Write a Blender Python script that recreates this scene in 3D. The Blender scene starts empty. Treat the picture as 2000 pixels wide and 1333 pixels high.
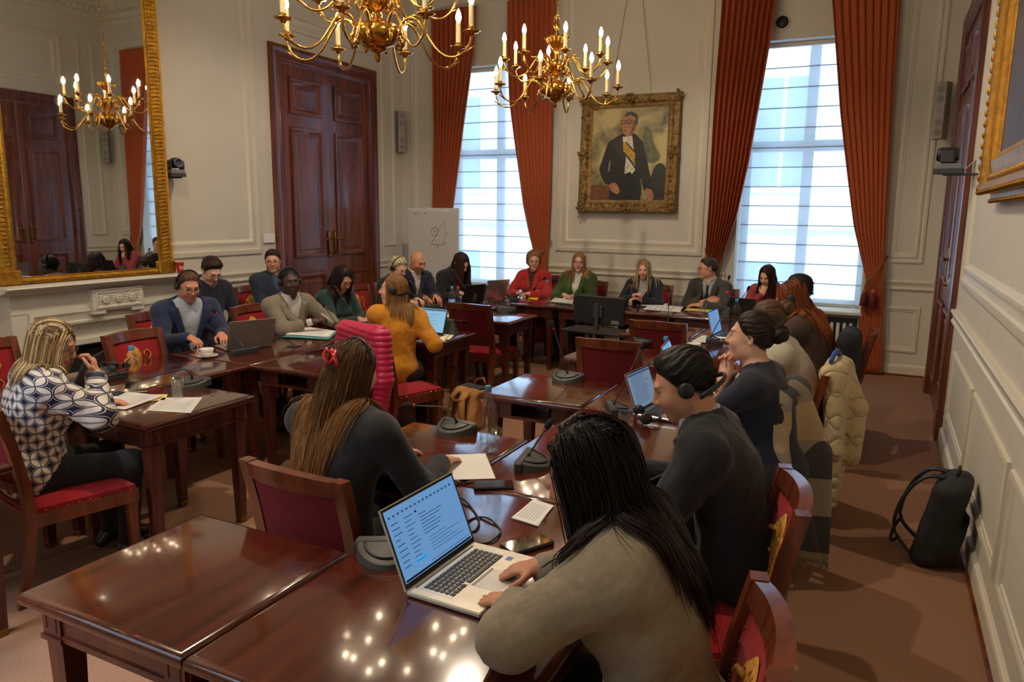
import bpy, bmesh, math, random
import numpy as np
from mathutils import Vector, Matrix, Quaternion
random.seed(7); np.random.seed(7)
scene = bpy.context.scene
COL = scene.collection
# ---------------------------------------------------------------- camera (calibrated from the photo's vanishing points)
F_PX, YAW, PITCH, ROLL, CAM_H = 1446.42, .46065, .173357, .011792, 1.80
def cam_axes():
    cy, sy, cp, sp = math.cos(YAW), math.sin(YAW), math.cos(PITCH), math.sin(PITCH)
    fwd = Vector((-sy*cp, cy*cp, -sp)); right = Vector((cy, sy, 0)); up = right.cross(fwd)
    cr, sr = math.cos(ROLL), math.sin(ROLL)
    return cr*right+sr*up, -sr*right+cr*up, fwd
RT, UP, FW = cam_axes()
cd = bpy.data.cameras.new('camera'); cam = bpy.data.objects.new('camera', cd); COL.objects.link(cam)
cd.sensor_width = 36; cd.lens = F_PX/2000*36; cd.clip_start = .02; cd.clip_end = 200
m = Matrix((RT, UP, -FW)).transposed().to_4x4(); m.translation = (0, 0, CAM_H); cam.matrix_world = m
scene.camera = cam
# ---------------------------------------------------------------- world, sun, exposure
scene.view_settings.view_transform = 'Standard'; scene.view_settings.look = 'None'
scene.view_settings.gamma = 1; scene.view_settings.use_curve_mapping = False
scene.view_settings.exposure = 0.0
scene.cycles.transparent_max_bounces = 32
SKY = 3.0; SUN = 6.5; BULB = 95.0; SPOT = 340.0
w = bpy.data.worlds.new('overcast_sky'); scene.world = w; w.use_nodes = True
bg = w.node_tree.nodes['Background']; bg.inputs[0].default_value = (.62, .80, 1.0, 1); bg.inputs[1].default_value = SKY
sl = bpy.data.lights.new('sun', 'SUN'); sl.energy = SUN; sl.angle = .3; sl.color = (.80, .90, 1)
so = bpy.data.objects.new('sun', sl); COL.objects.link(so); so.rotation_euler = (math.radians(48), 0, math.radians(-8))
# ---------------------------------------------------------------- room dimensions (metres)
XL, XR, YF, YB, ZC = -6.52, .552, 9.413, -1.35, 5.35
WIN = [(-5.78, -4.33), (-1.63, -.18)]          # window openings on the far wall (x range)
WZ0, WZ1 = .70, 4.55
def rad(a): return a*math.pi/180
def ray(x, y):
    return RT*((x-1000)/F_PX) - UP*((y-666.5)/F_PX) + FW
def on_z(x, y, z):
    d = ray(x, y); return Vector((0, 0, CAM_H)) + d*((z-CAM_H)/d.z)
# ---------------------------------------------------------------- materials
MATS = {}
def mat(name, col, rough=.5, metal=0., var=.12, scale=12., bump=0., bscale=80., coat=0., sheen=0., trans=0., emit=None, estr=0., stretch=None, ior=None, spec=None, attr=None, alpha=None):
    if name in MATS: return MATS[name]
    m = bpy.data.materials.new(name); m.use_nodes = True; nt = m.node_tree; N = nt.nodes; L = nt.links
    b = N['Principled BSDF']; b.inputs['Roughness'].default_value = rough; b.inputs['Metallic'].default_value = metal
    if coat: b.inputs['Coat Weight'].default_value = coat; b.inputs['Coat Roughness'].default_value = .06
    if sheen: b.inputs['Sheen Weight'].default_value = sheen; b.inputs['Sheen Roughness'].default_value = .5
    if trans: b.inputs['Transmission Weight'].default_value = trans
    if ior: b.inputs['IOR'].default_value = ior
    if spec is not None: b.inputs['Specular IOR Level'].default_value = spec
    if emit: b.inputs['Emission Color'].default_value = (*emit, 1); b.inputs['Emission Strength'].default_value = estr
    tc = N.new('ShaderNodeTexCoord'); mp = N.new('ShaderNodeMapping'); L.new(tc.outputs['Object'], mp.inputs[0])
    if stretch: mp.inputs['Scale'].default_value = stretch
    base = None
    if attr:
        at = N.new('ShaderNodeAttribute'); at.attribute_name = attr; base = at.outputs['Color']
    if var:
        nz = N.new('ShaderNodeTexNoise'); nz.inputs['Scale'].default_value = scale; nz.inputs['Detail'].default_value = 5
        L.new(mp.outputs[0], nz.inputs['Vector'])
        hs = N.new('ShaderNodeHueSaturation'); mr = N.new('ShaderNodeMapRange')
        mr.inputs[1].default_value = .3; mr.inputs[2].default_value = .7; mr.inputs[3].default_value = 1-var; mr.inputs[4].default_value = 1+var
        L.new(nz.outputs[0], mr.inputs[0]); L.new(mr.outputs[0], hs.inputs['Value']); hs.inputs['Color'].default_value = (*col, 1)
        if base is not None: L.new(base, hs.inputs['Color'])
        L.new(hs.outputs[0], b.inputs['Base Color'])
    else:
        b.inputs['Base Color'].default_value = (*col, 1)
        if base is not None: L.new(base, b.inputs['Base Color'])
    if bump:
        n2 = N.new('ShaderNodeTexNoise'); n2.inputs['Scale'].default_value = bscale; n2.inputs['Detail'].default_value = 3
        L.new(mp.outputs[0], n2.inputs['Vector'])
        bp = N.new('ShaderNodeBump'); bp.inputs['Strength'].default_value = bump; bp.inputs['Distance'].default_value = .01
        L.new(n2.outputs[0], bp.inputs['Height']); L.new(bp.outputs[0], b.inputs['Normal'])
    MATS[name] = m; return m
def lin(r, g, b):
    f = lambda c: ((c/255+.055)/1.055)**2.4 if c > 10 else c/255/12.92
    return (f(r), f(g), f(b))
def wood(name, c1, c2, rough=.25, coat=.5, axis=1, scale=1.):
    if name in MATS: return MATS[name]
    m = bpy.data.materials.new(name); m.use_nodes = True; nt = m.node_tree; N = nt.nodes; L = nt.links; b = N['Principled BSDF']
    tc = N.new('ShaderNodeTexCoord'); mp = N.new('ShaderNodeMapping'); L.new(tc.outputs['Object'], mp.inputs[0])
    s = [9*scale]*3; s[axis] = .7*scale; mp.inputs['Scale'].default_value = s
    nz = N.new('ShaderNodeTexNoise'); nz.inputs['Scale'].default_value = 1.6; nz.inputs['Detail'].default_value = 7; nz.inputs['Distortion'].default_value = .8
    L.new(mp.outputs[0], nz.inputs['Vector'])
    cr = N.new('ShaderNodeValToRGB'); e = cr.color_ramp.elements
    e[0].position = .32; e[0].color = (*c1, 1); e[1].position = .68; e[1].color = (*c2, 1)
    L.new(nz.outputs[0], cr.inputs[0]); L.new(cr.outputs[0], b.inputs['Base Color'])
    n3 = N.new('ShaderNodeTexNoise'); n3.inputs['Scale'].default_value = 3.; n3.inputs['Detail'].default_value = 4; L.new(tc.outputs['Object'], n3.inputs['Vector'])
    mr = N.new('ShaderNodeMapRange'); mr.inputs[1].default_value = .3; mr.inputs[2].default_value = .7
    mr.inputs[3].default_value = rough*.75; mr.inputs[4].default_value = rough*1.3
    L.new(n3.outputs[0], mr.inputs[0]); L.new(mr.outputs[0], b.inputs['Roughness'])
    b.inputs['Coat Weight'].default_value = coat; b.inputs['Coat Roughness'].default_value = .07
    MATS[name] = m; return m
def clear(name, tint=(1, 1, 1), gloss=.10, rough=.02):
    if name in MATS: return MATS[name]
    m = bpy.data.materials.new(name); m.use_nodes = True; nt = m.node_tree; N = nt.nodes; L = nt.links
    N.remove(N['Principled BSDF']); out = N['Material Output']
    t = N.new('ShaderNodeBsdfTransparent'); t.inputs[0].default_value = (*tint, 1)
    g = N.new('ShaderNodeBsdfGlossy'); g.inputs['Roughness'].default_value = rough
    fr = N.new('ShaderNodeLayerWeight'); fr.inputs[0].default_value = .22
    mr = N.new('ShaderNodeMapRange'); mr.inputs[3].default_value = gloss*.5; mr.inputs[4].default_value = min(1, gloss*4.5)
    L.new(fr.outputs['Facing'], mr.inputs[0])
    mx = N.new('ShaderNodeMixShader'); L.new(mr.outputs[0], mx.inputs[0]); L.new(t.outputs[0], mx.inputs[1]); L.new(g.outputs[0], mx.inputs[2])
    L.new(mx.outputs[0], out.inputs[0]); MATS[name] = m; return m
def blind_mat():
    m = bpy.data.materials.new('sheer_blind_cloth'); m.use_nodes = True; nt = m.node_tree; N = nt.nodes; L = nt.links
    N.remove(N['Principled BSDF']); out = N['Material Output']
    t = N.new('ShaderNodeBsdfTransparent'); t.inputs[0].default_value = (.80, .90, 1, 1)
    tl = N.new('ShaderNodeBsdfTranslucent'); tl.inputs[0].default_value = (.72, .86, 1, 1)
    df = N.new('ShaderNodeBsdfDiffuse'); df.inputs[0].default_value = (.8, .84, .88, 1)
    a = N.new('ShaderNodeMixShader'); a.inputs[0].default_value = .72; L.new(df.outputs[0], a.inputs[1]); L.new(tl.outputs[0], a.inputs[2])
    c = N.new('ShaderNodeMixShader'); L.new(t.outputs[0], c.inputs[1]); L.new(a.outputs[0], c.inputs[2]); c.inputs[0].default_value = .62
    L.new(c.outputs[0], out.inputs[0]); return m
M = dict(
 wall=mat('cream_wall_paint', lin(208, 202, 188), .75, var=.03, scale=3, bump=.05, bscale=220),
 trim=mat('cream_trim_paint', lin(212, 205, 188), .5, var=.03, scale=4),
 ceil=mat('ceiling_plaster', lin(214, 206, 190), .8, var=.02),
 mantel=mat('mantel_paint', lin(212, 207, 194), .42, var=.04, scale=6),
 carpet=mat('brown_carpet', lin(156, 116, 92), .95, var=.22, scale=170, bump=.5, bscale=900, spec=.1),
 mahog=wood('mahogany_top', lin(54, 18, 11), lin(94, 38, 22), .15, .7, 0),
 mahogy=wood('mahogany_top_lengthwise', lin(54, 18, 11), lin(94, 38, 22), .15, .7, 1),
 mahogd=wood('mahogany_dark', lin(62, 26, 18), lin(104, 48, 32), .32, .3, 2),
 chairw=wood('chair_wood', lin(78, 34, 18), lin(128, 62, 34), .3, .4, 2),
 doorw=wood('door_wood', lin(74, 36, 24), lin(128, 68, 44), .34, .25, 2),
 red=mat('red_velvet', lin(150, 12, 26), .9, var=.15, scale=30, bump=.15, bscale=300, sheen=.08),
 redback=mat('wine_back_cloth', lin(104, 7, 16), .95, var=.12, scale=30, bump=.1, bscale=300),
 gold=mat('gilt', lin(176, 128, 42), .38, .85, var=.3, scale=25, bump=.4, bscale=90),
 goldold=mat('antique_gilt', lin(140, 112, 66), .55, .55, var=.35, scale=30, bump=.9, bscale=55),
 brass=mat('polished_brass', lin(200, 152, 70), .2, 1., var=.1, scale=10),
 brassd=mat('brass_fittings', lin(150, 116, 60), .35, 1., var=.1),
 black=mat('black_plastic', (.012, .012, .013), .45, var=.05),
 dgrey=mat('dark_grey_plastic', (.035, .036, .038), .5, var=.05),
 grey=mat('grey_plastic', lin(120, 122, 124), .45, var=.05),
 lgrey=mat('light_grey_plastic', lin(176, 172, 164), .5, var=.04),
 silver=mat('silver_metal', lin(190, 188, 184), .32, .8, var=.04),
 white=mat('white_paper', lin(232, 230, 226), .8, var=.02),
 china=mat('white_china', lin(238, 234, 226), .12, var=0, coat=.5),
 curtain=mat('rust_curtain', lin(172, 80, 36), .85, var=.12, scale=40, bump=.2, bscale=260, sheen=.1),
 blind=blind_mat(), glass=clear('window_glass', (.96, .98, 1), .06), drink=clear('drinking_glass', (.98, .985, .985), .10),
 water=clear('water', (.94, .96, .96), .07),
 mirror=mat('mirror_glass', (.80, .82, .80), .015, 1., var=0),
 soot=mat('fire_opening', (.010, .009, .008), .9, var=0),
)
# ---------------------------------------------------------------- mesh helpers
class MB:
    def __init__(s): s.v = []; s.f = []
    def add(s, vs, fs):
        o = len(s.v); s.v += [tuple(p) for p in vs]; s.f += [tuple(i+o for i in f) for f in fs]; return s
    def box(s, x0, x1, y0, y1, z0, z1, b=0.):
        if b <= 0:
            return s.add([(x0,y0,z0),(x1,y0,z0),(x1,y1,z0),(x0,y1,z0),(x0,y0,z1),(x1,y0,z1),(x1,y1,z1),(x0,y1,z1)],
                     [(0,3,2,1),(4,5,6,7),(0,1,5,4),(1,2,6,5),(2,3,7,6),(3,0,4,7)])
        vs = []; X = (x0, x1); Y = (y0, y1); Z = (z0, z1)
        idx = {}
        for i in (0,1):
            for j in (0,1):
                for k in (0,1):
                    sx, sy, sz = (1,-1)[i], (1,-1)[j], (1,-1)[k]
                    for a in range(3):
                        d = [b*sx, b*sy, b*sz]; d[a] = 0
                        idx[i,j,k,a] = len(vs); vs.append((X[i]+d[0], Y[j]+d[1], Z[k]+d[2]))
        fs = []
        for k, ax in ((0,2),(1,2)): fs.append([idx[0,0,k,2], idx[1,0,k,2], idx[1,1,k,2], idx[0,1,k,2]])
        for j in (0,1): fs.append([idx[0,j,0,1], idx[1,j,0,1], idx[1,j,1,1], idx[0,j,1,1]])
        for i in (0,1): fs.append([idx[i,0,0,0], idx[i,1,0,0], idx[i,1,1,0], idx[i,0,1,0]])
        for j in (0,1):
            for k in (0,1): fs.append([idx[0,j,k,1], idx[1,j,k,1], idx[1,j,k,2], idx[0,j,k,2]])
        for i in (0,1):
            for k in (0,1): fs.append([idx[i,0,k,0], idx[i,1,k,0], idx[i,1,k,2], idx[i,0,k,2]])
        for i in (0,1):
            for j in (0,1): fs.append([idx[i,j,0,0], idx[i,j,1,0], idx[i,j,1,1], idx[i,j,0,1]])
        for i in (0,1):
            for j in (0,1):
                for k in (0,1): fs.append([idx[i,j,k,0], idx[i,j,k,1], idx[i,j,k,2]])
        return s.add(vs, fs)
    def prism(s, poly, a0, a1, ax=2):
        n = len(poly); put = {2: lambda p, a: (p[0], p[1], a), 1: lambda p, a: (p[0], a, p[1]), 0: lambda p, a: (a, p[0], p[1])}[ax]
        return s.add([put(p, a0) for p in poly]+[put(p, a1) for p in poly],
            [tuple(range(n))[::-1], tuple(range(n, 2*n))]+[(i, (i+1) % n, (i+1) % n+n, i+n) for i in range(n)])
    def lathe(s, prof, c=(0,0,0), n=20, ax=None):
        vs = []; fs = []; k = len(prof)
        for i in range(n):
            a = 2*math.pi*i/n
            for r, z in prof: vs.append((r*math.cos(a), r*math.sin(a), z))
        for i in range(n):
            j = (i+1) % n
            for q in range(k-1): fs.append((i*k+q, j*k+q, j*k+q+1, i*k+q+1))
        if prof[0][0] > 1e-5: fs.append(tuple(i*k for i in range(n))[::-1])
        if prof[-1][0] > 1e-5: fs.append(tuple(i*k+k-1 for i in range(n)))
        if ax is not None:
            q = Vector((0,0,1)).rotation_difference(Vector(ax).normalized()); vs = [q @ Vector(v) for v in vs]
        return s.add([(v[0]+c[0], v[1]+c[1], v[2]+c[2]) for v in vs], fs)
    def tube(s, path, r, n=8, cap=True, flat=None):
        P = [Vector(p) for p in path]; k = len(P); R = r if isinstance(r, (list, tuple)) else [r]*k
        vs = []; fs = []; up = None
        for i in range(k):
            t = (P[min(i+1, k-1)]-P[max(i-1, 0)])
            t = t.normalized() if t.length > 1e-9 else Vector((0,0,1))
            if up is None:
                up = Vector((0,0,1)) if abs(t.z) < .9 else Vector((1,0,0))
            a = (up - t*up.dot(t)); a = a.normalized() if a.length > 1e-6 else t.orthogonal().normalized()
            b = t.cross(a); up = a
            for q in range(n):
                g = 2*math.pi*q/n; vs.append(P[i]+(a*math.cos(g)*(flat or 1)+b*math.sin(g))*R[i])
        for i in range(k-1):
            for q in range(n): fs.append((i*n+q, i*n+(q+1) % n, (i+1)*n+(q+1) % n, (i+1)*n+q))
        if cap: fs += [tuple(range(n))[::-1], tuple((k-1)*n+q for q in range(n))]
        return s.add(vs, fs)
    def ball(s, c, r, n=12, m=8):
        rx, ry, rz = r if isinstance(r, (tuple, list)) else (r, r, r)
        vs = [(c[0], c[1], c[2]-rz)]; fs = []
        for j in range(1, m):
            t = -math.pi/2+math.pi*j/m
            for i in range(n):
                a = 2*math.pi*i/n; vs.append((c[0]+rx*math.cos(t)*math.cos(a), c[1]+ry*math.cos(t)*math.sin(a), c[2]+rz*math.sin(t)))
        vs.append((c[0], c[1], c[2]+rz)); e = len(vs)-1
        for i in range(n):
            fs.append((0, 1+(i+1) % n, 1+i)); fs.append((e, e-n+i, e-n+(i+1) % n))
            for j in range(m-2): a = 1+j*n; fs.append((a+i, a+(i+1) % n, a+n+(i+1) % n, a+n+i))
        return s.add(vs, fs)
    def grid(s, fn, nu, nv, closed=False):
        vs = [fn(i/nu, j/nv) for j in range(nv+1) for i in range(nu+1)]; w = nu+1
        return s.add(vs, [(j*w+i, j*w+i+1, (j+1)*w+i+1, (j+1)*w+i) for j in range(nv) for i in range(nu)])
    def xf(s, mtx):
        s.v = [tuple(mtx @ Vector(p)) for p in s.v]; return s
    def mesh(s, name, m=None, smooth=False, ang=40):
        me = bpy.data.meshes.new(name); me.from_pydata(s.v, [], s.f)
        bm = bmesh.new(); bm.from_mesh(me); bmesh.ops.recalc_face_normals(bm, faces=bm.faces); bm.to_mesh(me); bm.free()
        if smooth:
            me.polygons.foreach_set('use_smooth', [True]*len(me.polygons))
            if smooth == 'auto': me.set_sharp_from_angle(angle=rad(ang))
        if m: me.materials.append(m)
        return me
    def build(s, name, m, parent=None, smooth=False, label=None, kind=None):
        return link(name, s.mesh(name, m, smooth), parent, label, kind)
def link(name, me, parent=None, label=None, kind=None):
    o = bpy.data.objects.new(name, me); COL.objects.link(o)
    if parent: o.parent = parent
    if label: o['label'] = label
    if kind: o['kind'] = kind
    return o
def tag(o, label, cat, group=None):
    o['label'] = label; o['category'] = cat
    if group: o['group'] = group
    return o
def thing(name, label, cat, loc=(0,0,0), rz=0, group=None):
    o = bpy.data.objects.new(name, None); COL.objects.link(o); o.empty_display_size = .05
    o.location = loc; o.rotation_euler = (0, 0, rad(rz)); return tag(o, label, cat, group)
def dup(o, loc=None, rz=None, label=None, parent=None):
    c = o.copy(); COL.objects.link(c); c.parent = parent
    if loc is not None: c.location = loc
    if rz is not None: c.rotation_euler = (0, 0, rad(rz))
    if label: c['label'] = label
    for ch in [x for x in KIDS.get(o.name, [])] if o.name in KIDS else [x for x in bpy.data.objects if x.parent == o]:
        dup(ch, parent=c)
    return c
KIDS = {}
def struct(name, mb, m, parent=None, smooth=False):
    o = mb.build(name, m, parent, smooth); o['kind'] = 'structure'; return o
def P_left(a, b, d): return (XL+d, a, b)
def P_right(a, b, d): return (XR-d, a, b)
def P_far(a, b, d): return (a, YF-d, b)
def P_back(a, b, d): return (a, YB+d, b)
def spl(pts, n=5):
    P = [Vector(p) for p in pts]; Q = []
    for i in range(len(P)-1):
        p0, p1, p2, p3 = P[max(i-1, 0)], P[i], P[i+1], P[min(i+2, len(P)-1)]
        for k in range(n):
            t = k/n; Q.append(.5*((2*p1)+(p2-p0)*t+(2*p0-5*p1+4*p2-p3)*t*t+(3*p1-p0-3*p2+p3)*t**3))
    return Q+[P[-1]]
def rect_mould(mb, P, a0, a1, b0, b1, prof, kb=1.):
    """mitred picture-frame moulding; prof = [(inset from outer edge, projection)]"""
    k = len(prof); vs = []; fs = []
    for (o, d) in prof:
        for a, b in ((a0+o, b0+o*kb), (a1-o, b0+o*kb), (a1-o, b1-o), (a0+o, b1-o)): vs.append(P(a, b, d))
    for i in range(k-1):
        for q in range(4): fs.append((i*4+q, i*4+(q+1) % 4, i*4+4+(q+1) % 4, i*4+4+q))
    return mb.add(vs, fs)
def rail(mb, P, a0, a1, prof):
    """straight run; prof = [(height, projection)]"""
    n = len(prof); vs = [P(a0, z, d) for z, d in prof]+[P(a1, z, d) for z, d in prof]
    return mb.add(vs, [(i, i+1, n+i+1, n+i) for i in range(n-1)]+[tuple(range(n)), tuple(range(n, 2*n))])
# ================================================================ STRUCTURE
mb = MB(); mb.box(XL-.3, XR+.3, YB-.3, YF+.4, -.1, 0); struct('floor', mb, M['carpet'])
mb = MB(); mb.box(XL-.3, XR+.3, YB-.3, YF+.4, ZC, ZC+.1); struct('ceiling', mb, M['ceil'])
mb = MB(); mb.box(XL-.3, XL, YB, YF, 0, ZC); struct('wall_left', mb, M['wall'])
mb = MB(); mb.box(XR, XR+.3, YB, YF, 0, ZC); struct('wall_right', mb, M['wall'])
def pierced(mb, y0, y1, wins, z0, z1):
    xs = [XL-.3]+[v for w_ in wins for v in w_]+[XR+.3]
    for i in range(0, len(xs), 2): mb.box(xs[i], xs[i+1], y0, y1, 0, ZC)
    for a, b in wins:
        mb.box(a, b, y0, y1, z1, ZC); mb.box(a, b, y0, y1, 0, z0)
    return mb
struct('wall_far', pierced(MB(), YF, YF+.42, WIN, WZ0-.06, WZ1), M['wall'])
BW = [(-4.3, -2.3)]                             # window in the wall behind the camera
struct('wall_back', pierced(MB(), YB-.3, YB, BW, 1.0, 3.8), M['wall'])
# cornice with egg-like dentils
for nm, P, a0, a1 in (('trim_1', P_left, YB, YF), ('trim_2', P_right, YB, YF), ('trim_3', P_far, XL, XR)):
    mb = MB(); z = ZC
    rail(mb, P, a0, a1, [(z, .30), (z-.05, .29), (z-.07, .25), (z-.15, .15), (z-.17, .10), (z-.24, .08), (z-.26, .03), (z-.34, .025), (z-.36, 0), (z, 0)])
    n = int((a1-a0)/.11)
    for i in range(n):
        a = a0+(i+.5)*(a1-a0)/n
        c = P(a, z-.115, .2); mb.ball(c, (.035, .035, .045), 6, 4)
    struct(nm, mb, M['trim'], smooth='auto')
BIG = [(0, 0), (.004, .022), (.03, .03), (.055, .03), (.065, .016), (.10, .014), (.115, .024), (.145, .024), (.16, .008), (.175, 0)]
SML = [(0, 0), (.003, .016), (.018, .022), (.032, .018), (.042, .008), (.055, .008), (.062, 0)]
tn = 4
def panel(P, a0, a1, b0, b1, prof):
    global tn
    mb = MB(); rect_mould(mb, P, a0, a1, b0, b1, prof); struct('trim_%d' % tn, mb, M['trim'], smooth='auto'); tn += 1
# wall panels: left
panel(P_left, .2, 6.51, 1.28, 4.75, BIG); panel(P_left, 6.95, 8.70, 3.88, 4.75, BIG); panel(P_left, 8.89, 9.20, 1.28, 4.75, SML)
panel(P_left, 5.55, 6.5, .25, .80, SML)
# right
panel(P_right, .2, 6.33, 1.30, 4.75, BIG); panel(P_right, 6.95, 8.60, 3.88, 4.75, BIG); panel(P_right, 8.89, 9.2, 1.28, 4.75, SML)
for a, b in ((5.02, 6.42), (3.55, 4.93), (2.1, 3.46), (.6, 2.0)): panel(P_right, a, b, .27, .80, SML)
# far
panel(P_far, -6.36, -6.0, 1.28, 4.75, SML); panel(P_far, -6.32, -6.04, 1.33, 4.70, SML)
panel(P_far, -4.02, -2.03, 1.275, 4.75, BIG); panel(P_far, .02, .405, 1.28, 4.75, SML); panel(P_far, .07, .35, 1.335, 4.70, SML)
panel(P_far, .02, .43, .27, .79, SML); panel(P_far, -4.0, -3.05, .27, .79, SML); panel(P_far, -2.95, -2.03, .27, .79, SML)
panel(P_far, -6.36, -6.0, .27, .79, SML)
RAILP = [(1.085, 0), (1.085, .03), (1.07, .036), (1.055, .03), (1.03, .018), (1.01, .016), (1.0, .026), (.985, .026), (.975, 0)]
BASEP = [(0, 0), (0, .022), (.10, .022), (.115, .018), (.12, .010), (.13, 0)]
def runs(P, segs, prof, names):
    for (a, b), nm in zip(segs, names):
        mb = MB(); rail(mb, P, a, b, prof); struct(nm, mb, M['trim'])
SL = [(YB, 3.35), (5.38, 6.73), (8.76, YF)]; SR = [(YB, 6.72), (8.76, YF)]
SF = [(XL, WIN[0][0]-.1), (WIN[0][1]+.1, WIN[1][0]-.1), (WIN[1][1]+.1, XR)]
def nxt(n):
    global tn
    r = ['trim_%d' % (tn+i) for i in range(n)]; tn += n; return r
runs(P_left, SL, RAILP, nxt(3)); runs(P_right, SR, RAILP, nxt(2)); runs(P_far, SF, RAILP, nxt(3))
for P, S, nm in ((P_left, SL, 'baseboard_left'), (P_right, SR, 'baseboard_right'), (P_far, SF, 'baseboard_far')):
    mb = MB()
    for a, b in S: rail(mb, P, a, b, BASEP)
    struct(nm, mb, M['trim'])
mb = MB(); rail(mb, P_right, YB, 6.72, [(0, .022), (0, .036), (.016, .036), (.02, .022)]); rail(mb, P_far, WIN[1][1]+.1, XR, [(0, .022), (0, .036), (.016, .036), (.02, .022)])
struct(nxt(1)[0], mb, M['chairw'])
# ---------------------------------------------------------------- doors
def make_door(nm, P, flip):
    Y0, Y1, Z1, cw = 6.735, 8.75, 3.69, .195
    root = bpy.data.objects.new(nm, None); COL.objects.link(root); root['kind'] = 'structure'
    mb = MB(); prof = [(0, 0), (.004, .04), (.03, .048), (.05, .042), (.07, .034), (.12, .032), (.13, .042), (.155, .042), (.17, .028), (cw, .02), (cw, 0)]
    k = len(prof); vs = []; fs = []
    for o, d in prof:
        for a, b in ((Y0+o, 0), (Y0+o, Z1-o), (Y1-o, Z1-o), (Y1-o, 0)): vs.append(P(a, b, d))
    for i in range(k-1):
        for q in range(3): fs.append((i*4+q, i*4+q+1, i*4+5+q, i*4+4+q))
    mb.add(vs, fs); mb.build('casing', M['doorw'], root, 'auto')
    for a in (Y0-.008, Y1-cw-.005):
        b = MB(); v = [P(x, z, d) for d in (0, .052) for x, z in ((a, 0), (a+cw+.013, 0), (a+cw+.013, .26), (a, .26))]
        b.add(v, [(0,1,2,3),(4,5,6,7),(0,1,5,4),(1,2,6,5),(2,3,7,6),(3,0,4,7)]); b.build('plinth_block', M['doorw'], root)
    ym = (Y0+Y1)/2; i0, i1, zt = Y0+cw, Y1-cw, Z1-cw
    for s, (a, b) in enumerate(((i0, ym), (ym, i1))):
        lf = MB(); v = [P(x, z, d) for d in (-.01, .003) for x, z in ((a+.003, .01), (b-.003, .01), (b-.003, zt-.003), (a+.003, zt-.003))]
        lf.add(v, [(0,1,2,3),(4,5,6,7),(0,1,5,4),(1,2,6,5),(2,3,7,6),(3,0,4,7)])
        leaf = lf.build('door_leaf', M['doorw'], root)
        st = .12; bb, aa = b-st, a+st
        for z0, z1, deep in ((2.93, 3.36, 1), (1.20, 2.78, 0), (.22, 1.0, 1)):
            pm = MB(); p = [(0, .012), (.004, .026), (.03, .030), (.045, .022), (.055, .012), (.075, .006), (.09, .006)]
            if deep: p += [(.10, .016), (.125, .018), (.13, .012)]
            else: p += [(.10, .014), (.115, .012)]
            rect_mould(pm, P, aa, bb, z0, z1, p); o = p[-1][0]
            pm.add([P(aa+o, z0+o, p[-1][1]), P(bb-o, z0+o, p[-1][1]), P(bb-o, z1-o, p[-1][1]), P(aa+o, z1-o, p[-1][1])], [(0,1,2,3)])
            pm.build('door_panel', M['doorw'], leaf, 'auto')
        hb = MB(); ya = b-.06 if s == 0 else a+.06; sg = -1 if s == 0 else 1
        hb.tube([P(ya, 1.52, .016), P(ya, 1.46, .02), P(ya, 1.26, .02), P(ya, 1.21, .016)], [.012, .016, .014, .01], 8)
        hb.tube([P(ya, 1.42, .02), P(ya, 1.42, .06), P(ya+sg*.03, 1.425, .07), P(ya+sg*.07, 1.415, .07), P(ya+sg*.11, 1.42, .068)], [.012, .011, .010, .011, .008], 8)
        hb.lathe([(0, 0), (.016, .004), (.02, .014), (.012, .024), (0, .026)], P(ya, 1.20, .012), 10, (1 if P is P_left else -1, 0, 0))
        hb.build('door_handle', M['brassd'], leaf, True)
    return root
make_door('door_1', P_left, 1); make_door('door_2', P_right, -1)
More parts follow.
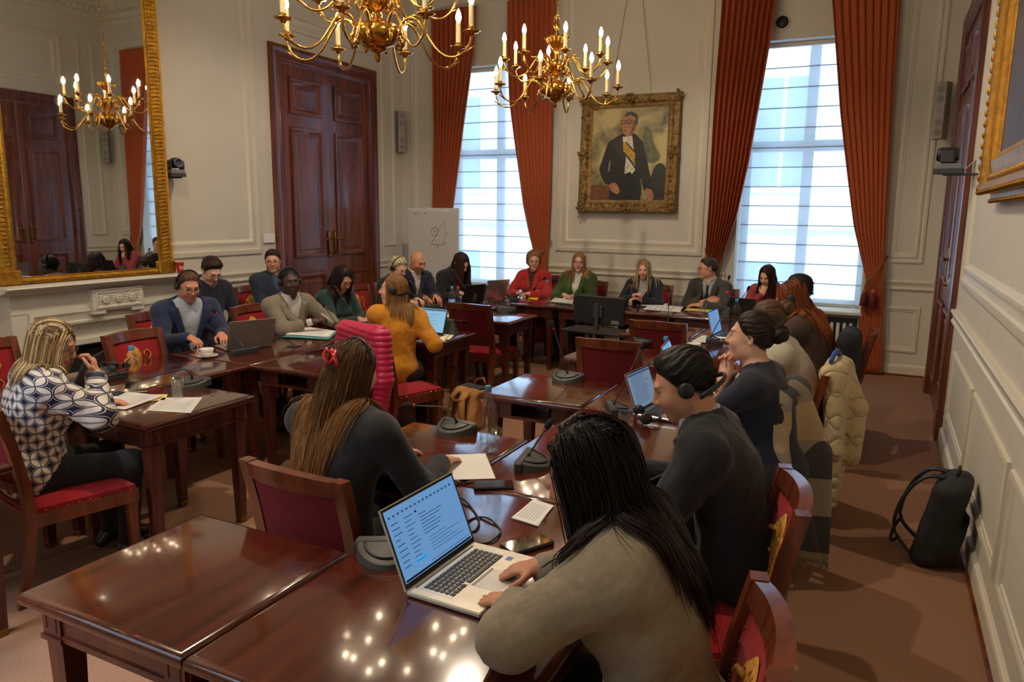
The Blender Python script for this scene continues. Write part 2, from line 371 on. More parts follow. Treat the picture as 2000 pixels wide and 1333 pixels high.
# ---------------------------------------------------------------- windows, blinds, sills, radiators
for i, (a, b) in enumerate(WIN):
    root = bpy.data.objects.new('window_%d' % (i+1), None); COL.objects.link(root); root['kind'] = 'structure'
    y = YF+.33; fr = MB()
    for x0, x1 in ((a, a+.08), (b-.08, b), ((a+b)/2-.06, (a+b)/2+.06)): fr.box(x0, x1, y, y+.06, WZ0, 4.2, .006)
    for z0, z1 in ((WZ0, WZ0+.09), (2.55, 2.68), (4.1, 4.2)): fr.box(a+.08, b-.08, y+.004, y+.056, z0, z1, .006)
    fr.build('window_frame', M['trim'], root)
    xm = (a+b)/2
    for x0, x1 in ((a+.08, xm-.06), (xm+.06, b-.08)):
        for z0, z1 in ((WZ0+.09, 2.55), (2.68, 4.1)):
            g = MB(); g.box(x0-.004, x1+.004, y+.025, y+.031, z0-.004, z1+.004); g.build('pane', M['glass'], root)
    sb = MB(); sb.box(a-.03, b+.03, YF-.12, YF+.36, WZ0-.04, WZ0, .008); sb.build('window_sill', M['trim'], root)
    pl = MB(); pl.box(a, b, YF+.0, YF+.33, 3.78, WZ1, 0); pl.build('blind_box', M['wall'], root)
    # architrave round the opening
    mb = MB(); k = [(0, 0), (.004, .03), (.03, .038), (.07, .026), (.10, .02), (.115, 0)]
    vs = []; fs = []; n = len(k)
    for o, d in k:
        for x, z in ((a-.22+o, 1.09), (a-.22+o, WZ1+.16-o), (b+.22-o, WZ1+.16-o), (b+.22-o, 1.09)): vs.append(P_far(x, z, d))
    for q in range(n-1):
        for r in range(3): fs.append((q*4+r, q*4+r+1, q*4+5+r, q*4+4+r))
    mb.add(vs, fs); mb.build('architrave', M['trim'], root, 'auto')
    # roman blind
    bl = thing('roman_blind', 'sheer white roman blind over the %s window' % ('window behind the flip chart,' if i == 0 else 'window nearest the right wall,'), 'blind', ((a+b)/2, YF+.17, .76), 0, 'roman blinds')
    bl['label'] = ['backlit white roman blind behind the flip chart', 'backlit white roman blind above the radiator by right wall'][i]
    hw = (b-a)/2-.015; step = .2283; nseg = 13
    for k in range(nseg):
        z0 = k*step; z1 = z0+step
        p = MB(); p.grid(lambda u, v: (-hw+2*hw*u, -.010*math.sin(math.pi*v)-.003*math.sin(9*u+k), z0+(z1-z0)*v), 8, 4)
        p.build('blind_panel', M['blind'], bl, True)
        if k:
            r = MB(); r.box(-hw, hw, -.004, .012, z0-.004, z0+.004); r.build('blind_rib', M['dgrey'] if 0 else mat('blind_rib_grey', lin(120, 140, 165), .8), bl)
    hb = MB(); hb.box(-hw, hw, -.02, .03, nseg*step, nseg*step+.05, .005); hb.build('head_rail', M['trim'], bl)
    # radiator
    rd = thing('radiator', ['column radiator under the window behind flip chart', 'cream column radiator under the window by right wall'][i], 'radiator', ((a+b)/2, YF-.02, 0), 0, 'radiators')
    n = 20
    rb = MB(); rb.box(-(b-a)/2+.02, (b-a)/2-.02, .01, .018, .05, .62); rb.build('back_plate', M['dgrey'], rd)
    for k in range(n):
        x = -(b-a)/2+.08+k*((b-a)-.16)/(n-1)
        f = MB()
        f.tube([(x, -.03, .06), (x, -.03, .55)], .019, 8); f.ball((x, -.03, .55), .019, 8, 4); f.tube([(x, -.03, .09), (x, .01, .09)], .012, 6); f.tube([(x, -.03, .53), (x, .01, .53)], .012, 6)
        f.build('radiator_column', M['trim'], rd, True)
    ft = MB(); ft.box(-(b-a)/2+.06, -(b-a)/2+.10, -.05, 0, 0, .08); ft.box((b-a)/2-.10, (b-a)/2-.06, -.05, 0, 0, .08); ft.build('foot', M['trim'], rd)
for i, (a, b) in enumerate(BW):
    root = bpy.data.objects.new('window_%d' % (i+3), None); COL.objects.link(root); root['kind'] = 'structure'
    fr = MB()
    for x0, x1 in ((a, a+.08), (b-.08, b), ((a+b)/2-.05, (a+b)/2+.05)): fr.box(x0, x1, YB-.2, YB-.14, 1.0, 3.8)
    for z0, z1 in ((1.0, 1.1), (2.6, 2.7), (3.7, 3.8)): fr.box(a+.08, b-.08, YB-.195, YB-.145, z0, z1)
    fr.build('window_frame', M['trim'], root)
    g = MB(); g.box(a+.04, b-.04, YB-.175, YB-.17, 1.04, 3.76); g.build('pane', M['glass'], root)
    po = bpy.data.lights.new('portal', 'AREA'); po.shape = 'RECTANGLE'; po.size = b-a; po.size_y = 2.8; po.cycles.is_portal = True
    oo = bpy.data.objects.new('daylight_portal', po); COL.objects.link(oo); oo.location = ((a+b)/2, YB-.22, 2.4); oo.rotation_euler = (rad(90), 0, 0)
for i, (a, b) in enumerate(WIN):
    po = bpy.data.lights.new('portal', 'AREA'); po.shape = 'RECTANGLE'; po.size = b-a; po.size_y = 3.1; po.cycles.is_portal = True
    oo = bpy.data.objects.new('daylight_portal', po); COL.objects.link(oo); oo.location = ((a+b)/2, YF+.44, 2.3); oo.rotation_euler = (rad(-90), 0, 0)
# building across the street, faintly seen through the blinds
bd = thing('building', 'pale building across the street, faint through the blinds', 'building', (-3, YF+7.5, -4))
fw = MB(); fw.box(-11, 13, 0, .4, 0, 14.5); fw.build('facade', mat('pale_render', lin(236, 240, 244), .9, var=.05, scale=2), bd)
wm = mat('far_window_glass', lin(130, 150, 176), .15, var=.2, scale=1.5)
for x in np.arange(-9.5, 12, 2.6):
    for z in (2.6, 6.4, 10.2):
        f = MB(); f.box(x-.72, x+.72, -.06, 0, z-.15, z+2.35); f.build('window_surround', M['white'], bd)
        for s in (-1, 1):
            g = MB(); g.box(x+s*.31-.27, x+s*.31+.27, -.09, -.05, z, z+2.2); g.build('window_pane', wm, bd)
for z in (5.5, 9.4, 13.4):
    f = MB(); f.box(-11, 13, -.16, 0, z, z+.3); f.build('string_course', M['white'], bd)
# ================================================================ WALL FURNISHINGS
# ---- curtains
def curtain(label, inner, outer, tie_z, side, ztop, seed, tassel):
    rs = random.Random(seed)
    ph = [rs.uniform(0, 6.28) for _ in range(4)]
    def edge(tab, z):
        tab = sorted(tab, key=lambda t: t[1])
        zs = [t[1] for t in tab]; xs = [t[0] for t in tab]
        return float(np.interp(z, zs, xs))
    root = thing('curtain', label, 'curtain', (0, 0, 0), 0, 'rust curtains at the windows')
    mb = MB(); npl = 9; nu, nv = 120, 60; yb = YF-.075
    def fn(u, v):
        z = .012+(ztop-.012)*v
        xi, xo = edge(inner, z), edge(outer, z); x = xo+(xi-xo)*u
        wfac = min(1., abs(xi-xo)/.55)
        tight = math.exp(-((z-tie_z)/.16)**2)
        a = (.026+.028*wfac)*(1-.45*tight)
        g = u*npl*2*math.pi+ph[0]+1.1*math.sin(3.1*u+ph[1])+.25*math.sin(2.2*z+ph[2])
        d = math.sin(g)*.7+.3*math.sin(2*g+ph[3])
        y = yb-a*d-.05*wfac-.03*tight
        return (x+.012*math.cos(g)*wfac, min(y, YF-.012), z)
    mb.grid(fn, nu, nv); o = mb.build('curtain_cloth', M['curtain'], root, True)
    so_ = o.modifiers.new('thick', 'SOLIDIFY'); so_.thickness = .004
    # rope tieback
    rp = mat('rope', lin(150, 104, 70), .8, var=.3, scale=80)
    xi, xo = edge(inner, tie_z), edge(outer, tie_z+.25); xt = xo-side*.0
    front = YF-.20
    tb = MB(); a = Vector((xo+side*.03, YF-.03, tie_z+.27)); b = Vector(((xi+xo)/2, front, tie_z+.07)); c = Vector((xi+side*.02, front+.01, tie_z))
    for off in (-.008, .008):
        tb.tube([a+Vector((0, 0, off)), a.lerp(b, .5)+Vector((0, -.03, off)), b+Vector((0, 0, off)), c+Vector((0, 0, off))], .006, 6)
    tb.ball(c, (.022, .02, .016), 8, 6); tb.build('tieback_rope', rp, root, True)
    if tassel:
        tm = mat('tassel_wine', lin(110, 40, 44), .9, var=.2, scale=60)
        for dx in (-.02, .07):
            t = MB(); q = c+Vector((dx, 0, 0)); t.tube([c, q+Vector((0, 0, -.05)), q+Vector((0, 0, -.09))], .004, 6)
            t.lathe([(0, .0), (.012, -.005), (.024, -.03), (.02, -.055), (.0, -.06)][::-1], q+Vector((0, 0, -.09)), 10); t.build('tassel_knot', rp, root, True)
            t = MB(); t.lathe([(.018, 0), (.03, -.02), (.042, -.14), (0, -.141)][::-1], q+Vector((0, 0, -.145)), 18); t.build('tassel_fringe', tm, root, True)
T0 = [(-5.25, 4.5)]
curtain('rust orange curtain next to the flip chart corner', [(-5.19,4.54),(-5.23,3.95),(-5.29,3.62),(-5.41,2.95),(-5.52,2.24),(-5.59,1.81),(-5.68,1.2),(-5.62,.7),(-5.6,0)], [(-5.93,4.54),(-5.90,3),(-5.93,1.9),(-5.95,1.2),(-5.97,0)], 1.15, -1, 4.54, 1, 0)
curtain('rust orange curtain left of the hanging portrait', [(-4.75,4.54),(-4.73,3.91),(-4.69,3.25),(-4.59,2.58),(-4.48,1.89),(-4.38,1.48),(-4.29,1.2),(-4.30,.9),(-4.32,0)], [(-4.06,4.54),(-4.07,3.2),(-4.08,1.9),(-4.1,1.2),(-4.08,0)], 1.13, 1, 4.54, 2, 0)
curtain('rust orange curtain right of the hanging portrait', [(-1.30,4.54),(-1.36,3.75),(-1.43,3.08),(-1.51,2.39),(-1.61,1.79),(-1.73,1.36),(-1.81,1.1),(-1.76,.7),(-1.75,0)], [(-1.92,4.54),(-1.95,3.1),(-1.95,1.9),(-1.96,1.3),(-1.97,0)], 1.1, -1, 4.54, 3, 0)
curtain('rust orange curtain with wine tassel beside right corner', [(-.80,4.54),(-.75,4.13),(-.67,3.59),(-.57,2.93),(-.43,2.2),(-.33,1.69),(-.23,1.35),(-.15,1.09),(-.17,.83),(-.18,.53),(-.13,.2),(-.11,0)], [(-.08,4.54),(-.07,4.06),(-.04,3.0),(0,1.92),(.02,1.36),(.04,1.0),(.07,.55),(.11,0)], 1.08, 1, 4.54, 4, 1)
# ---- portrait
def flat(mb, pts, y): mb.add([(x, y, z) for x, z in pts], [tuple(range(len(pts)))])
def smooth_poly(pts, n=4):
    k = len(pts); out = []
    for i in range(k):
        p0, p1, p2, p3 = (Vector(pts[(i+j-1) % k]) for j in range(4))
        for t in range(n):
            s = t/n; out.append(tuple(.5*((2*p1)+(p2-p0)*s+(2*p0-5*p1+4*p2-p3)*s*s+(3*p1-p0-3*p2+p3)*s**3)))
    return out
pr = thing('framed_portrait', 'oil portrait of a standing man in tailcoat and sash, carved gilt frame', 'painting', (-3.02, YF-.012, 2.535))
pr.rotation_euler = (rad(-2.5), 0, 0)
W2, H2 = .655, .735
fb = MB(); prof = [(0, .0), (0, .05), (.015, .075), (.05, .085), (.085, .075), (.11, .05), (.13, .055), (.15, .045), (.165, .03)]
rect_mould(fb, lambda a, b, d: (a, -d, b), -W2, W2, -H2, H2, prof)
fr_ = fb.build('frame', M['goldold'], pr, 'auto')
orn = MB(); rs = random.Random(5)
for i in range(260):
    sd = rs.randrange(4); t = rs.uniform(-1, 1); o = rs.uniform(.02, .115)
    x, z = ((t*(W2-.03), H2-o), (t*(W2-.03), -H2+o), (-W2+o, t*(H2-.03)), (W2-o, t*(H2-.03)))[sd]
    a = rs.uniform(0, 6.28); r = rs.uniform(.014, .026)
    orn.tube([(x+r*k/6*math.cos(a+k*.9), -.078-.006*(k % 2), z+r*k/6*math.sin(a+k*.9)) for k in range(7)], .0065, 5)
for cx, cz in ((-1, -1), (-1, 1), (1, -1), (1, 1), (0, -1), (0, 1), (-1, 0), (1, 0)):
    for k in range(22):
        a = rs.uniform(0, 6.28); r = rs.uniform(0, .075); orn.ball((cx*(W2-.055)+r*math.cos(a), -.085-rs.uniform(0, .015), cz*(H2-.055)+r*math.sin(a)), (.018, .012, .018), 6, 4)
orn.build('carved_scrolls', M['goldold'], fr_, True, kind='stuff')
def canvas_mat():
    m = bpy.data.materials.new('painted_background'); m.use_nodes = True; nt = m.node_tree; N = nt.nodes; L = nt.links; b = N['Principled BSDF']
    tc = N.new('ShaderNodeTexCoord'); nz = N.new('ShaderNodeTexNoise'); nz.inputs['Scale'].default_value = 3.2; nz.inputs['Detail'].default_value = 9; nz.inputs['Distortion'].default_value = .6
    L.new(tc.outputs['Object'], nz.inputs['Vector']); cr = N.new('ShaderNodeValToRGB'); e = cr.color_ramp.elements
    e[0].position = .34; e[0].color = (*lin(78, 74, 44), 1); e[1].position = .6; e[1].color = (*lin(190, 172, 118), 1)
    L.new(nz.outputs[0], cr.inputs[0]); L.new(cr.outputs[0], b.inputs['Base Color']); b.inputs['Roughness'].default_value = .45; return m
cv = MB(); cv.box(-.50, .50, -.035, -.03, -.58, .58); canv = cv.build('canvas', canvas_mat(), pr)
def paint(name, pts, col, lay, n=4):
    p = MB(); flat(p, smooth_poly(pts, n) if n else pts, -.0352-.0006*lay); p.build(name, mat('paint_'+name+str(lay), col, .5, var=.35, scale=22), canv)
# picture units: x in [-.5,.5], z in [-.58,.58]
paint('dark_shrub', [(.28,-.58),(.5,-.58),(.5,-.2),(.4,-.12),(.32,-.25)], lin(30, 32, 24), 0)
paint('green_shade', [(.18,.30),(.26,.32),(.34,.1),(.42,-.05),(.3,-.12),(.2,0)], lin(98, 98, 66), 0)
paint('brown_ledge', [(-.5,-.58),(-.2,-.58),(-.2,-.40),(-.48,-.38)], lin(110, 66, 34), 0, 0)
paint('coat', [(-.30,-.36),(-.38,-.2),(-.36,-.1),(-.28,.14),(-.22,.19),(-.08,.26),(.06,.26),(.14,.19),(.19,.13),(.26,-.12),(.33,-.40),(.28,-.46),(.22,-.44),(.18,-.3),(.17,-.58),(-.21,-.58),(-.22,-.40)], lin(26, 22, 22), 1)
paint('gap', [(-.235,-.06),(-.24,-.2),(-.265,-.22),(-.25,-.1)], lin(150, 136, 92), 2, 0)
paint('lapel', [(-.24,.17),(-.1,.23),(-.06,.05),(-.05,-.1),(-.12,-.02)], lin(48, 40, 36), 2, 0)
paint('waistcoat', [(-.09,.22),(.04,.23),(.07,.05),(.10,-.2),(.06,-.25),(.04,-.22),(-.04,-.25),(-.03,-.05)], lin(214, 208, 186), 3, 0)
paint('sash', [(-.075,.15),(-.03,.15),(.09,.02),(.09,-.14),(.06,-.10),(-.07,.04)], lin(196, 150, 20), 4, 0)
paint('sash_edge', [(-.07,.045),(.06,-.095),(.10,-.16),(.10,-.19),(.05,-.12),(-.07,.02)], lin(24, 40, 74), 5, 0)
paint('sash_top_edge', [(-.05,.155),(-.03,.155),(.09,.03),(.09,.005)], lin(24, 40, 74), 5, 0)
paint('trousers', [(-.16,-.58),(-.16,-.3),(-.04,-.235),(.12,-.27),(.17,-.4),(.19,-.58)], lin(18, 17, 18), 3, 0)
paint('face', [(-.105,.42),(-.10,.34),(-.08,.27),(-.03,.22),(.02,.23),(.07,.30),(.08,.38),(.06,.47),(-.02,.50),(-.09,.47)], lin(176, 122, 84), 4)
paint('face_shade', [(.0,.23),(.07,.30),(.08,.38),(.05,.42),(.03,.32)], lin(128, 80, 52), 5)
paint('hair', [(-.07,.47),(-.05,.51),(.02,.525),(.09,.49),(.105,.42),(.095,.36),(.075,.37),(.065,.45),(.0,.485)], lin(70, 62, 50), 6)
for x in (-.085, -.012):
    g = MB(); g.tube([(x+.032*math.cos(t), -.0397, .405+.024*math.sin(t)) for t in np.linspace(0, 6.283, 15)], .0035, 4); g.build('painted_glasses', M['black'], canv)
paint('mouth', [(-.085,.295),(-.03,.295),(-.04,.285),(-.07,.284)], lin(120, 60, 50), 6, 0)
paint('bow_tie', [(-.07,.22),(-.02,.205),(.04,.225),(.04,.19),(-.02,.2),(-.07,.185)], lin(220, 214, 196), 6, 0)
paint('hand', [(-.23,-.38),(-.15,-.36),(-.09,-.46),(-.13,-.50),(-.21,-.45)], lin(176, 120, 84), 6)
paint('other_hand', [(.25,-.44),(.33,-.45),(.36,-.54),(.33,-.58),(.29,-.57)], lin(166, 112, 78), 6)
sg = MB()
for k in range(7): sg.tube([(.31+.016*k, -.036, .525+.004*math.sin(k*2)), (.32+.016*k, -.036, .54-.003*k % 2), (.325+.016*k, -.036, .525)], .0016, 4)
sg.build('signature', M['black'], canv)
for s in (-1, 1):
    wr = MB(); wr.tube([(-3.02+s*.27, YF-.05, 3.25), (-3.02+s*.02, YF-.02, ZC-.4)], .0025, 5)
    tag(wr.build('hanging_wire', M['brassd']), ['thin picture wire running up from the portrait, left strand', 'thin picture wire running up from the portrait, right strand'][s > 0], 'wire', 'picture wires')
# ---- big gilt-framed painting on right wall
def P_r2(a, b, d): return (XR-d, a, b)
gp = thing('gilt_framed_painting', 'large dark painting in heavy gilt beaded frame on right wall', 'painting', (0, 0, 0))
a0, a1, b0, b1 = 2.9, 5.06, 1.93, 4.35
fb = MB(); rect_mould(fb, P_r2, a0, a1, b0, b1, [(0, 0), (0, .085), (.02, .10), (.045, .092), (.06, .075), (.12, .055), (.14, .062), (.17, .068), (.185, .05), (.21, .042), (.22, .03)])
fro = fb.build('frame', M['gold'], gp, 'auto')
bead = MB()
def beads(mb, n, f, r):
    for i in range(n): mb.ball(f(i/n), r, 8, 5)
nb = int((b1-b0)/.058)
bead = MB(); beads(bead, nb, lambda t: P_r2(a1-.006, b0+.03+(b1-b0)*t, .092), (.018, .014, .026)); bead.build('bead_moulding', M['gold'], fro, True)
bead = MB(); beads(bead, int((a1-a0)/.022), lambda t: P_r2(a0+(a1-a0)*t, b0+.004, .09), (.022, .009, .014)); bead.build('ribbed_moulding', M['gold'], fro, True)
bead = MB(); beads(bead, int((a1-a0)/.026), lambda t: P_r2(a0+.05+(a1-a0-.2)*t, b0+.075, .07), (.008, .009, .02)); bead.build('leaf_moulding', M['gold'], fro, True)
sh = MB(); sh.box(XR-.05, XR, a0+.1, a1-.16, b0-.05, b0+.01, .004); sh.build('lower_ledge', M['gold'], gp)
bead = MB(); beads(bead, int((a1-a0-.3)/.022), lambda t: P_r2(a0+.1+(a1-a0-.3)*t, b0-.045, .055), (.012, .009, .012)); bead.build('ledge_beading', M['gold'], fro, True)
cn = MB(); cn.box(XR-.034, XR-.028, a0+.2, a1-.2, b0+.2, b1-.2); cn.build('canvas', mat('dark_canvas', lin(64, 56, 46), .36, var=.35, scale=6, bump=.5, bscale=420), gp)
# ---- mirror
MX = -6.275
mr_ = thing('mirror', 'tall gilt-framed wall mirror standing on the mantelpiece', 'mirror', (0, 0, 0))
def P_m(a, b, d): return (MX-.03+d, a, b)
m0, m1, n0, n1 = 3.43, 5.09, 1.165, 4.45
fb = MB(); rect_mould(fb, P_m, m0, m1, n0, n1, [(0, -.20), (0, .03), (.012, .045), (.03, .04), (.045, .05), (.09, .042), (.13, .026), (.145, .034), (.165, .028), (.175, .02)], .38)
fro = fb.build('frame', M['gold'], mr_, 'auto')
lf = MB()
for i in range(int((n1-n0)/.035)):
    z = n0+.05+i*.035
    for aa in (m1-.085, m0+.085):
        lf.tube([P_m(aa-.045, z, .044), P_m(aa, z+.008, .05), P_m(aa+.04, z, .047)], [.004, .008, .003], 5)
        if i % 3 == 0: lf.ball(P_m(aa+.005, z+.015, .052), (.008, .012, .012), 6, 4)
for i in range(int((m1-m0)/.06)):
    aa = m0+.05+i*.06; lf.tube([P_m(aa, n0+.02, .05), P_m(aa+.03, n0+.034, .052), P_m(aa+.05, n0+.02, .05)], [.004, .008, .004], 5)
lf.build('carved_leaves', M['gold'], fro, True)
for aa in (m0+.09, m1-.09):
    cb = MB(); cb.box(MX-.02, MX+.035, aa-.095, aa+.095, n0+.001, n0+.12, .012); cb.build('corner_block', M['gold'], fro)
gl = MB(); gl.box(MX-.02, MX, m0+.17, m1-.17, n0+.055, n1-.15); gl.build('mirror_glass', M['mirror'], mr_)
bk = MB(); bk.box(XL, MX-.022, m0+.02, m1-.02, n0, n1-.02); bk.build('backing', M['wall'], mr_)
# ---- mantelpiece
mt = thing('mantelpiece', 'white painted mantelpiece with carved rosette tablet under the mirror', 'fireplace', (0, 0, 0))
FY0, FY1, fc = 3.37, 5.36, 4.365
sh = MB()
sh.add(*(lambda pf: ([(XL+d, y, z) for y in (FY0, FY1) for d, z in pf], [tuple(range(len(pf))), tuple(range(len(pf), 2*len(pf)))]+[(i, (i+1) % len(pf), len(pf)+(i+1) % len(pf), len(pf)+i) for i in range(len(pf))]))(
    [(0, 1.16), (.475, 1.16), (.482, 1.15), (.47, 1.138), (.45, 1.134), (.44, 1.118), (.40, 1.112), (.375, 1.09), (.35, 1.085), (0, 1.085)]))
sh.build('mantel_shelf', M['mantel'], mt)
fz = MB(); fz.box(XL, XL+.34, FY0+.09, FY1-.09, .93, 1.086); fz.build('frieze', M['mantel'], mt)
# architrave mouldings around the opening
ar = MB(); k = [(0, .33), (.004, .355), (.03, .36), (.05, .345), (.10, .34), (.11, .35), (.13, .345), (.145, .30)]
vs = []; fs = []
for o, d in k:
    for y, z in ((FY0+.22+o, 0), (FY0+.22+o, .93-o), (FY1-.22-o, .93-o), (FY1-.22-o, 0)): vs.append((XL+d, y, z))
for q in range(len(k)-1):
    for r in range(3): fs.append((q*4+r, q*4+r+1, q*4+5+r, q*4+4+r))
ar.add(vs, fs); ar.build('architrave', M['mantel'], mt, 'auto')
for y0, y1 in ((FY0+.09, FY0+.22), (FY1-.22, FY1-.09)):
    j = MB(); j.box(XL, XL+.335, y0, y1, 0, .93); j.build('jamb', M['mantel'], mt)
tb = MB(); tb.box(XL+.33, XL+.40, fc-.25, fc+.25, .895, 1.085, .004); tb.box(XL+.33, XL+.395, fc-.25, fc-.13, .865, .897, .003); tb.box(XL+.33, XL+.395, fc+.13, fc+.25, .865, .897, .003); tab = tb.build('tablet', M['mantel'], mt)
rm = MB(); rect_mould(rm, lambda a, b, d: (XL+.40+d, a, b), fc-.23, fc+.23, .91, 1.07, [(0, 0), (.005, .01), (.018, .012), (.026, .004), (.03, 0)]); rm.build('tablet_border', M['mantel'], tab)
for i, dy in enumerate((-.13, 0, .13)):
    r = MB(); c = (XL+.403, fc+dy, .99)
    r.tube([(c[0], c[1]+.05*math.cos(t), c[2]+.05*math.sin(t)) for t in np.linspace(0, 6.283, 17)], .005, 5)
    for q in range(8):
        a = q*math.pi/4
        r.ball((c[0]+.006, c[1]+.025*math.cos(a), c[2]+.025*math.sin(a)), (.012, .016, .016), 6, 4)
    r.ball((c[0]+.012, c[1], c[2]), (.014, .012, .012), 8, 5); r.build('rosette', M['mantel'], tab, True)
for dy in (-.065, .065, -.195, .195):
    r = MB(); r.tube([(XL+.403, fc+dy+.013*math.cos(t), .99+.013*math.sin(t)) for t in np.linspace(0, 6.283, 11)], .004, 5); r.ball((XL+.405, fc+dy, .955), .008, 6, 4); r.ball((XL+.405, fc+dy, 1.025), .008, 6, 4); r.build('small_ring', M['mantel'], tab, True)
op = MB(); op.box(XL+.02, XL+.05, FY0+.22, FY1-.22, 0, .93); op.build('fire_opening', M['soot'], mt)
fl = MB()
for i in range(44):
    y = FY0+.38+i*(FY1-FY0-.76)/43; fl.tube([(XL+.30, y, .79), (XL+.22, y, .70)], .012, 6)
fl.box(XL+.05, XL+.25, FY0+.35, FY1-.35, .66, .80); fl.build('fluted_cove', M['mantel'], mt, 'auto')
ib = MB(); ib.box(XL+.2, XL+.32, FY0+.35, FY1-.35, .60, .665, .01); ib.build('inner_lintel', M['mantel'], mt)
sc = MB()
for s in (-1, 1): sc.tube([(XL+.33, fc+s*.10, .655), (XL+.335, fc+s*.03, .63), (XL+.33, fc-s*.06, .60)], .008, 6)
sc.build('ribbon_carving', M['mantel'], mt, True)
gr = MB(); gr.box(XL+.06, XL+.24, FY0+.36, FY1-.36, 0, .60); gr.build('hearth_panel', M['soot'], mt)
# ---- red paper cup on the mantel
cp = thing('paper_cup', 'red paper cup standing on the mantel shelf', 'cup', (XL+.32, 5.10, 1.16))
c = MB(); c.lathe([(.028, 0), (.040, .108), (.0425, .110), (.0425, .114), (.037, .114), (.026, .004), (0, .004)], n=20); c.build('cup_body', mat('red_card', lin(196, 24, 44), .6), cp, True)
c = MB(); c.tube([(.0425*math.cos(t), .0425*math.sin(t), .112) for t in np.linspace(0, 6.283, 21)], .0025, 6); c.build('rim', M['white'], cp, True)
def text(body, size, m, parent, loc, rot, name='lettering', ext=.0004, font=None, align='CENTER'):
    cu = bpy.data.curves.new(name, 'FONT'); cu.body = body; cu.size = size; cu.extrude = ext; cu.align_x = align; cu.align_y = 'CENTER'; cu.resolution_u = 2
    o = bpy.data.objects.new(name, cu); COL.objects.link(o); dg = bpy.context.evaluated_depsgraph_get(); me = bpy.data.meshes.new_from_object(o.evaluated_get(dg))
    bpy.data.objects.remove(o); bpy.data.curves.remove(cu)
    me.materials.clear(); me.materials.append(m); me.name = name
    q = link(name, me, parent); q.location = loc; q.rotation_euler = rot; return q
text('ISS', .05, M['white'], cp, (.0355, -.006, .055), (rad(82), rad(0), rad(80)), 'cup_print')
# ---- loudspeakers, cameras, wall card, socket
def speaker(label, x, y, z, rz):
    r = thing('column_loudspeaker', label, 'speaker', (x, y, z), rz, 'corner loudspeakers')
    b = MB(); b.box(-.055, .055, 0, .10, -.29, .29, .006); b.build('cabinet', mat('speaker_case', lin(120, 112, 98), .5), r)
    g = MB(); g.box(-.05, .05, -.006, 0, -.285, .285, .003); gr_ = g.build('grille', mat('speaker_grille', lin(160, 156, 146), .6, bump=.3, bscale=700), r)
    for zz, rr in ((.22, .038), (.12, .038), (0, .014), (-.12, .038), (-.22, .038)):
        c = MB(); c.lathe([(0, 0), (rr, 0), (rr, .003), (0, .0035)], (0, -.006, zz), 18, (0, -1, 0)); c.build('driver', mat('speaker_cone', lin(134, 130, 124), .7), gr_)
    bk = MB(); bk.box(-.02, .02, .10, .16, -.03, .03); bk.build('bracket', M['dgrey'], r)
speaker('slim grey column loudspeaker in corner left of the curtain', -6.39, 9.20, 2.92, 48)
speaker('slim grey column loudspeaker in corner beside right-hand door', .40, 9.20, 2.89, -32)
def ptz(label, loc, rz):
    r = thing('conference_camera', label, 'camera', loc, rz, 'conference cameras')
    b = MB(); b.prism([(-.08, -.10), (.08, -.10), (.075, .06), (.04, .085), (-.04, .085), (-.075, .06)], 0, .035); b.build('base', M['dgrey'], r)
    b = MB(); b.prism([(-.075, -.09), (.075, -.09), (.07, .055), (.035, .078), (-.035, .078), (-.07, .055)], .035, .07); b.build('collar', M['grey'], r)
    for s in (-1, 1):
        a = MB(); a.box(s*.062-.014, s*.062+.014, -.045, .045, .07, .16, .012); a.build('yoke_arm', M['dgrey'], r)
    h = MB(); h.lathe([(0, -.07), (.04, -.065), (.052, -.03), (.052, .05), (.046, .066), (0, .067)], (0, 0, .135), 18, (0, 1, 0)); hd = h.build('camera_head', M['black'], r, 'auto')
    l = MB(); l.lathe([(.04, 0), (.04, .008), (.034, .009), (.03, .002), (0, .006)], (0, .067, .135), 18, (0, 1, 0)); l.build('lens', mat('lens_glass', (.02, .03, .08), .08, var=0, coat=1), hd, True)
    rg = MB(); rg.tube([(.041*math.cos(t), .074, .135+.041*math.sin(t)) for t in np.linspace(0, 6.283, 21)], .003, 6); rg.build('lens_ring', M['silver'], hd, True)
    k = MB(); k.box(-.05, .05, -.22, .02, -.012, 0); k.build('wall_bracket', M['dgrey'], r)
    return r
ptz('black conference camera on bracket beside the gilt mirror', (-6.36, 5.255, 2.10), -105)
c2 = ptz('grey conference camera on bracket left of gilt-framed painting', (.36, 6.25, 2.10), 80)
cb = MB()
for k in range(2): cb.tube([(.0, -.11, .03), (.03+.02*k, -.16, .09), (.0, -.2, .12-.03*k), (0, -.22, .0)], .005, 6)
cb.build('white_cable', M['white'], c2, True)
wc = MB(); wc.box(XL, XL+.03, 6.535, 6.705, 1.40, 1.505, .004); tag(wc.build('wall_control_box', M['white']), 'small white control box on wall left of the door', 'wall box')
sk = thing('power_socket', 'cream power socket low on right wall beside the door', 'socket', (XR, 6.55, .27))
s_ = MB(); s_.box(-.012, 0, -.04, .04, -.06, .06, .003); s_.build('plate', M['trim'], sk)
s_ = MB()
for z in (-.025, .025): s_.lathe([(0, 0), (.02, 0), (.02, .004), (0, .004)], (-.012, 0, z), 12, (-1, 0, 0))
s_.build('outlet', M['lgrey'], sk)
rv = thing('ceiling_speaker_disc', 'round black speaker set above the blind by right curtain', 'speaker', (-1.26, YF-.004, 3.97))
s_ = MB(); s_.lathe([(0, 0), (.075, 0), (.07, .012), (0, .014)], (0, 0, 0), 24, (0, -1, 0)); s_.build('grille', M['black'], rv, True)
s_ = MB(); s_.lathe([(.074, 0), (.085, 0), (.083, .01), (.074, .012)], (0, 0, 0), 24, (0, -1, 0)); s_.build('bezel', M['trim'], rv, True)
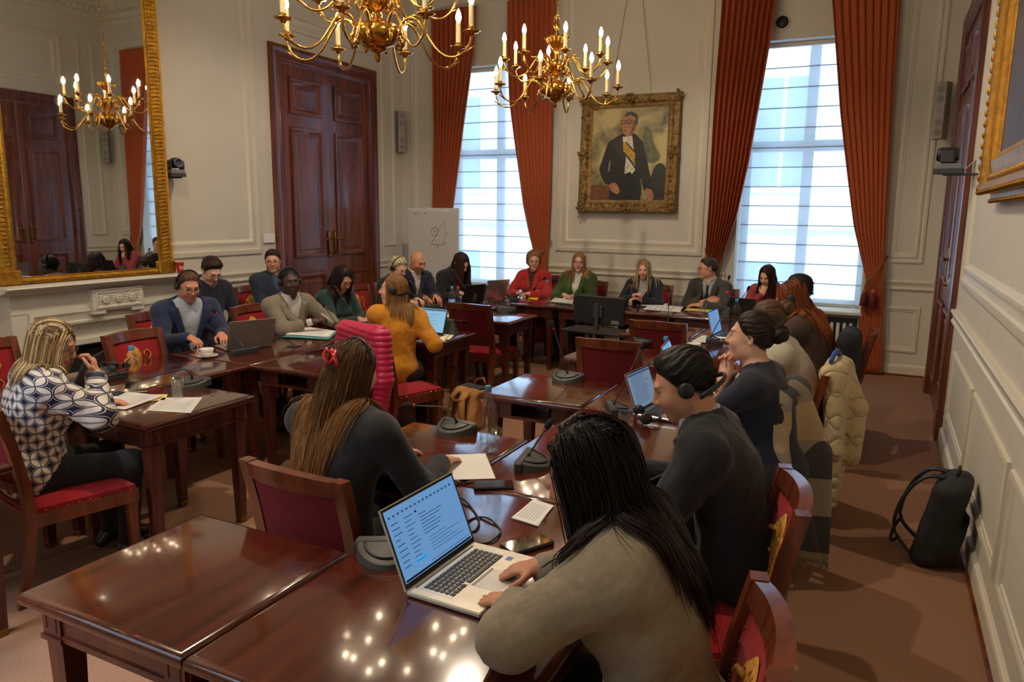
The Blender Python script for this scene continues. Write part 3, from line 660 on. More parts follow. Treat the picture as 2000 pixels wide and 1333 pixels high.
# ---- flip chart
fc_ = thing('flip_chart', 'white flip chart with a hand-drawn triangle by the window', 'flip chart', (-5.70, 8.95, 0), 14)
b = MB(); b.box(-.375, .375, 0, .02, .78, 1.82, .004); b.build('board', M['white'], fc_)
b = MB(); b.box(-.38, .38, -.012, 0, 1.775, 1.835, .004); b.build('paper_clamp', mat('clamp_alu', lin(215, 215, 215), .4), fc_)
pd = MB(); pd.grid(lambda u, v: (-.365+.73*u, -.008-.006*math.sin(3*v)*u, .80+.985*v), 6, 8); pd.build('paper_sheet', mat('flip_paper', lin(205, 202, 200), .85, var=.02), fc_, True)
ink = mat('marker_ink', lin(70, 70, 84), .8, var=0)
def pen(pts, r=.0024):
    k = MB(); k.tube([(x, -.0155, z) for x, z in pts], r, 4); k.build('pen_line', ink, fc_)
tx, tz = .17, 1.33
pen([(tx-.20, tz), (tx, tz+.34), (tx, tz-.01), (tx-.20, tz+.003)]); pen([(tx-.145+.052*math.cos(t), tz+.175+.058*math.sin(t)) for t in np.linspace(0, 6.283, 19)])
pen([(tx-.03, tz), (tx-.03, tz+.03), (tx, tz+.03)]); pen([(tx-.16, tz+.165), (tx-.13, tz+.19)]); pen([(tx-.16, tz+.19), (tx-.13, tz+.165)])
text('3', .05, ink, fc_, (tx-.10, -.016, tz-.035), (rad(90), 0, 0), 'number'); text('4', .05, ink, fc_, (tx+.03, -.016, tz+.15), (rad(90), 0, 0), 'number')
for x in (-.265, -.22, -.12):
    k = MB(); k.ball((x, -.016, 1.755), (.008, .003, .008), 6, 4); k.build('magnet', M['black'], fc_)
for x, y in ((-.32, .02), (.32, .02), (0, .45)):
    l = MB(); l.tube([(x*1.1, y-.1 if y < .1 else y, 0), (x*.7, .03, 1.1)], .012, 6); l.build('leg', M['grey'], fc_)
# ================================================================ CHANDELIERS
bulb_m = bpy.data.materials.new('lit_bulb'); bulb_m.use_nodes = True
_b = bulb_m.node_tree.nodes['Principled BSDF']; _b.inputs['Base Color'].default_value = (1, .9, .7, 1); _b.inputs['Emission Color'].default_value = (1, .80, .54, 1); _b.inputs['Emission Strength'].default_value = BULB
candle_m = mat('candle_sleeve', lin(232, 214, 164), .55, var=.04)
def chandelier(label, x, y, zb, rot):
    r = thing('chandelier', label, 'chandelier', (x, y, zb), rot, 'brass chandeliers')
    b = MB(); b.lathe([(0, 0), (.012, .01), (.022, .035), (.014, .055), (.018, .06), (.055, .075), (.06, .082), (.05, .09), (.10, .105), (.14, .145), (.15, .175), (.148, .205), (.13, .225), (.08, .245), (.04, .26), (.03, .275), (.034, .29), (.026, .305), (.04, .32), (.07, .345), (.092, .385), (.096, .415), (.08, .435), (.04, .445), (.022, .46), (.02, .50), (.03, .53), (.024, .545), (.05, .56), (.075, .60), (.10, .645), (.105, .655), (.06, .675), (.02, .69), (.014, .72)], n=28)
    st = b.build('stem', M['brass'], r, 'auto')
    for k in range(16):
        a = k*math.pi/8; l = MB(); l.tube([(.045*math.cos(a), .045*math.sin(a), .555), (.085*math.cos(a), .085*math.sin(a), .615), (.115*math.cos(a), .115*math.sin(a), .66), (.12*math.cos(a), .12*math.sin(a), .645)], [.008, .011, .009, .003], 5); l.build('crown_leaf', M['brass'], st, True)
    h = MB(); h.tube([(0, 0, .70), (.03, 0, .76), (.005, 0, .80), (-.03, 0, .76), (-.005, 0, .74)], .006, 6); h.tube([(.0, 0, .70), (-.035, 0, .78), (-.02, 0, .85), (.02, 0, .86), (.025, 0, .82)], .007, 6); h.lathe([(.0, .72), (.02, .75), (.012, .79), (.02, .82), (0, .85)], n=10); h.build('hook', M['brass'], r, True)
    ch = MB(); z = .85; i = 0
    while zb+z < ZC-.1:
        a = i % 2
        ch.tube([((.014*math.cos(t) if a else 0), (0 if a else .014*math.cos(t)), z+.03+.034*math.sin(t)) for t in np.linspace(0, 6.283, 11)], .004, 5); z += .058; i += 1
    ch.build('chain', M['brass'], r, True)
    cr_ = MB(); cr_.lathe([(.0, ZC-zb-.11), (.05, ZC-zb-.08), (.07, ZC-zb-.03), (.07, ZC-zb)], n=16); cr_.build('ceiling_rose', M['brass'], r, True)
    low = [(.135,.17),(.15,.215),(.18,.255),(.22,.268),(.26,.25),(.31,.18),(.37,.09),(.44,.035),(.51,.03),(.57,.065),(.60,.12),(.605,.165)]
    upp = [(.085,.39),(.10,.435),(.13,.465),(.165,.47),(.20,.45),(.25,.37),(.30,.315),(.36,.29),(.42,.30),(.47,.345),(.50,.40),(.502,.43)]
    meshes = {}
    for key, pth in (('low', low), ('upp', upp)):
        arm = MB(); P = [Vector((p[0], 0, p[1])) for p in pth]; Q = []
        for i in range(len(P)-1):
            p0, p1, p2, p3 = P[max(i-1, 0)], P[i], P[i+1], P[min(i+2, len(P)-1)]
            for t in (0, .5): Q.append(.5*((2*p1)+(p2-p0)*t+(2*p0-5*p1+4*p2-p3)*t*t+(3*p1-p0-3*p2+p3)*t**3))
        Q.append(P[-1]); arm.tube(Q, [.013-.005*min(1, i/10) for i in range(len(Q))], 7)
        x0, z0 = pth[3]; arm.tube([(x0-.03, 0, z0-.005), (x0+.02, 0, z0+.012), (x0+.06, 0, z0+.0), (x0+.085, 0, z0+.012)], [.008, .010, .007, .002], 6)
        x0, z0 = pth[0]; arm.tube([(x0+.01, 0, z0+.02), (x0+.045, 0, z0-.03), (x0+.03, 0, z0-.075), (x0-.002, 0, z0-.07), (x0+.005, 0, z0-.045)], [.012, .011, .010, .009, .008], 6)
        x0, z0 = pth[-3]; arm.tube([(x0-.02, 0, z0-.02), (x0+.03, 0, z0+.01), (x0+.055, 0, z0+.03)], [.007, .006, .002], 6)
        meshes[key] = arm.mesh('arm', M['brass'], True)
        x0, z0 = pth[-1]; pan = MB(); pan.lathe([(0, z0-.018), (.015, z0-.015), (.02, z0), (.05, z0+.008), (.056, z0+.016), (.05, z0+.017), (.02, z0+.012), (.018, z0+.03), (.021, z0+.034), (.021, z0+.04), (0, z0+.04)], (x0, 0, 0), 16); meshes[key+'pan'] = pan.mesh('drip_pan', M['brass'], True)
        cd_ = MB(); cd_.lathe([(.0165, z0+.04), (.0165, z0+.165), (.012, z0+.168), (0, z0+.168)], (x0, 0, 0), 12); meshes[key+'can'] = cd_.mesh('candle_sleeve', candle_m, 'auto')
        bu = MB(); bu.lathe([(.009, z0+.168), (.012, z0+.176), (.019, z0+.195), (.0195, z0+.205), (.014, z0+.23), (.006, z0+.25), (0, z0+.258)], (x0, 0, 0), 10); meshes[key+'bulb'] = bu.mesh('bulb', bulb_m, True)
    for key, off in (('low', 0), ('upp', 22.5)):
        for k in range(8):
            a = link('arm', meshes[key], r); a.rotation_euler = (0, 0, rad(off+45*k))
            for nm in ('pan', 'can', 'bulb'): link({'pan': 'drip_pan', 'can': 'candle_sleeve', 'bulb': 'bulb'}[nm], meshes[key+nm], a)
    return r
chandelier('brass chandelier hanging in front of the portrait wall', -2.98, 6.89, 2.79, 10)
chandelier('larger-looking brass chandelier hanging before the left door', -2.98, 4.04, 2.72, 18)
chandelier('brass chandelier above the front tables, seen only in reflections', -2.98, 1.19, 2.75, 5)

# ---- recessed ceiling downlights (their crisp table shadows show on the carpet)
for x, y, lb in ((-2.70, 1.80, 'recessed ceiling downlight above the front tables'), (-2.95, 5.40, 'recessed ceiling downlight between the chandeliers')):
    r = thing('ceiling_downlight', lb, 'ceiling light', (x, y, ZC), 0, 'ceiling downlights')
    b = MB(); b.lathe([(.05, -.012), (.075, -.012), (.08, 0), (.05, 0)], n=24); b.build('trim_ring', M['white'], r, True)
    b = MB(); b.lathe([(0, -.004), (.05, -.004), (.05, -.002), (0, -.002)], n=24); b.build('lens', bulb_m, r)
    sp_ = bpy.data.lights.new('downlight', 'SPOT'); sp_.energy = SPOT; sp_.color = (1, .84, .64); sp_.spot_size = rad(135); sp_.spot_blend = .35; sp_.shadow_soft_size = .05
    so2 = bpy.data.objects.new('downlight_lamp', sp_); COL.objects.link(so2); so2.parent = r; so2.location = (0, 0, -.03)
# ================================================================ TABLES
TZ = .753
def table(label, x0, x1, y0, y1, cat='table', group='mahogany conference tables', grain='y', holes=(), legs=True):
    cx, cy = (x0+x1)/2, (y0+y1)/2; w, d = (x1-x0)/2, (y1-y0)/2
    r = thing('conference_table', label, cat, (cx, cy, 0), 0, group)
    t = MB(); e = .002
    k = [(0.012, TZ-.040), (.004, TZ-.036), (0, TZ-.026), (0.002, TZ-.012), (.010, TZ-.003), (.022, TZ)]
    vs = []; fs = []
    for o, z in k:
        for sx, sy in ((-1, -1), (1, -1), (1, 1), (-1, 1)): vs.append((sx*(w-e-o), sy*(d-e-o), z))
    for i in range(len(k)-1):
        for q in range(4): fs.append((i*4+q, i*4+(q+1) % 4, i*4+4+(q+1) % 4, i*4+4+q))
    fs += [(3, 2, 1, 0), tuple(len(k)*4-4+q for q in range(4))]
    t.add(vs, fs); t.build('table_top', M['mahogy'] if grain == 'y' else M['mahog'], r, 'auto')
    iw, id_ = w-.05, d-.05; z0, z1 = .625, TZ-.04
    for side in range(4):
        a = MB(); L = (iw, iw, id_, id_)[side]
        segs = [(-L+.035, L-.035)]
        if side in holes:
            segs = [(-L+.035, -L+.16), (L-.16, L-.035)]
        def put(u0, u1, v0, v1, zz0, zz1, mbx=a):
            if side == 0: mbx.box(u0, u1, -id_+v0, -id_+v1, zz0, zz1)
            elif side == 1: mbx.box(u0, u1, id_-v1, id_-v0, zz0, zz1)
            elif side == 2: mbx.box(-iw+v0, -iw+v1, u0, u1, zz0, zz1)
            else: mbx.box(iw-v1, iw-v0, u0, u1, zz0, zz1)
        for u0, u1 in segs: put(u0, u1, 0, .02, z0, z1)
        put(-L+.035, L-.035, -.006, .024, z0-.012, z0+.006)
        if side in holes:
            put(-L+.16, L-.16, .0, .02, z1-.012, z1); put(-L+.16, L-.16, .20, .215, z0, z1)
            put(-L+.15, -L+.16, 0, .2, z0, z1); put(L-.16, L-.15, 0, .2, z0, z1); put(-L+.15, L-.15, 0, .215, z0-.006, z0+.002)
        a.build('apron', M['mahogd'], r)
    for sx in (-1, 1):
        for sy in (-1, 1):
            X, Y = sx*(iw-.03), sy*(id_-.03); l = MB()
            l.box(X-.038, X+.038, Y-.038, Y+.038, z0, z1); l.box(X-.044, X+.044, Y-.044, Y+.044, z0-.016, z0-.002); 
            top, bot = .034, .021
            l.add([(X+a*top, Y+b*top, z0-.016) for a, b in ((-1,-1),(1,-1),(1,1),(-1,1))]+[(X+a*bot, Y+b*bot, 0.03) for a, b in ((-1,-1),(1,-1),(1,1),(-1,1))], [(0,1,2,3),(4,5,6,7),(0,1,5,4),(1,2,6,5),(2,3,7,6),(3,0,4,7)])
            for ax in (0, 1):
                for s in (-1, 1):
                    fm = MB(); P = (lambda a, b, dd: (X+a, Y+s*(.038+dd), b)) if ax == 0 else (lambda a, b, dd: (X+s*(.038+dd), Y+a, b))
                    rect_mould(l, P, -.026, .026, z0+.012, z1-.012, [(0, 0), (.003, .003), (.006, .003), (.009, 0)])
            lo = l.build('leg', M['mahogd'], r)
            c = MB(); c.box(X-.0225, X+.0225, Y-.0225, Y+.0225, 0, .032, .003); c.build('brass_cap', M['brassd'], lo)
    return r
RI, RO, LI, LO = -1.40, -.60, -3.78, -4.58
for y0, y1, d in ((1.08, 1.71, 'bare corner table nearest the camera, chandelier glints on it'), (2.37, 3.02, 'mahogany side table with white sheet before the woman with red clip'),
      (3.68, 4.32, 'mahogany side table with lone microphone before empty chair'), (4.94, 5.60, 'mahogany side table behind the monitor stand, empty chair tucked in'), (6.24, 6.90, 'small mahogany side table right of the black monitor')):
    table(d, -2.05, RI, y0, y1, holes=() if y0 < 1.5 else (0,), grain='y')
for y0, y1, d in ((2.32, 3.03, 'mahogany side table with loose sheets before the patterned blouse'), (3.62, 4.29, 'mahogany side table right of the navy-blazer man, half hidden'), (4.93, 5.60, 'mahogany side table with laptop of woman in yellow jacket'), (6.25, 6.91, 'mahogany side table holding one microphone behind empty red chair'), (1.02, 1.70, 'mahogany side table cut off at left photo edge')):
    table(d, LI, -3.13, y0, y1, holes=() if y0 < 3 else (0,), grain='y')
prev = 1.08
for i, y in enumerate((2.37, 3.68, 4.94, 6.24, 7.60)):
    table(['long mahogany table under the silver laptop in the foreground', 'long mahogany table in front of man in dark jacket', 'long mahogany table before woman resting chin on hands', 'long mahogany table before the long-haired woman in brown vest', 'long mahogany table at far end of right row'][i], RI, RO, prev, y, grain='y', holes=(2,)); prev = y
prev = 1.02
for i, y in enumerate((2.32, 3.62, 4.93, 6.25, 7.60)):
    table(['long mahogany table at left photo edge, nearest the camera', 'long mahogany table with water bottle before empty lion chair', 'long mahogany table before the man in navy blazer', 'long mahogany table before the teal-sweater woman', 'long mahogany table before man with shaved head'][i], LO, LI, prev, y, grain='y', holes=(3,)); prev = y
prev = LO
for i, x in enumerate((-3.25, -1.93, RO)):
    table(['far head table before the woman in red jacket', 'far head table behind the black monitor', 'far head table before the man with red lanyard'][i], prev, x, 7.60, 8.40, grain='x', holes=()); prev = x
# ================================================================ CHAIRS
def chair_master():
    r = thing('upholstered_chair', 'x', 'chair', (0, 0, 0), 0, 'red upholstered mahogany chairs')
    sw, sr, sd = .245, .215, .23
    s = MB()
    def sf(u, v):
        x = (-1+2*u); y = -sd+2*sd*v; w_ = sr+(sw-sr)*v; d = (1-abs(x)**4)*(1-abs(2*v-1)**4)
        return (x*w_, y, .445+.045*d**.6)
    s.grid(sf, 12, 12); s.grid(lambda u, v: ((-1+2*u)*(sr+(sw-sr)*v), -sd+2*sd*v, .42), 1, 1)
    ring = [(-sr, -sd), (sr, -sd), (sw, sd), (-sw, sd)]
    for i in range(4):
        a, b = ring[i], ring[(i+1) % 4]; s.add([(*a, .42), (*b, .42), (*b, .446), (*a, .446)], [(0, 1, 2, 3)])
    s.build('seat_cushion', M['red'], r, 'auto')
    f = MB(); f.prism([(-sr-.008, -sd-.005), (sr+.008, -sd-.005), (sw+.01, sd+.012), (-sw-.01, sd+.012)], .36, .424); f.build('seat_rail', M['chairw'], r)
    for sx in (-1, 1):
        l = MB(); X, Y = sx*(sw-.02), sd-.018
        l.add([(X+a*.024, Y+b*.024, .37) for a, b in ((-1,-1),(1,-1),(1,1),(-1,1))]+[(X+a*.015, Y+b*.015, 0) for a, b in ((-1,-1),(1,-1),(1,1),(-1,1))], [(0,1,2,3),(4,5,6,7),(0,1,5,4),(1,2,6,5),(2,3,7,6),(3,0,4,7)]); l.build('leg', M['chairw'], r)
    # rear legs sweep up into back stiles
    pth = [(0, -.30), (.2, -.25), (.40, -.225), (.55, -.235), (.75, -.27), (.93, -.315)]
    def rear(sx, lo, hi, nm, topw=.026):
        zs = [z for z, y in pth if lo < z < hi]; zs = [lo]+zs+[hi]; m_ = MB(); vs = []; fs = []
        for z in zs:
            y = float(np.interp(z, [q[0] for q in pth], [q[1] for q in pth])); h = .016+.008*min(1, z/.4)
            X = sx*(sr-.004+.004*min(1, z/.5))
            for a, b in ((-1,-1),(1,-1),(1,1),(-1,1)): vs.append((X+a*h, y+b*h*.9, z))
        for i in range(len(zs)-1):
            for q in range(4): fs.append((i*4+q, i*4+(q+1) % 4, i*4+4+(q+1) % 4, i*4+4+q))
        fs += [(3, 2, 1, 0), tuple(len(zs)*4-4+q for q in range(4))]; m_.add(vs, fs); return m_.build(nm, M['chairw'], r)
    for sx in (-1, 1): rear(sx, 0, .40, 'leg'); rear(sx, .40, .93, 'back_stile')
    def bow(x): return -.035*(1-(x/.215)**2)
    def yb(z): return float(np.interp(z, [q[0] for q in pth], [q[1] for q in pth]))
    def slab(z0, z1, t0, t1, nm, m, x1=.195, nz=4, dome=0., nx=8, top=None):
        g = MB(); vs = []; fs = []; w_ = nx+1
        for s_ in (0, 1):
            for j in range(nz+1):
                for i in range(nx+1):
                    x = -x1+2*x1*i/nx; zz = z0+(z1-z0)*j/nz
                    if top: zz = z0+((z1+top*(1-(x/x1)**2))-z0)*j/nz
                    dd = dome*(1-abs(2*i/nx-1)**3)*(1-abs(2*j/nz-1)**3)
                    vs.append((x, yb(zz)+bow(x)+((t1+dd) if s_ else (t0-dd*.3)), zz))
        N_ = w_*(nz+1)
        for j in range(nz):
            for i in range(nx): a = j*w_+i; fs.append((a, a+1, a+1+w_, a+w_)); fs.append((N_+a+w_, N_+a+1+w_, N_+a+1, N_+a))
        for i in range(nx): fs.append((i, N_+i, N_+i+1, i+1)); a = nz*w_+i; fs.append((a, a+1, N_+a+1, N_+a))
        for j in range(nz): a = j*w_; fs.append((a, a+w_, N_+a+w_, N_+a)); a += nx; fs.append((a, N_+a, N_+a+w_, a+w_))
        g.add(vs, fs); return g.build(nm, m, r, 'auto')
    slab(.868, .925, -.018, .022, 'top_rail', M['chairw'], .215, 3, 0, 10, .012); slab(.53, .575, -.014, .016, 'lower_rail', M['chairw'], .20, 2)
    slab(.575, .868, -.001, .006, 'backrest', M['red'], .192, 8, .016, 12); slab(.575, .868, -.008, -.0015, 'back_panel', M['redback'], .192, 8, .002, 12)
    nb = MB()
    for i in range(9):
        x = -.178+.356*i/8
        for z in (.588, .855): nb.ball((x, yb(z)+bow(x)+.010, z), .005, 5, 3)
    for i in range(1, 6):
        z = .588+.267*i/6
        for x in (-.178, .178): nb.ball((x, yb(z)+bow(x)+.010, z), .005, 5, 3)
    for i in range(10):
        x = -.23+.46*i/9; nb.ball((x, sd+.002, .43), .005, 5, 3)
        y = -.21+.42*i/9
        for s2 in (-1, 1): nb.ball((s2*(sr+(sw-sr)*(y+sd)/(2*sd)+.002), y, .43), .005, 5, 3)
    nb.build('brass_nails', M['brassd'], r, kind='stuff')
    # embroidered lion on the front of the back
    gm = mat('gold_thread', lin(206, 146, 52), .6, .2, var=.3, scale=60, bump=.4, bscale=300)
    lp = [(-.055,.60),(-.045,.66),(-.06,.70),(-.05,.74),(-.055,.77),(-.035,.80),(-.015,.825),(.005,.815),(.02,.79),(.025,.75),(.02,.70),(.028,.65),(.022,.60),(0,.585),(-.03,.59)]
    lp = [(x*1.55, .71+(z-.71)*1.05) for x, z in lp]; lp = smooth_poly(lp, 3); e = MB(); n = len(lp)
    pos = lambda x, z, d: (-x, yb(z)+bow(x)+.0205+d, z)
    e.add([pos(x, z, 0) for x, z in lp]+[pos(x, z, .002) for x, z in lp]+[pos(-.012, .70, .004)], [(i, (i+1) % n, n+(i+1) % n, n+i) for i in range(n)]+[(n+i, n+(i+1) % n, 2*n) for i in range(n)])
    rs = random.Random(3)
    for k in range(26):
        x = rs.uniform(-.07, .03); z = rs.uniform(.61, .81); e.tube([pos(x, z, .001), pos(x-.010, z-.014, .004), pos(x-.002, z-.030, .002)], [.002, .004, .002], 5)
    e.tube([pos(-.06, .76, .004), pos(-.11, .745, .006), pos(-.13, .72, .006)], [.01, .008, .004], 6); e.tube([pos(-.06, .68, .004), pos(-.11, .67, .006), pos(-.13, .64, .006)], [.01, .008, .004], 6)
    e.tube([pos(.04, .62, .004), pos(.09, .60, .006), pos(.105, .64, .006), pos(.075, .68, .006), pos(.085, .72, .006), pos(.11, .755, .006), pos(.09, .79, .006), pos(.06, .775, .006), pos(.065, .745, .006)], [.004, .005, .005, .006, .005, .005, .005, .005, .007], 6)
    e.build('lion_emblem', gm, r, True)
    return r
CH = chair_master(); KIDS[CH.name] = [o for o in bpy.data.objects if o.parent == CH]
first_chair = [True]
def chair(label, x, y, rz):
    if first_chair[0]:
        first_chair[0] = False; CH.location = (x, y, 0); CH.rotation_euler = (0, 0, rad(rz)); CH['label'] = label; return CH
    return dup(CH, (x, y, 0), rz, label)
# ================================================================ PEOPLE: signed-distance figures turned into meshes
f32 = np.float32
def A3(*v): return np.array(v if len(v) > 1 else v[0], dtype=f32)
def nrm(v): v = np.asarray(v, f32); return v/max(1e-9, float(np.linalg.norm(v)))
def smin(a, b, k): h = np.maximum(k-np.abs(a-b), 0)/k; return np.minimum(a, b)-h*h*(k*.25)
def smax(a, b, k): return -smin(-a, -b, k)
def cone(p, a, b, ra, rb):
    ba = A3(b)-A3(a); pa = p-A3(a); t = np.clip(pa@ba/max(1e-9, float(ba@ba)), 0, 1)
    return np.sqrt(((pa-t[:, None]*ba)**2).sum(1))-(ra+(rb-ra)*t)
def ell(p, c, r, R=None):
    q = p-A3(c)
    if R is not None: q = q@R
    r = A3(r); k0 = np.sqrt(((q/r)**2).sum(1)); k1 = np.sqrt(((q/(r*r))**2).sum(1)); return k0*(k0-1)/np.maximum(k1, 1e-6)
def isosurf(f, lo, hi, h):
    lo = A3(lo); n = np.ceil((A3(hi)-lo)/h/4).astype(int)*4+4; nc = n//4
    g = np.stack(np.meshgrid(*[np.arange(k) for k in nc], indexing='ij'), -1).reshape(-1, 3)
    cv = f((lo+(g*4+1.5)*h).astype(f32)).astype(f32); act = np.abs(cv) < 4.6*h
    V = np.repeat(np.repeat(np.repeat(cv.reshape(nc), 4, 0), 4, 1), 4, 2)
    off = np.stack(np.meshgrid(*[np.arange(4)]*3, indexing='ij'), -1).reshape(-1, 3)
    ga = g[act]; pts = (lo+((ga*4)[:, None, :]+off[None])*h).reshape(-1, 3).astype(f32); vals = np.empty(len(pts), f32)
    for i in range(0, len(pts), 200000): vals[i:i+200000] = f(pts[i:i+200000])
    Vt = V.reshape(nc[0], 4, nc[1], 4, nc[2], 4).transpose(0, 2, 4, 1, 3, 5)
    Vt[ga[:, 0], ga[:, 1], ga[:, 2]] = vals.reshape(-1, 4, 4, 4)
    S = V < 0; m = [S[a:S.shape[0]-1+a, b:S.shape[1]-1+b, c:S.shape[2]-1+c] for a in (0,1) for b in (0,1) for c in (0,1)]
    cnt = sum(x.astype(np.int8) for x in m); cells = np.argwhere((cnt > 0) & (cnt < 8))
    idx = -np.ones(cnt.shape, np.int32); idx[tuple(cells.T)] = np.arange(len(cells))
    acc = np.zeros((len(cells), 3), f32); num = np.zeros(len(cells), f32); cor = {}
    for a in (0,1):
        for b in (0,1):
            for c in (0,1): cor[a,b,c] = V[cells[:,0]+a, cells[:,1]+b, cells[:,2]+c]
    for ax in range(3):
        for u in (0,1):
            for v in (0,1):
                k0 = [0,0,0]; o = [q for q in range(3) if q != ax]; k0[o[0]] = u; k0[o[1]] = v; k1 = list(k0); k1[ax] = 1
                a, b = cor[tuple(k0)], cor[tuple(k1)]; x = (a < 0) != (b < 0)
                t = np.where(x, a/np.where(np.abs(a-b) < 1e-9, 1, a-b), 0); P = np.tile(A3(k0), (len(cells), 1)); P[:, ax] = t
                acc[x] += P[x]; num[x] += 1
    vs = lo+(cells+acc/np.maximum(num, 1)[:, None])*h
    fs = []
    for ax in range(3):
        o = [q for q in range(3) if q != ax]
        a = [slice(None)]*3; b = [slice(None)]*3; a[ax] = slice(0, -1); b[ax] = slice(1, None)
        x = np.argwhere(S[tuple(a)] != S[tuple(b)])
        x = x[(x[:, o[0]] > 0) & (x[:, o[1]] > 0) & (x[:, o[0]] < idx.shape[o[0]]) & (x[:, o[1]] < idx.shape[o[1]])]
        sg = S[tuple(x.T)]
        e0 = np.zeros(3, int); e0[o[0]] = 1; e1 = np.zeros(3, int); e1[o[1]] = 1
        q = [idx[tuple((x-d).T)] for d in (e0+e1, e1, e0*0, e0)]
        Q = np.stack(q, 1); flip = sg if ax != 1 else ~sg
        Q[~flip] = Q[~flip][:, ::-1]; fs.append(Q)
    F = np.concatenate(fs); F = F[(F >= 0).all(1)]
    return vs.astype(f32), F
def np_mesh(name, vs, fs, m, parent, col=None, smooth=True, label=None):
    me = bpy.data.meshes.new(name); k = fs.shape[1]
    me.vertices.add(len(vs)); me.vertices.foreach_set('co', np.asarray(vs, f32).ravel())
    me.loops.add(fs.size); me.loops.foreach_set('vertex_index', fs.ravel().astype(np.int32))
    me.polygons.add(len(fs)); me.polygons.foreach_set('loop_start', np.arange(0, fs.size, k, dtype=np.int32))
    if smooth: me.polygons.foreach_set('use_smooth', np.ones(len(fs), bool))
    if col is not None:
        a = me.color_attributes.new('Col', 'FLOAT_COLOR', 'POINT'); a.data.foreach_set('color', np.concatenate([col, np.ones((len(col), 1))], 1).astype(f32).ravel())
    me.update(calc_edges=True); me.materials.append(m); return link(name, me, parent, label)
def rotm(yaw=0, pitch=0, roll=0):
    """head frame: x right, y forward, z up. yaw + = to own left, pitch + = down"""
    cy, sy = math.cos(rad(yaw)), math.sin(rad(yaw)); cp, sp = math.cos(rad(-pitch)), math.sin(rad(-pitch)); cr, sr = math.cos(rad(roll)), math.sin(rad(roll))
    Rz = np.array([[cy,-sy,0],[sy,cy,0],[0,0,1]]); Rx = np.array([[1,0,0],[0,cp,-sp],[0,sp,cp]]); Ry = np.array([[cr,0,sr],[0,1,0],[-sr,0,cr]])
    return (Rz@Rx@Ry).astype(f32)
def ik(S, T, l1, l2, hint):
    S, T = A3(S), A3(T); d = T-S; L = float(np.linalg.norm(d)); L2 = min(L, (l1+l2)*.985); T = S+d/L*L2
    a = (l1*l1-l2*l2+L2*L2)/(2*L2); h = math.sqrt(max(0, l1*l1-a*a)); dn = d/L; hv = A3(hint)-dn*float(A3(hint)@dn); hv = nrm(hv)
    return S+dn*a+hv*h, T
def folds(p, amp, s=1., seed=0.):
    x, y, z = p[:, 0]*s+seed, p[:, 1]*s, p[:, 2]*s
    a = np.sin(31*z+9*x+3.1*np.sin(17*y+5*x)+seed*7)*np.sin(13*x+11*y+2*np.sin(9*z+seed))
    b = np.sin(19*(x+z)+7*y+2.3*np.sin(23*x-8*z+seed*3))
    n1 = np.sin(8*x+6*y-5*z+seed*2)+.6*np.sin(15*y-9*x+seed); cr = (1-np.abs(np.sin(19*z+9*x*np.sin(seed+1)+13*y+2.4*n1)))**3
    c2 = (1-np.abs(np.sin(25*x-15*z+11*y+2.6*n1+seed)))**3
    return amp*(.42*a+.25*b+.38*cr+.34*c2)
skin_cache = {}
def skin_mat():
    if 'skin' in MATS: return MATS['skin']
    m = mat('skin', (1, 1, 1), .48, var=.05, scale=60, attr='Col'); b = m.node_tree.nodes['Principled BSDF']
    b.inputs['Subsurface Weight'].default_value = .08; b.inputs['Subsurface Radius'].default_value = (.01, .004, .002); b.inputs['Subsurface Scale'].default_value = .4; return m
def hair_mat():
    m = mat('hair', (1, 1, 1), .5, var=.16, scale=160, attr='Col', spec=.25); return m
def fabric(col, rough=.85, sheen=.15, bump=.25, bs=420, var=.10, sc=60):
    nm = 'cloth_%d_%d_%d_%d' % (col[0]*9999, col[1]*9999, col[2]*9999, bs)
    if nm in MATS: return MATS[nm]
    m = mat(nm, col, rough, var=var, scale=sc, bump=bump, bscale=bs, sheen=sheen); nt = m.node_tree; N = nt.nodes; L = nt.links
    b1 = [n for n in N if n.type == 'BUMP'][0]; tc = [n for n in N if n.type == 'TEX_COORD'][0]
    nz = N.new('ShaderNodeTexNoise'); nz.inputs['Scale'].default_value = 9; nz.inputs['Detail'].default_value = 2.5; nz.inputs['Distortion'].default_value = 1.2; L.new(tc.outputs['Object'], nz.inputs['Vector'])
    b2 = N.new('ShaderNodeBump'); b2.inputs['Strength'].default_value = .30; b2.inputs['Distance'].default_value = .025; L.new(nz.outputs[0], b2.inputs['Height']); L.new(b2.outputs[0], b1.inputs['Normal']); return m
HZ = ([-.13, -.09, -.05, -.02, .005, .03, .05, .065, .10], [-.085, -.075, -.045, -.012, .012, .030, .060, .070, .074])
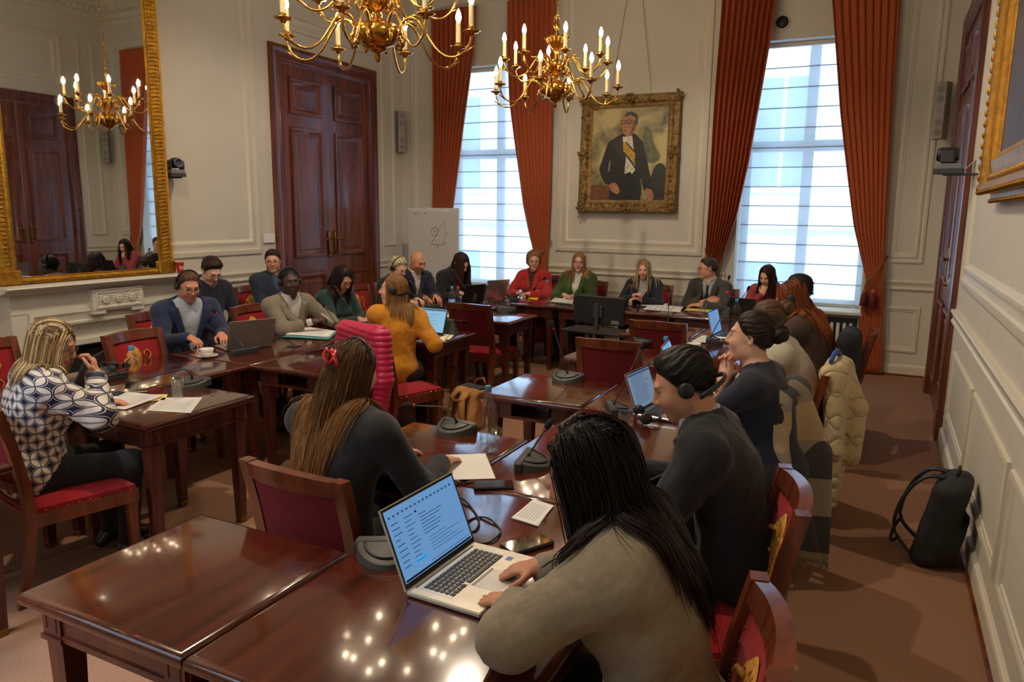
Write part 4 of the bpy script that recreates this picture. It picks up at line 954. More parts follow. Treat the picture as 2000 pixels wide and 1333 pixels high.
def head_fn(q, fem=True, jaw=1.):
    """head in its own frame (metres, adult)"""
    cr = ell(q, (0, -.014, .030), (.0745, .096, .086)); fa = ell(q, (0, .034, -.032), (.0575*jaw, .062, .080)); ch = ell(q, (0, .068, -.094), (.026*jaw, .022, .021))
    d = smin(cr, fa, .035); d = smin(d, ch, .035)
    for s in (-1, 1):
        d = smin(d, ell(q, (s*.034, .062, -.026), (.026, .026, .026)), .03)
        d = smin(d, ell(q, (s*.046*jaw, .008, -.066), (.018, .034, .026)), .035)
    d = smin(d, cone(q, (-.034, .084, .030), (.034, .084, .030), .005 if fem else .009, .005 if fem else .009), .022)
    for s in (-1, 1): d = smax(d, -ell(q, (s*.031, .104, .006), (.0175, .016, .0105)), .014)
    for s in (-1, 1): d = smin(d, ell(q, (s*.031, .0785, .006), (.0135, .0135, .0125)), .003)
    d = smin(d, cone(q, (0, .092, .018), (0, .1135, -.022), .0065, .0105), .012)
    for s in (-1, 1): d = smin(d, ell(q, (s*.0105, .103, -.027), (.0075, .010, .007)), .006)
    d = smin(d, ell(q, (0, .0945, -.0535), (.022, .0105, .0052)), .006); d = smin(d, ell(q, (0, .0925, -.0635), (.019, .0105, .0065)), .006)
    d = smax(d, -ell(q, (0, .108, -.0585), (.024, .012, .0016)), .004)
    for s in (-1, 1):
        d = smin(d, ell(q, (s*.0765, -.012, .0), (.010, .017, .030)), .008); d = smax(d, -ell(q, (s*.086, -.008, .0), (.008, .009, .017)), .006)
    return d
def head_cols(q, skin, hairc, lip, brow, stubble=0., bald=False):
    c = np.tile(A3(skin), (len(q), 1)); x, y, z = np.abs(q[:, 0]), q[:, 1], q[:, 2]
    bl = lambda m, col: c.__setitem__(slice(None), c*(1-m[:, None])+A3(col)*m[:, None])
    sm = lambda v, e: np.clip(v/e+.5, 0, 1)
    cheek = np.exp(-(((x-.036)/.02)**2+((z+.025)/.02)**2))*(y > .03); bl(.35*cheek, (skin[0]*1.05, skin[1]*.75, skin[2]*.7))
    nose = np.exp(-((x/.014)**2+((z+.024)/.012)**2))*(y > .09); bl(.3*nose, (skin[0]*1.02, skin[1]*.75, skin[2]*.7))
    if stubble: bl(stubble*sm(-.035-z+.2*(.06-y), .02)*(y > -.01)*(z > -.14)*(z < -.02), tuple(.35*s+.4*h for s, h in zip(skin, hairc)))
    lips = (y > .07)*sm(1-((x/.023)**2+((z+.0585)/.0125)**2), .5); bl(.8*lips, lip)
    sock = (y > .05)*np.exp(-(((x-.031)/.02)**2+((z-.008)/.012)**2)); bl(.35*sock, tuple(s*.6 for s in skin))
    eye = (y > .06)*sm(1-(((x-.031)/.0145)**2+((z-.006)/.0062)**2), .4); bl(eye, tuple(.18+.35*c_ for c_ in skin))
    iris = (y > .06)*sm(1-(((x-.031)/.0062)**2+((z-.006)/.0062)**2), .3); bl(iris, (.03, .022, .018))
    lash = (y > .06)*sm(1-(((x-.031)/.017)**2+((z-.0125)/.0026)**2), .8); bl(.8*lash, (.03, .02, .015))
    br = (y > .05)*sm(1-(((x-.033)/.020)**2+((z-.0315+.12*(x-.033)**1)/.0042)**2), .8); bl(.75*br, brow)
    if not bald:
        hz = np.interp(q[:, 1], *HZ); bl(sm(q[:, 2]-hz-.004, .008)*(np.abs(q[:, 0]) < .082), tuple(h*.8 for h in hairc))
    return c
class Sk: pass
def skeleton(s=1., lean=8, side=0, twist=0, head=(0, 5, 0), broad=1., hands=None, feet=None, slump=0.):
    k = Sk(); k.s = s
    def up(l): l = rad(l); sd = rad(side); return nrm((math.sin(sd), math.sin(l)*math.cos(sd), math.cos(l)*math.cos(sd)))
    k.u0, k.u1 = up(lean*.7), up(lean*1.2+slump); k.H = A3(0, 0, .535)
    k.C = k.H+.28*s*k.u0; k.N = k.C+.245*s*k.u1
    rt = A3(math.cos(rad(twist)), math.sin(rad(twist)), 0); k.rt = nrm(rt-k.u1*float(rt@k.u1)); k.fw = np.cross(k.u1, k.rt)
    k.S = {1: k.N-.050*s*k.u1+.172*s*broad*k.rt, -1: k.N-.050*s*k.u1-.172*s*broad*k.rt}
    k.R = rotm(twist+head[0], head[1], head[2])
    k.NT = k.N+s*.075*nrm(k.u1+A3(0, 0, 1)+.25*k.R[:, 1]); k.HC = k.NT+s*(k.R@A3(0, .022, .088))
    k.E = {}; k.W = {}; k.hd = {}; k.pn = {}; k.cu = {}
    hands = hands or {}
    for i in (1, -1):
        h = hands.get(i, {}); T = A3(h.get('w', (i*.14, .36, .80))); k.E[i], k.W[i] = ik(k.S[i], T, .285*s, .255*s, h.get('hint', (i*.7, -.3, -1)))
        k.hd[i] = nrm(h.get('dir', nrm(k.W[i]-k.E[i])*.6+A3(-i*.25, .5, -.05))); k.pn[i] = nrm(h.get('palm', (0, 0, -1))); k.cu[i] = h.get('curl', .5)
    feet = feet or {}
    k.hip = {i: k.H+A3(i*.088*s, .02, 0) for i in (1, -1)}
    k.K = {}; k.An = {}; k.T = {}
    for i in (1, -1):
        fd = feet.get(i, {}); k.K[i] = A3(fd.get('knee', (i*.12, .43*s, .515))); k.An[i] = A3(fd.get('ankle', (i*.12, .40*s, .085))); k.T[i] = A3(fd.get('toe', tuple(k.An[i]+A3(0, .17, -.05))))
    return k
def torso_fn(p, k, off, belly=1., bust=0., broad=1., kk=.06):
    s = k.s; R0 = np.stack([k.rt, np.cross(k.u0, k.rt), k.u0], 1); R1 = np.stack([k.rt, k.fw, k.u1], 1)
    d = ell(p, k.H+.03*s*k.u0, (.178*s*(.5+.5*broad)+off, .135*s+off, .13*s+off), R0)
    d = smin(d, ell(p, k.H+.16*s*k.u0+A3(0, .01*belly, 0), (.142*s*(.5+.5*broad)+off, .108*s*belly+off, .17*s+off), R0), kk)
    d = smin(d, ell(p, k.C+.07*s*k.u1, (.162*s*broad+off, .112*s+off, .175*s+off), R1), kk)
    d = smin(d, cone(p, k.S[1]-.01*k.u1, k.S[-1]-.01*k.u1, .062*s+off, .062*s+off), kk)
    for i in (1, -1): d = smin(d, cone(p, k.N+.01*k.u1, k.S[i]*.6+k.N*.4, .048*s+off*.8, .05*s+off), kk)
    if bust:
        for i in (1, -1): d = smin(d, ell(p, k.C+.07*s*k.u1+k.fw*.085*s+k.rt*(i*.07*s), (.062*bust+off, .055*bust+off, .06*bust+off), R1), .05)
    return d
def arm_fn(p, k, i, off, t0=0., t1=1., fat=1.):
    """t in 0..2 : 0 shoulder 1 elbow 2 wrist"""
    s = k.s; a = cone(p, k.S[i], k.E[i] if t1 >= 1 else k.S[i]+(k.E[i]-k.S[i])*t1, (.056*fat)*s+off, (.044*fat if t1 >= 1 else .05)*s+off)
    if t1 > 1: a = smin(a, cone(p, k.E[i], k.E[i]+(k.W[i]-k.E[i])*(t1-1), .044*fat*s+off, (.044-.017*(t1-1))*fat*s+off), .03)
    return a
def leg_fn(p, k, i, off): 
    s = k.s; a = cone(p, k.hip[i], k.K[i], .088*s+off, .062*s+off); return smin(a, cone(p, k.K[i], k.An[i], .060*s+off, .040*s+off), .05)
def hand_fn(p, k, i):
    s = k.s*.96; W, hd, pn, cu = k.W[i], k.hd[i], k.pn[i], k.cu[i]; pn = nrm(pn-hd*float(pn@hd)); wd = np.cross(hd, pn)*i   # wd: towards the thumb side
    R = np.stack([wd, hd, pn], 1)
    d = ell(p, W+hd*.048*s, (.039*s, .054*s, .0165*s), R); d = smin(d, cone(p, W-hd*.03, W+hd*.02*s, .024*s, .024*s), .02)
    for f, (o, L) in enumerate(((.027, .076), (.009, .086), (-.009, .079), (-.026, .062))):
        b = W+hd*(.088-.004*abs(f-1))*s+wd*o*s; a1 = cu*1.0; a2 = cu*2.2; a3 = cu*2.9; sp = wd*(.10*(1.5-f)/1.5)
        d1 = nrm(hd*math.cos(a1)+pn*math.sin(a1)+sp); d2 = nrm(hd*math.cos(a2)+pn*math.sin(a2)); d3 = nrm(hd*math.cos(a3)+pn*math.sin(a3))
        j1 = b+d1*L*.45*s; j2 = j1+d2*L*.32*s; j3 = j2+d3*L*.23*s
        fd = np.minimum(np.minimum(cone(p, b-hd*.012*s, j1, .0092*s, .0085*s), cone(p, j1, j2, .0085*s, .0078*s)), cone(p, j2, j3, .0078*s, .0066*s)); d = smin(d, fd, .005)
    b = W+hd*.022*s+wd*.026*s; t1 = b+nrm(wd*.75+hd*.65+pn*.35)*.042*s; t2 = t1+nrm(wd*(.35-.5*cu)+hd*.9+pn*(.2+.5*cu))*.034*s; t3 = t2+nrm(wd*(.1-.6*cu)+hd*.9+pn*(.2+.5*cu))*.024*s
    return smin(d, np.minimum(np.minimum(cone(p, b, t1, .0125*s, .0105*s), cone(p, t1, t2, .0105*s, .0090*s)), cone(p, t2, t3, .0090*s, .0072*s)), .008)
def bbox(pts, m): pts = np.array(pts); return pts.min(0)-m, pts.max(0)+m
def tubes(paths, rad_, n=3, taper=True):
    """paths (N,K,3) -> verts, quads; radius tapered; vectorised"""
    N, K, _ = paths.shape; t = np.gradient(paths, axis=1); t /= np.maximum(np.linalg.norm(t, axis=2, keepdims=True), 1e-9)
    ref = np.tile(A3(.31, .77, .55), (N, K, 1)); a = np.cross(t, ref); a /= np.maximum(np.linalg.norm(a, axis=2, keepdims=True), 1e-9); b = np.cross(t, a)
    r = np.asarray(rad_).reshape(-1, 1)*np.ones((N, K)); 
    if taper: r = r*np.interp(np.linspace(0, 1, K), [0, .1, .7, 1], [.7, 1, .9, .25])[None]
    V = np.stack([paths+(a*math.cos(2*math.pi*q/n)+b*math.sin(2*math.pi*q/n))*r[:, :, None] for q in range(n)], 2)
    base = (np.arange(N)[:, None]*K+np.arange(K-1)[None])*n
    F = np.stack([np.stack([base+q, base+(q+1) % n, base+n+(q+1) % n, base+n+q], -1) for q in range(n)], 2)
    return V.reshape(-1, 3), F.reshape(-1, 4)
def grow(k, body, st, rng):
    """hair strands: roots on the scalp, flow down with gravity, pushed out of head and clothes"""
    N, L, K = st['n'], st['len'], st.get('seg', 14); s = k.s
    d = rng.normal(size=(N*6, 3)); d /= np.linalg.norm(d, axis=1, keepdims=True)
    q = A3(0, -.014, .030)+d*A3(.0755, .097, .087); hz = np.interp(q[:, 1], *HZ)
    ok = (q[:, 2] > hz+.004) & (d[:, 1] < .80); q = q[ok][:N].astype(f32); N = len(q); dd = ((q-A3(0, -.014, .03))/A3(.0755, .097, .087)); dd /= np.linalg.norm(dd, axis=1, keepdims=True)
    part = st.get('part', .01); side = np.sign(q[:, 0]-part); side[side == 0] = 1
    comb = np.stack([side*st.get('out', .75), np.full(N, -st.get('back', .6)), np.full(N, -.35)], 1)
    if st.get('pull') is not None:
        um = (q[:, 2] > st.get('pz', .03))[:, None]; comb = np.where(um, (A3(st['pull'])-q)*8, comb)
    v = comb-dd*(comb*dd).sum(1, keepdims=True)*.92; v /= np.maximum(np.linalg.norm(v, axis=1, keepdims=True), 1e-6)
    p = (k.HC+s*(q@k.R.T)).astype(f32); v = (v@k.R.T).astype(f32)
    ln = L*(1+st.get('rag', .12)*rng.normal(size=N)).clip(.5, 1.4); ds = (ln/(K-1)).astype(f32)[:, None]
    lift = (st.get('lift', .012)*(.25+.75*rng.random(N)**2)).astype(f32)
    if st.get('nobody'): lift = lift*np.clip((q[:, 2]-np.interp(q[:, 1], *HZ))/.05, .08, 1).astype(f32)*np.clip(.35+.65*(q[:, 2]-.02)/.06, .35, 1).astype(f32)
    def coll(x):
        h = (x-k.HC)@k.R/s; a = np.minimum(ell(h, (0, -.014, .030), (.0745, .096, .086)), ell(h, (0, .034, -.032), (.0575, .062, .080)))
        a = np.minimum(a, ell(h, (0, .10, -.03), (.056, .066, .108)))*s; a = np.minimum(a, cone(x, k.NT, k.N, .052*s, .06*s)); return np.minimum(a, body(x)) if body is not None else a
    P = [p.copy()]; sw = st.get('stiff', .48); ph = rng.random(N)*6.28; wav = st.get('wave', 0.)
    clump = (rng.normal(size=(N, 3))*st.get('mess', .05)).astype(f32); g = A3(st.get('grav', (0, 0, -1)))
    for j in range(1, K):
        t = j/(K-1); stf = sw if t < .35 else sw*.75
        v = v*stf+g*(1-stf)+clump*.25; v /= np.maximum(np.linalg.norm(v, axis=1, keepdims=True), 1e-6)
        if st.get('gather'): v = v-k.rt[None]*(np.clip(((p-k.HC)@k.rt)/.12, -1.5, 1.5)*st['gather']*t)[:, None]
        p = p+v*ds
        if j == 1 and st.get('pull') is not None: pass
        if wav: p = p+np.stack([np.cos(ph+j*1.5), np.sin(ph+j*1.5), 0*ph], 1).astype(f32)*(wav*t)
        for it in range(2):
            d0 = coll(p); e = .004; gr = np.stack([coll(p+A3(*(e*np.eye(3)[a])))-d0 for a in range(3)], 1); gr /= np.maximum(np.linalg.norm(gr, axis=1, keepdims=True), 1e-6)
            mg = lift*(1 if t > .05 else t/.05); push = np.maximum(mg-d0, 0); p = p+gr*push[:, None]
            v = v-gr*np.minimum((v*gr).sum(1), 0)[:, None]*(push > 0)[:, None]
        v /= np.maximum(np.linalg.norm(v, axis=1, keepdims=True), 1e-6); P.append(p.copy())
    return np.stack(P, 1)
def hair_col(n, K, ns, base, tip, rng, streak=0., sc=None):
    a = (.72+.5*rng.random(n))[:, None, None]; t = np.linspace(0, 1, K)[None, :, None]
    c = (A3(base)*(1-t)+A3(tip)*t)*a
    if streak:
        m = rng.random(n) < streak; c[m] = A3(sc)*(.7+.5*rng.random(m.sum()))[:, None, None]
    return np.repeat(c, ns, axis=1).reshape(-1, 3)
PEOPLE = {}
def person(key, label, head_at, ztop, rz, sex='f', lean=8, side=0, twist=0, head=(0, 8, 0), hands=None, feet=None, skin=lin(214, 164, 136), lip=None,
           hair=None, top=None, bottom=lin(24, 24, 28), shoe=lin(20, 18, 18), hh=.0055, hc=.010, seed=0, glasses=None, headset=None, broad=None, belly=1., stubble=0., jaw=None, slump=0, s=None, root_xy=None):
    hh *= 1.3; hc *= 1.15; rng = np.random.default_rng(seed+17); fem = sex == 'f'; broad = broad or (.93 if fem else 1.06); jaw = jaw or (.96 if fem else 1.08)
    s = s or 1.
    for it in range(4):   # scale so that the head top reaches the measured height
        k = skeleton(s, lean, side, twist, head, broad, hands, feet, slump); zt = float((k.HC+s*(k.R@A3(0, -.02, .118)))[2]); s = float(np.clip(s*(1+(ztop-zt)/.8), .84, 1.12)); 
    k = skeleton(s, lean, side, twist, head, broad, hands, feet, slump)
    c, sn = math.cos(rad(rz)), math.sin(rad(rz)); hx, hy = float(k.HC[0]), float(k.HC[1])
    if root_xy is None: root_xy = (head_at[0]-(c*hx-sn*hy), head_at[1]-(sn*hx+c*hy))
    r = thing('person', label, 'person', (root_xy[0], root_xy[1], 0), rz); PEOPLE[key] = (r, k)
    hair = hair or {}; hcol = hair.get('col', lin(60, 40, 28)); bust = 1. if fem else 0.
    top = top or {}; kind = top.get('kind', 'sweater'); skinc = A3(skin)
    lip = lip or (skin[0]*.78, skin[1]*.48, skin[2]*.46); brow = tuple(.5*h+.1*q for h, q in zip(hcol, skin)) if hair.get('style') != 'grey' else lin(120, 110, 100)
    # ---- body: one continuous figure
    HCs = k.HC; R = k.R
    def headneck(p):
        q = (p-HCs)@R/s; d = head_fn(q, fem, jaw)*s; nk = .046*s if fem else .057*s
        d = smin(d, cone(p, k.NT+.3*(k.HC-k.NT)-k.fw*.010*s, k.N-.005*k.u1, nk, nk*1.10), .03)
        return smin(d, np.maximum(torso_fn(p, k, -.006, belly, bust, broad), (k.N-k.u1*.12-p)@k.u1), .04)
    lo, hi = bbox([k.HC, k.N-k.u1*.12, k.N], .16*s); lo[:2] = np.minimum(lo[:2], k.N[:2]-.15); hi[:2] = np.maximum(hi[:2], k.N[:2]+.15)
    v, f = isosurf(headneck, lo, hi, hh*s); cols = [np.where((((v-HCs)@R/s)[:, 2] > -.125)[:, None], head_cols((v-HCs)@R/s, skin, hcol, lip, brow, stubble, hair.get('style') == 'bald'), skinc)]
    V, F = [v], [f]; n0 = len(v)
    for i in (1, -1):
        bare = top.get('sleeve', 1) < 1
        def hf(p, i=i):
            d = hand_fn(p, k, i)
            a = smin(cone(p, k.E[i], k.W[i], .038*s, .025*s), cone(p, k.S[i], k.E[i], .046*s, .039*s), .02)
            return smin(d, a if bare else np.maximum(cone(p, k.E[i], k.W[i], .030*s, .024*s), -((p-(k.E[i]*.35+k.W[i]*.65))@nrm(k.W[i]-k.E[i]))), .02)
        pts = [k.W[i]-.07*nrm(k.W[i]-k.E[i]), k.W[i]+k.hd[i]*.2*s, k.W[i]]+([k.E[i], k.S[i]] if bare else [])
        lo, hi = bbox(pts, .09); v, f = isosurf(hf, lo, hi, min(hh, .005)*s); V.append(v); F.append(f+n0); n0 += len(v); cols.append(np.tile(skinc*A3(1, .95, .93), (len(v), 1)))
    def core(p):
        d = torso_fn(p, k, -.02, belly, 0, broad)
        for i in (1, -1): d = np.minimum(d, np.minimum(arm_fn(p, k, i, -.015, 0, 1.8), leg_fn(p, k, i, -.018)))
        return d
    allp = [k.H, k.N, k.K[1], k.K[-1], k.An[1], k.An[-1], k.S[1], k.S[-1], k.E[1], k.E[-1], k.W[1], k.W[-1]]
    lo, hi = bbox(allp, .15); v, f = isosurf(core, lo, hi, .026); V.append(v); F.append(f+n0); cols.append(np.tile(skinc, (len(v), 1)))
    np_mesh('body', np.concatenate(V), np.concatenate(F), skin_mat(), r, np.concatenate(cols))
    # ---- clothes
    loose = top.get('loose', .016); fat = top.get('fat', 1.08); fa = top.get('fold', .0045); sl = top.get('sleeve', 1.9 if kind != 'tee' else .62)
    nkr = top.get('neck', .066)
    sleeve_end = sl if kind != 'tee' else .62
    ax_x = lambda p: (p-k.N)@k.rt
    def outer(p, off=loose, open_=True):
        d = torso_fn(p, k, off, belly, bust, broad)
        for i in (1, -1): d = smin(d, arm_fn(p, k, i, off*.8, 0, sleeve_end, fat), .035)
        d = d+folds(p, fa, 1., seed*.37)
        z = (p-k.N)@k.u1; d = smax(d, -(cone(p, k.N-.03*k.u1+.012*k.fw, k.NT+.06*k.u1, nkr*s, nkr*s*1.02)), .008)
        if kind == 'tee':
            for i in (1, -1): pass
        if top.get('hem') is not None: d = np.maximum(d, (k.H+k.u0*top['hem']-p)@k.u0)
        return d
    zb = top.get('button', -.30); wv = top.get('vw', .20)
    def wedge(p):
        z = (p-k.N)@k.u1; y = (p-k.N)@k.fw; return np.maximum(np.abs(ax_x(p))-np.maximum(wv*(z-zb), -.02), -(y+.01))
    def jacket(p):
        d = outer(p); z = (p-k.N)@k.u1; y = (p-k.N)@k.fw; x = np.abs(ax_x(p))
        ra = np.sqrt(np.maximum(((p-k.N)**2).sum(1)-z*z, 0)); colr = np.maximum(np.abs(ra-nkr*s*1.12)-.010, np.abs(z-.022)-.028); d = smin(d, colr, .012)
        if kind == 'jacket': d = smax(d, -wedge(p), .004)
        return d
    def knit(p):
        d = outer(p); z = (p-k.N)@k.u1
        if top.get('roll'):
            nk = (.052 if fem else .060)*s; d = smin(d, cone(p, k.N, k.N*.25+k.NT*.75, nk+.012, nk+.009), .015)
        return d
    fn = jacket if kind in ('jacket', 'shirtjacket') else knit
    pts = [k.H, k.N+.06*k.u1, k.S[1], k.S[-1], k.E[1], k.E[-1]]+([k.W[1], k.W[-1]] if kind != 'tee' else []); lo, hi = bbox(pts, .21)
    lo[2] = max(lo[2], .36); v, f = isosurf(fn, lo, hi, hc)
    tm = top.get('mat') or fabric(top.get('col', (.1, .1, .1)), top.get('rough', .85), top.get('sheen', .15), top.get('bump', .25), top.get('bs', 420), top.get('var', .1))
    np_mesh(top.get('name', {'jacket': 'jacket', 'shirtjacket': 'jacket', 'sweater': 'sweater', 'tee': 't_shirt', 'blouse': 'blouse'}[kind]), v, f, tm, r)
    if kind in ('jacket', 'shirtjacket') and not top.get('nolapel'):
        def surf(xx, zz, off_):
            base = k.N+k.rt*xx+k.u1*zz; ts = np.linspace(.30, -.02, 65); d_ = outer((base[None]+k.fw[None]*ts[:, None]).astype(f32)); hit = np.argmax(d_ < 0); t_ = ts[hit] if d_[hit] < 0 else .06
            return base+k.fw*(t_+off_)
        for i in (1, -1):
            lp_ = MB(); nz_ = 12; rows = []
            for q in range(nz_+1):
                t_ = q/nz_; zz = zb+(.005-zb)*t_; xi = max(wv*(zz-zb), 0)-.004; wd = .078*min(1, t_/.62)*(1 if t_ < .66 else .74 if t_ < .72 else 1-.5*(t_-.72))*s
                rows.append([surf(i*(xi+wd*c_), zz, .007+.006*(c_*(1-c_)*4)) for c_ in (0, .35, .7, 1)])
            vs_ = [tuple(float(e_) for e_ in v_) for row in rows for v_ in row]; lp_.add(vs_, [(a*4+b, a*4+b+1, a*4+b+5, a*4+b+4) for a in range(nz_) for b in range(3)])
            o_ = lp_.build('lapel', tm, r, True); md = o_.modifiers.new('thick', 'SOLIDIFY'); md.thickness = .007; md.offset = 0
    if (kind == 'jacket' or top.get('shirt') is not None) and not top.get('polo') and not top.get('nocollar'):
        nk_ = (.052 if fem else .060)*s; cl = MB(); n_ = 22; rows = []
        for q in range(n_+1):
            a_ = rad(24+312*q/n_); fr_ = abs(math.cos(a_/2))**6; dr_ = k.fw*math.cos(a_)+k.rt*math.sin(a_)
            c0_ = k.N-k.fw*.004
            rows.append([c0_+dr_*nk_*1.10+k.u1*(.050-.018*fr_)*s, c0_+dr_*nk_*1.24+k.u1*(.040-.022*fr_)*s, c0_+dr_*nk_*(1.42+.35*fr_)+k.u1*(.006-.058*fr_)*s])
        vs_ = [tuple(float(e_) for e_ in v_) for row in rows for v_ in row]; cl.add(vs_, [(a*3+b, a*3+b+1, a*3+b+4, a*3+b+3) for a in range(n_) for b in range(2)])
        o_ = cl.build('shirt_collar', top.get('smat') or fabric(top.get('shirt', lin(210, 214, 220)), .8, 0, .15, 500, .04), r, True); md = o_.modifiers.new('thick', 'SOLIDIFY'); md.thickness = .003
    if top.get('over_sleeve'):
        def slv(p):
            d = np.minimum(arm_fn(p, k, 1, loose*.8+.004, 0, 1.92, fat), arm_fn(p, k, -1, loose*.8+.004, 0, 1.92, fat)); q = np.abs(ax_x(p)); return np.maximum(d+folds(p, fa, 1., seed), .155*s*broad-q)
        v, f = isosurf(slv, lo, hi, hc); np_mesh('sleeve', v, f, fabric(top['over_sleeve'], .9, .2, .3, 260), r)
    if kind == 'jacket' or top.get('shirt') is not None:
        sc = top.get('shirt', lin(210, 214, 220)); nk = (.052 if fem else .060)*s
        def shirt(p):
            d = torso_fn(p, k, .004 if kind == 'jacket' else -.002, belly, bust, broad)+folds(p, .002, 1.3, seed)
            z = (p-k.N)@k.u1; y = (p-k.N)@k.fw; ra = np.sqrt(np.maximum(((p-k.N-k.fw*.004)**2).sum(1)-((p-k.N-k.fw*.004)@k.u1)**2, 0))
            d = smax(d, -cone(p, k.N-.02*k.u1, k.NT, nk*1.02, nk), .006)
            if top.get('polo'): colr = np.maximum(np.abs(ra-nk*1.12)-.006, np.abs(z-.035)-.042)
            else:
                colr = np.maximum(np.abs(ra-nk*1.20)-.008, np.abs(z-.030)-.034); colr = np.maximum(colr, -np.maximum(np.abs(ax_x(p))-.35*np.maximum(z+.03, 0), -y))
            d = smin(d, colr, .006); return np.maximum(d, (k.H-p)@k.u0-.02)
        lo, hi = bbox([k.H, k.N, k.NT, k.S[1], k.S[-1]], .15); v, f = isosurf(shirt, lo, hi, max(.012, hc)); np_mesh('shirt', v, f, top.get('smat') or fabric(sc, .8, 0, .15, 500, .04), r)
        if top.get('cuff', True) and kind == 'jacket':
            for i in (1, -1):
                dr = nrm(k.W[i]-k.E[i]); cf = MB(); cf.tube([k.W[i]-dr*.05, k.W[i]-dr*.004], [.033*s, .034*s], 14); cf.build('shirt_cuff', fabric(sc, .8, 0, .15, 500, .04), r, True)
    bm_ = fabric(bottom, .85, .1, .2, 380)
    def legs(p):
        d = smin(leg_fn(p, k, 1, .010), leg_fn(p, k, -1, .010), .02); d = smin(d, np.maximum(torso_fn(p, k, .006, 1, 0, broad), (p-k.H)@k.u0-.10), .05); return d+folds(p, .005, .8, seed+2)
    lo, hi = bbox([k.H, k.K[1], k.K[-1], k.An[1], k.An[-1]], .19); lo[2] = .06; v, f = isosurf(legs, lo, hi, hc*1.45); np_mesh(top.get('bname', 'trousers'), v, f, bm_, r)
    for i in (1, -1):
        a, t = k.An[i], k.T[i]; hl = a-nrm(t-a)*.05; hl[2] = t[2]
        def sh(p): return np.maximum(smin(smin(cone(p, a, a*.6+t*.4, .042, .036), cone(p, a*.5+t*.5, t, .036, .030), .03), cone(p, a, hl+A3(0, 0, .01), .04, .033), .03), t[2]-.034-p[:, 2])
        lo, hi = bbox([a, t, hl], .06); v, f = isosurf(sh, lo, hi, .011); np_mesh('shoe', v, f, mat('shoe_%d%d' % (shoe[0]*999, shoe[2]*999), shoe, .35, var=.08), r)
    if top.get('tie'):
        tp = MB(); q0 = k.N+k.fw*.075*s+k.u1*(-.015)
        pts = [q0, q0-k.u1*.03+k.fw*.02, k.C+k.fw*(.125*s)+k.u1*.06, k.C+k.fw*(.120*s*belly)-k.u1*.08]
        tp.tube(pts, [.016, .012, .03, .034], 8, flat=None); tp.v = [tuple(v_) for v_ in tp.v]; tp.build('tie', fabric(top['tie'], .6, .1, .1, 300), r, True)
    if top.get('lanyard'):
        ly = MB()
        for i in (1, -1): ly.tube([k.N+k.rt*i*.06*s-k.fw*.02+k.u1*.03, k.N+k.rt*i*.085*s+k.fw*.07*s-k.u1*.02, k.C+k.rt*i*.05+k.fw*.142*s+k.u1*.08, k.C+k.rt*i*.012+k.fw*.140*s-k.u1*.10], .007, 6)
        ly.build('lanyard', fabric(top['lanyard'], .6, 0, .1, 200), r, True)
    if top.get('badge'):
        b = MB(); cpt = k.C+k.rt*top['badge'][0]+k.u1*top['badge'][1]; w_, h_ = top['badge'][2], top['badge'][3]
        y0 = .0
        for t in np.linspace(.05, .25, 60):
            if float(fn((cpt+k.fw*t)[None].astype(f32))[0]) > .004: y0 = t; break
        cpt = cpt+k.fw*y0; b.add([cpt+k.rt*a*w_+k.u1*c_*h_+k.fw*e_ for e_ in (0, .004) for a, c_ in ((-1,-1),(1,-1),(1,1),(-1,1))], [(0,1,2,3),(4,5,6,7),(0,1,5,4),(1,2,6,5),(2,3,7,6),(3,0,4,7)]); b.build('name_badge', M['white'], r)
    # ---- hair
    stl = hair.get('style', 'short'); tip = hair.get('tip', hcol)
    hp = lambda q: k.HC+s*(R@A3(q))
    if stl in ('short', 'curly', 'crop', 'wavycap', 'bun', 'long', 'bob', 'tail'):
        th = hair.get('thick', {'short': .014, 'crop': .006, 'curly': .030, 'bun': .010, 'long': .007, 'bob': .008, 'tail': .008}.get(stl, .012)); fq = hair.get('freq', 1.); drop = hair.get('drop', 0.)
        def cap(p):
            q = (p-HCs)@R/s; rec = hair.get('recede', 0.)
            hz = np.interp(q[:, 1], *HZ)-drop*np.clip((.03-q[:, 1])/.06, 0, 1)+rec*np.clip(q[:, 1]/.05, 0, 1)+.0035*np.sin(q[:, 0]*150+seed)*np.sin(q[:, 1]*110)
            ta = np.clip((q[:, 2]-hz)/.045, 0, 1); ta = ta*ta*(3-2*ta)
            sd_ = np.clip((q[:, 2]-.025)/.06, 0, 1); sd_ = hair.get('side', .45 if stl == 'short' else .8)+(1-hair.get('side', .45 if stl == 'short' else .8))*sd_
            ft = 1-.6*np.clip((q[:, 1]-.03)/.045, 0, 1)
            d = ell(q, (0, -.0145, .0305), (.0735, .0950, .0850))-(th*1.15)*ta*sd_*ft
            if stl == 'curly': d = smin(d, ell(q, (0, -.04, -.03), (.072+th*.7, .06+th*.5, .07)), .04)
            quiff = hair.get('quiff', 0)
            if quiff: d = smin(d, ell(q, (.012, .034, .098+th*.4), (.046, .030, .018*quiff)), .03)
            a = np.arctan2(q[:, 0], q[:, 2]-.0); am = {'curly': .0065, 'crop': .0006}.get(stl, .0022)
            if stl == 'curly': dsp = am*(np.sin(95*q[:, 0]+2*np.sin(60*q[:, 2]))*np.sin(95*q[:, 1]+seed)*np.sin(90*q[:, 2]+1.3)*1.6)
            else: dsp = am*ta*(np.sin(a*30*fq+q[:, 1]*60+3*np.sin(q[:, 1]*35+seed))+.8*np.sin(a*53+q[:, 1]*130+2*np.sin(a*9)))
            d = smax(d+dsp, (hz-.004)-q[:, 2], .006); d = smax(d, -ell(q, (0, .118, -.02), (.058, .06, .085)), .012)
            return d*s
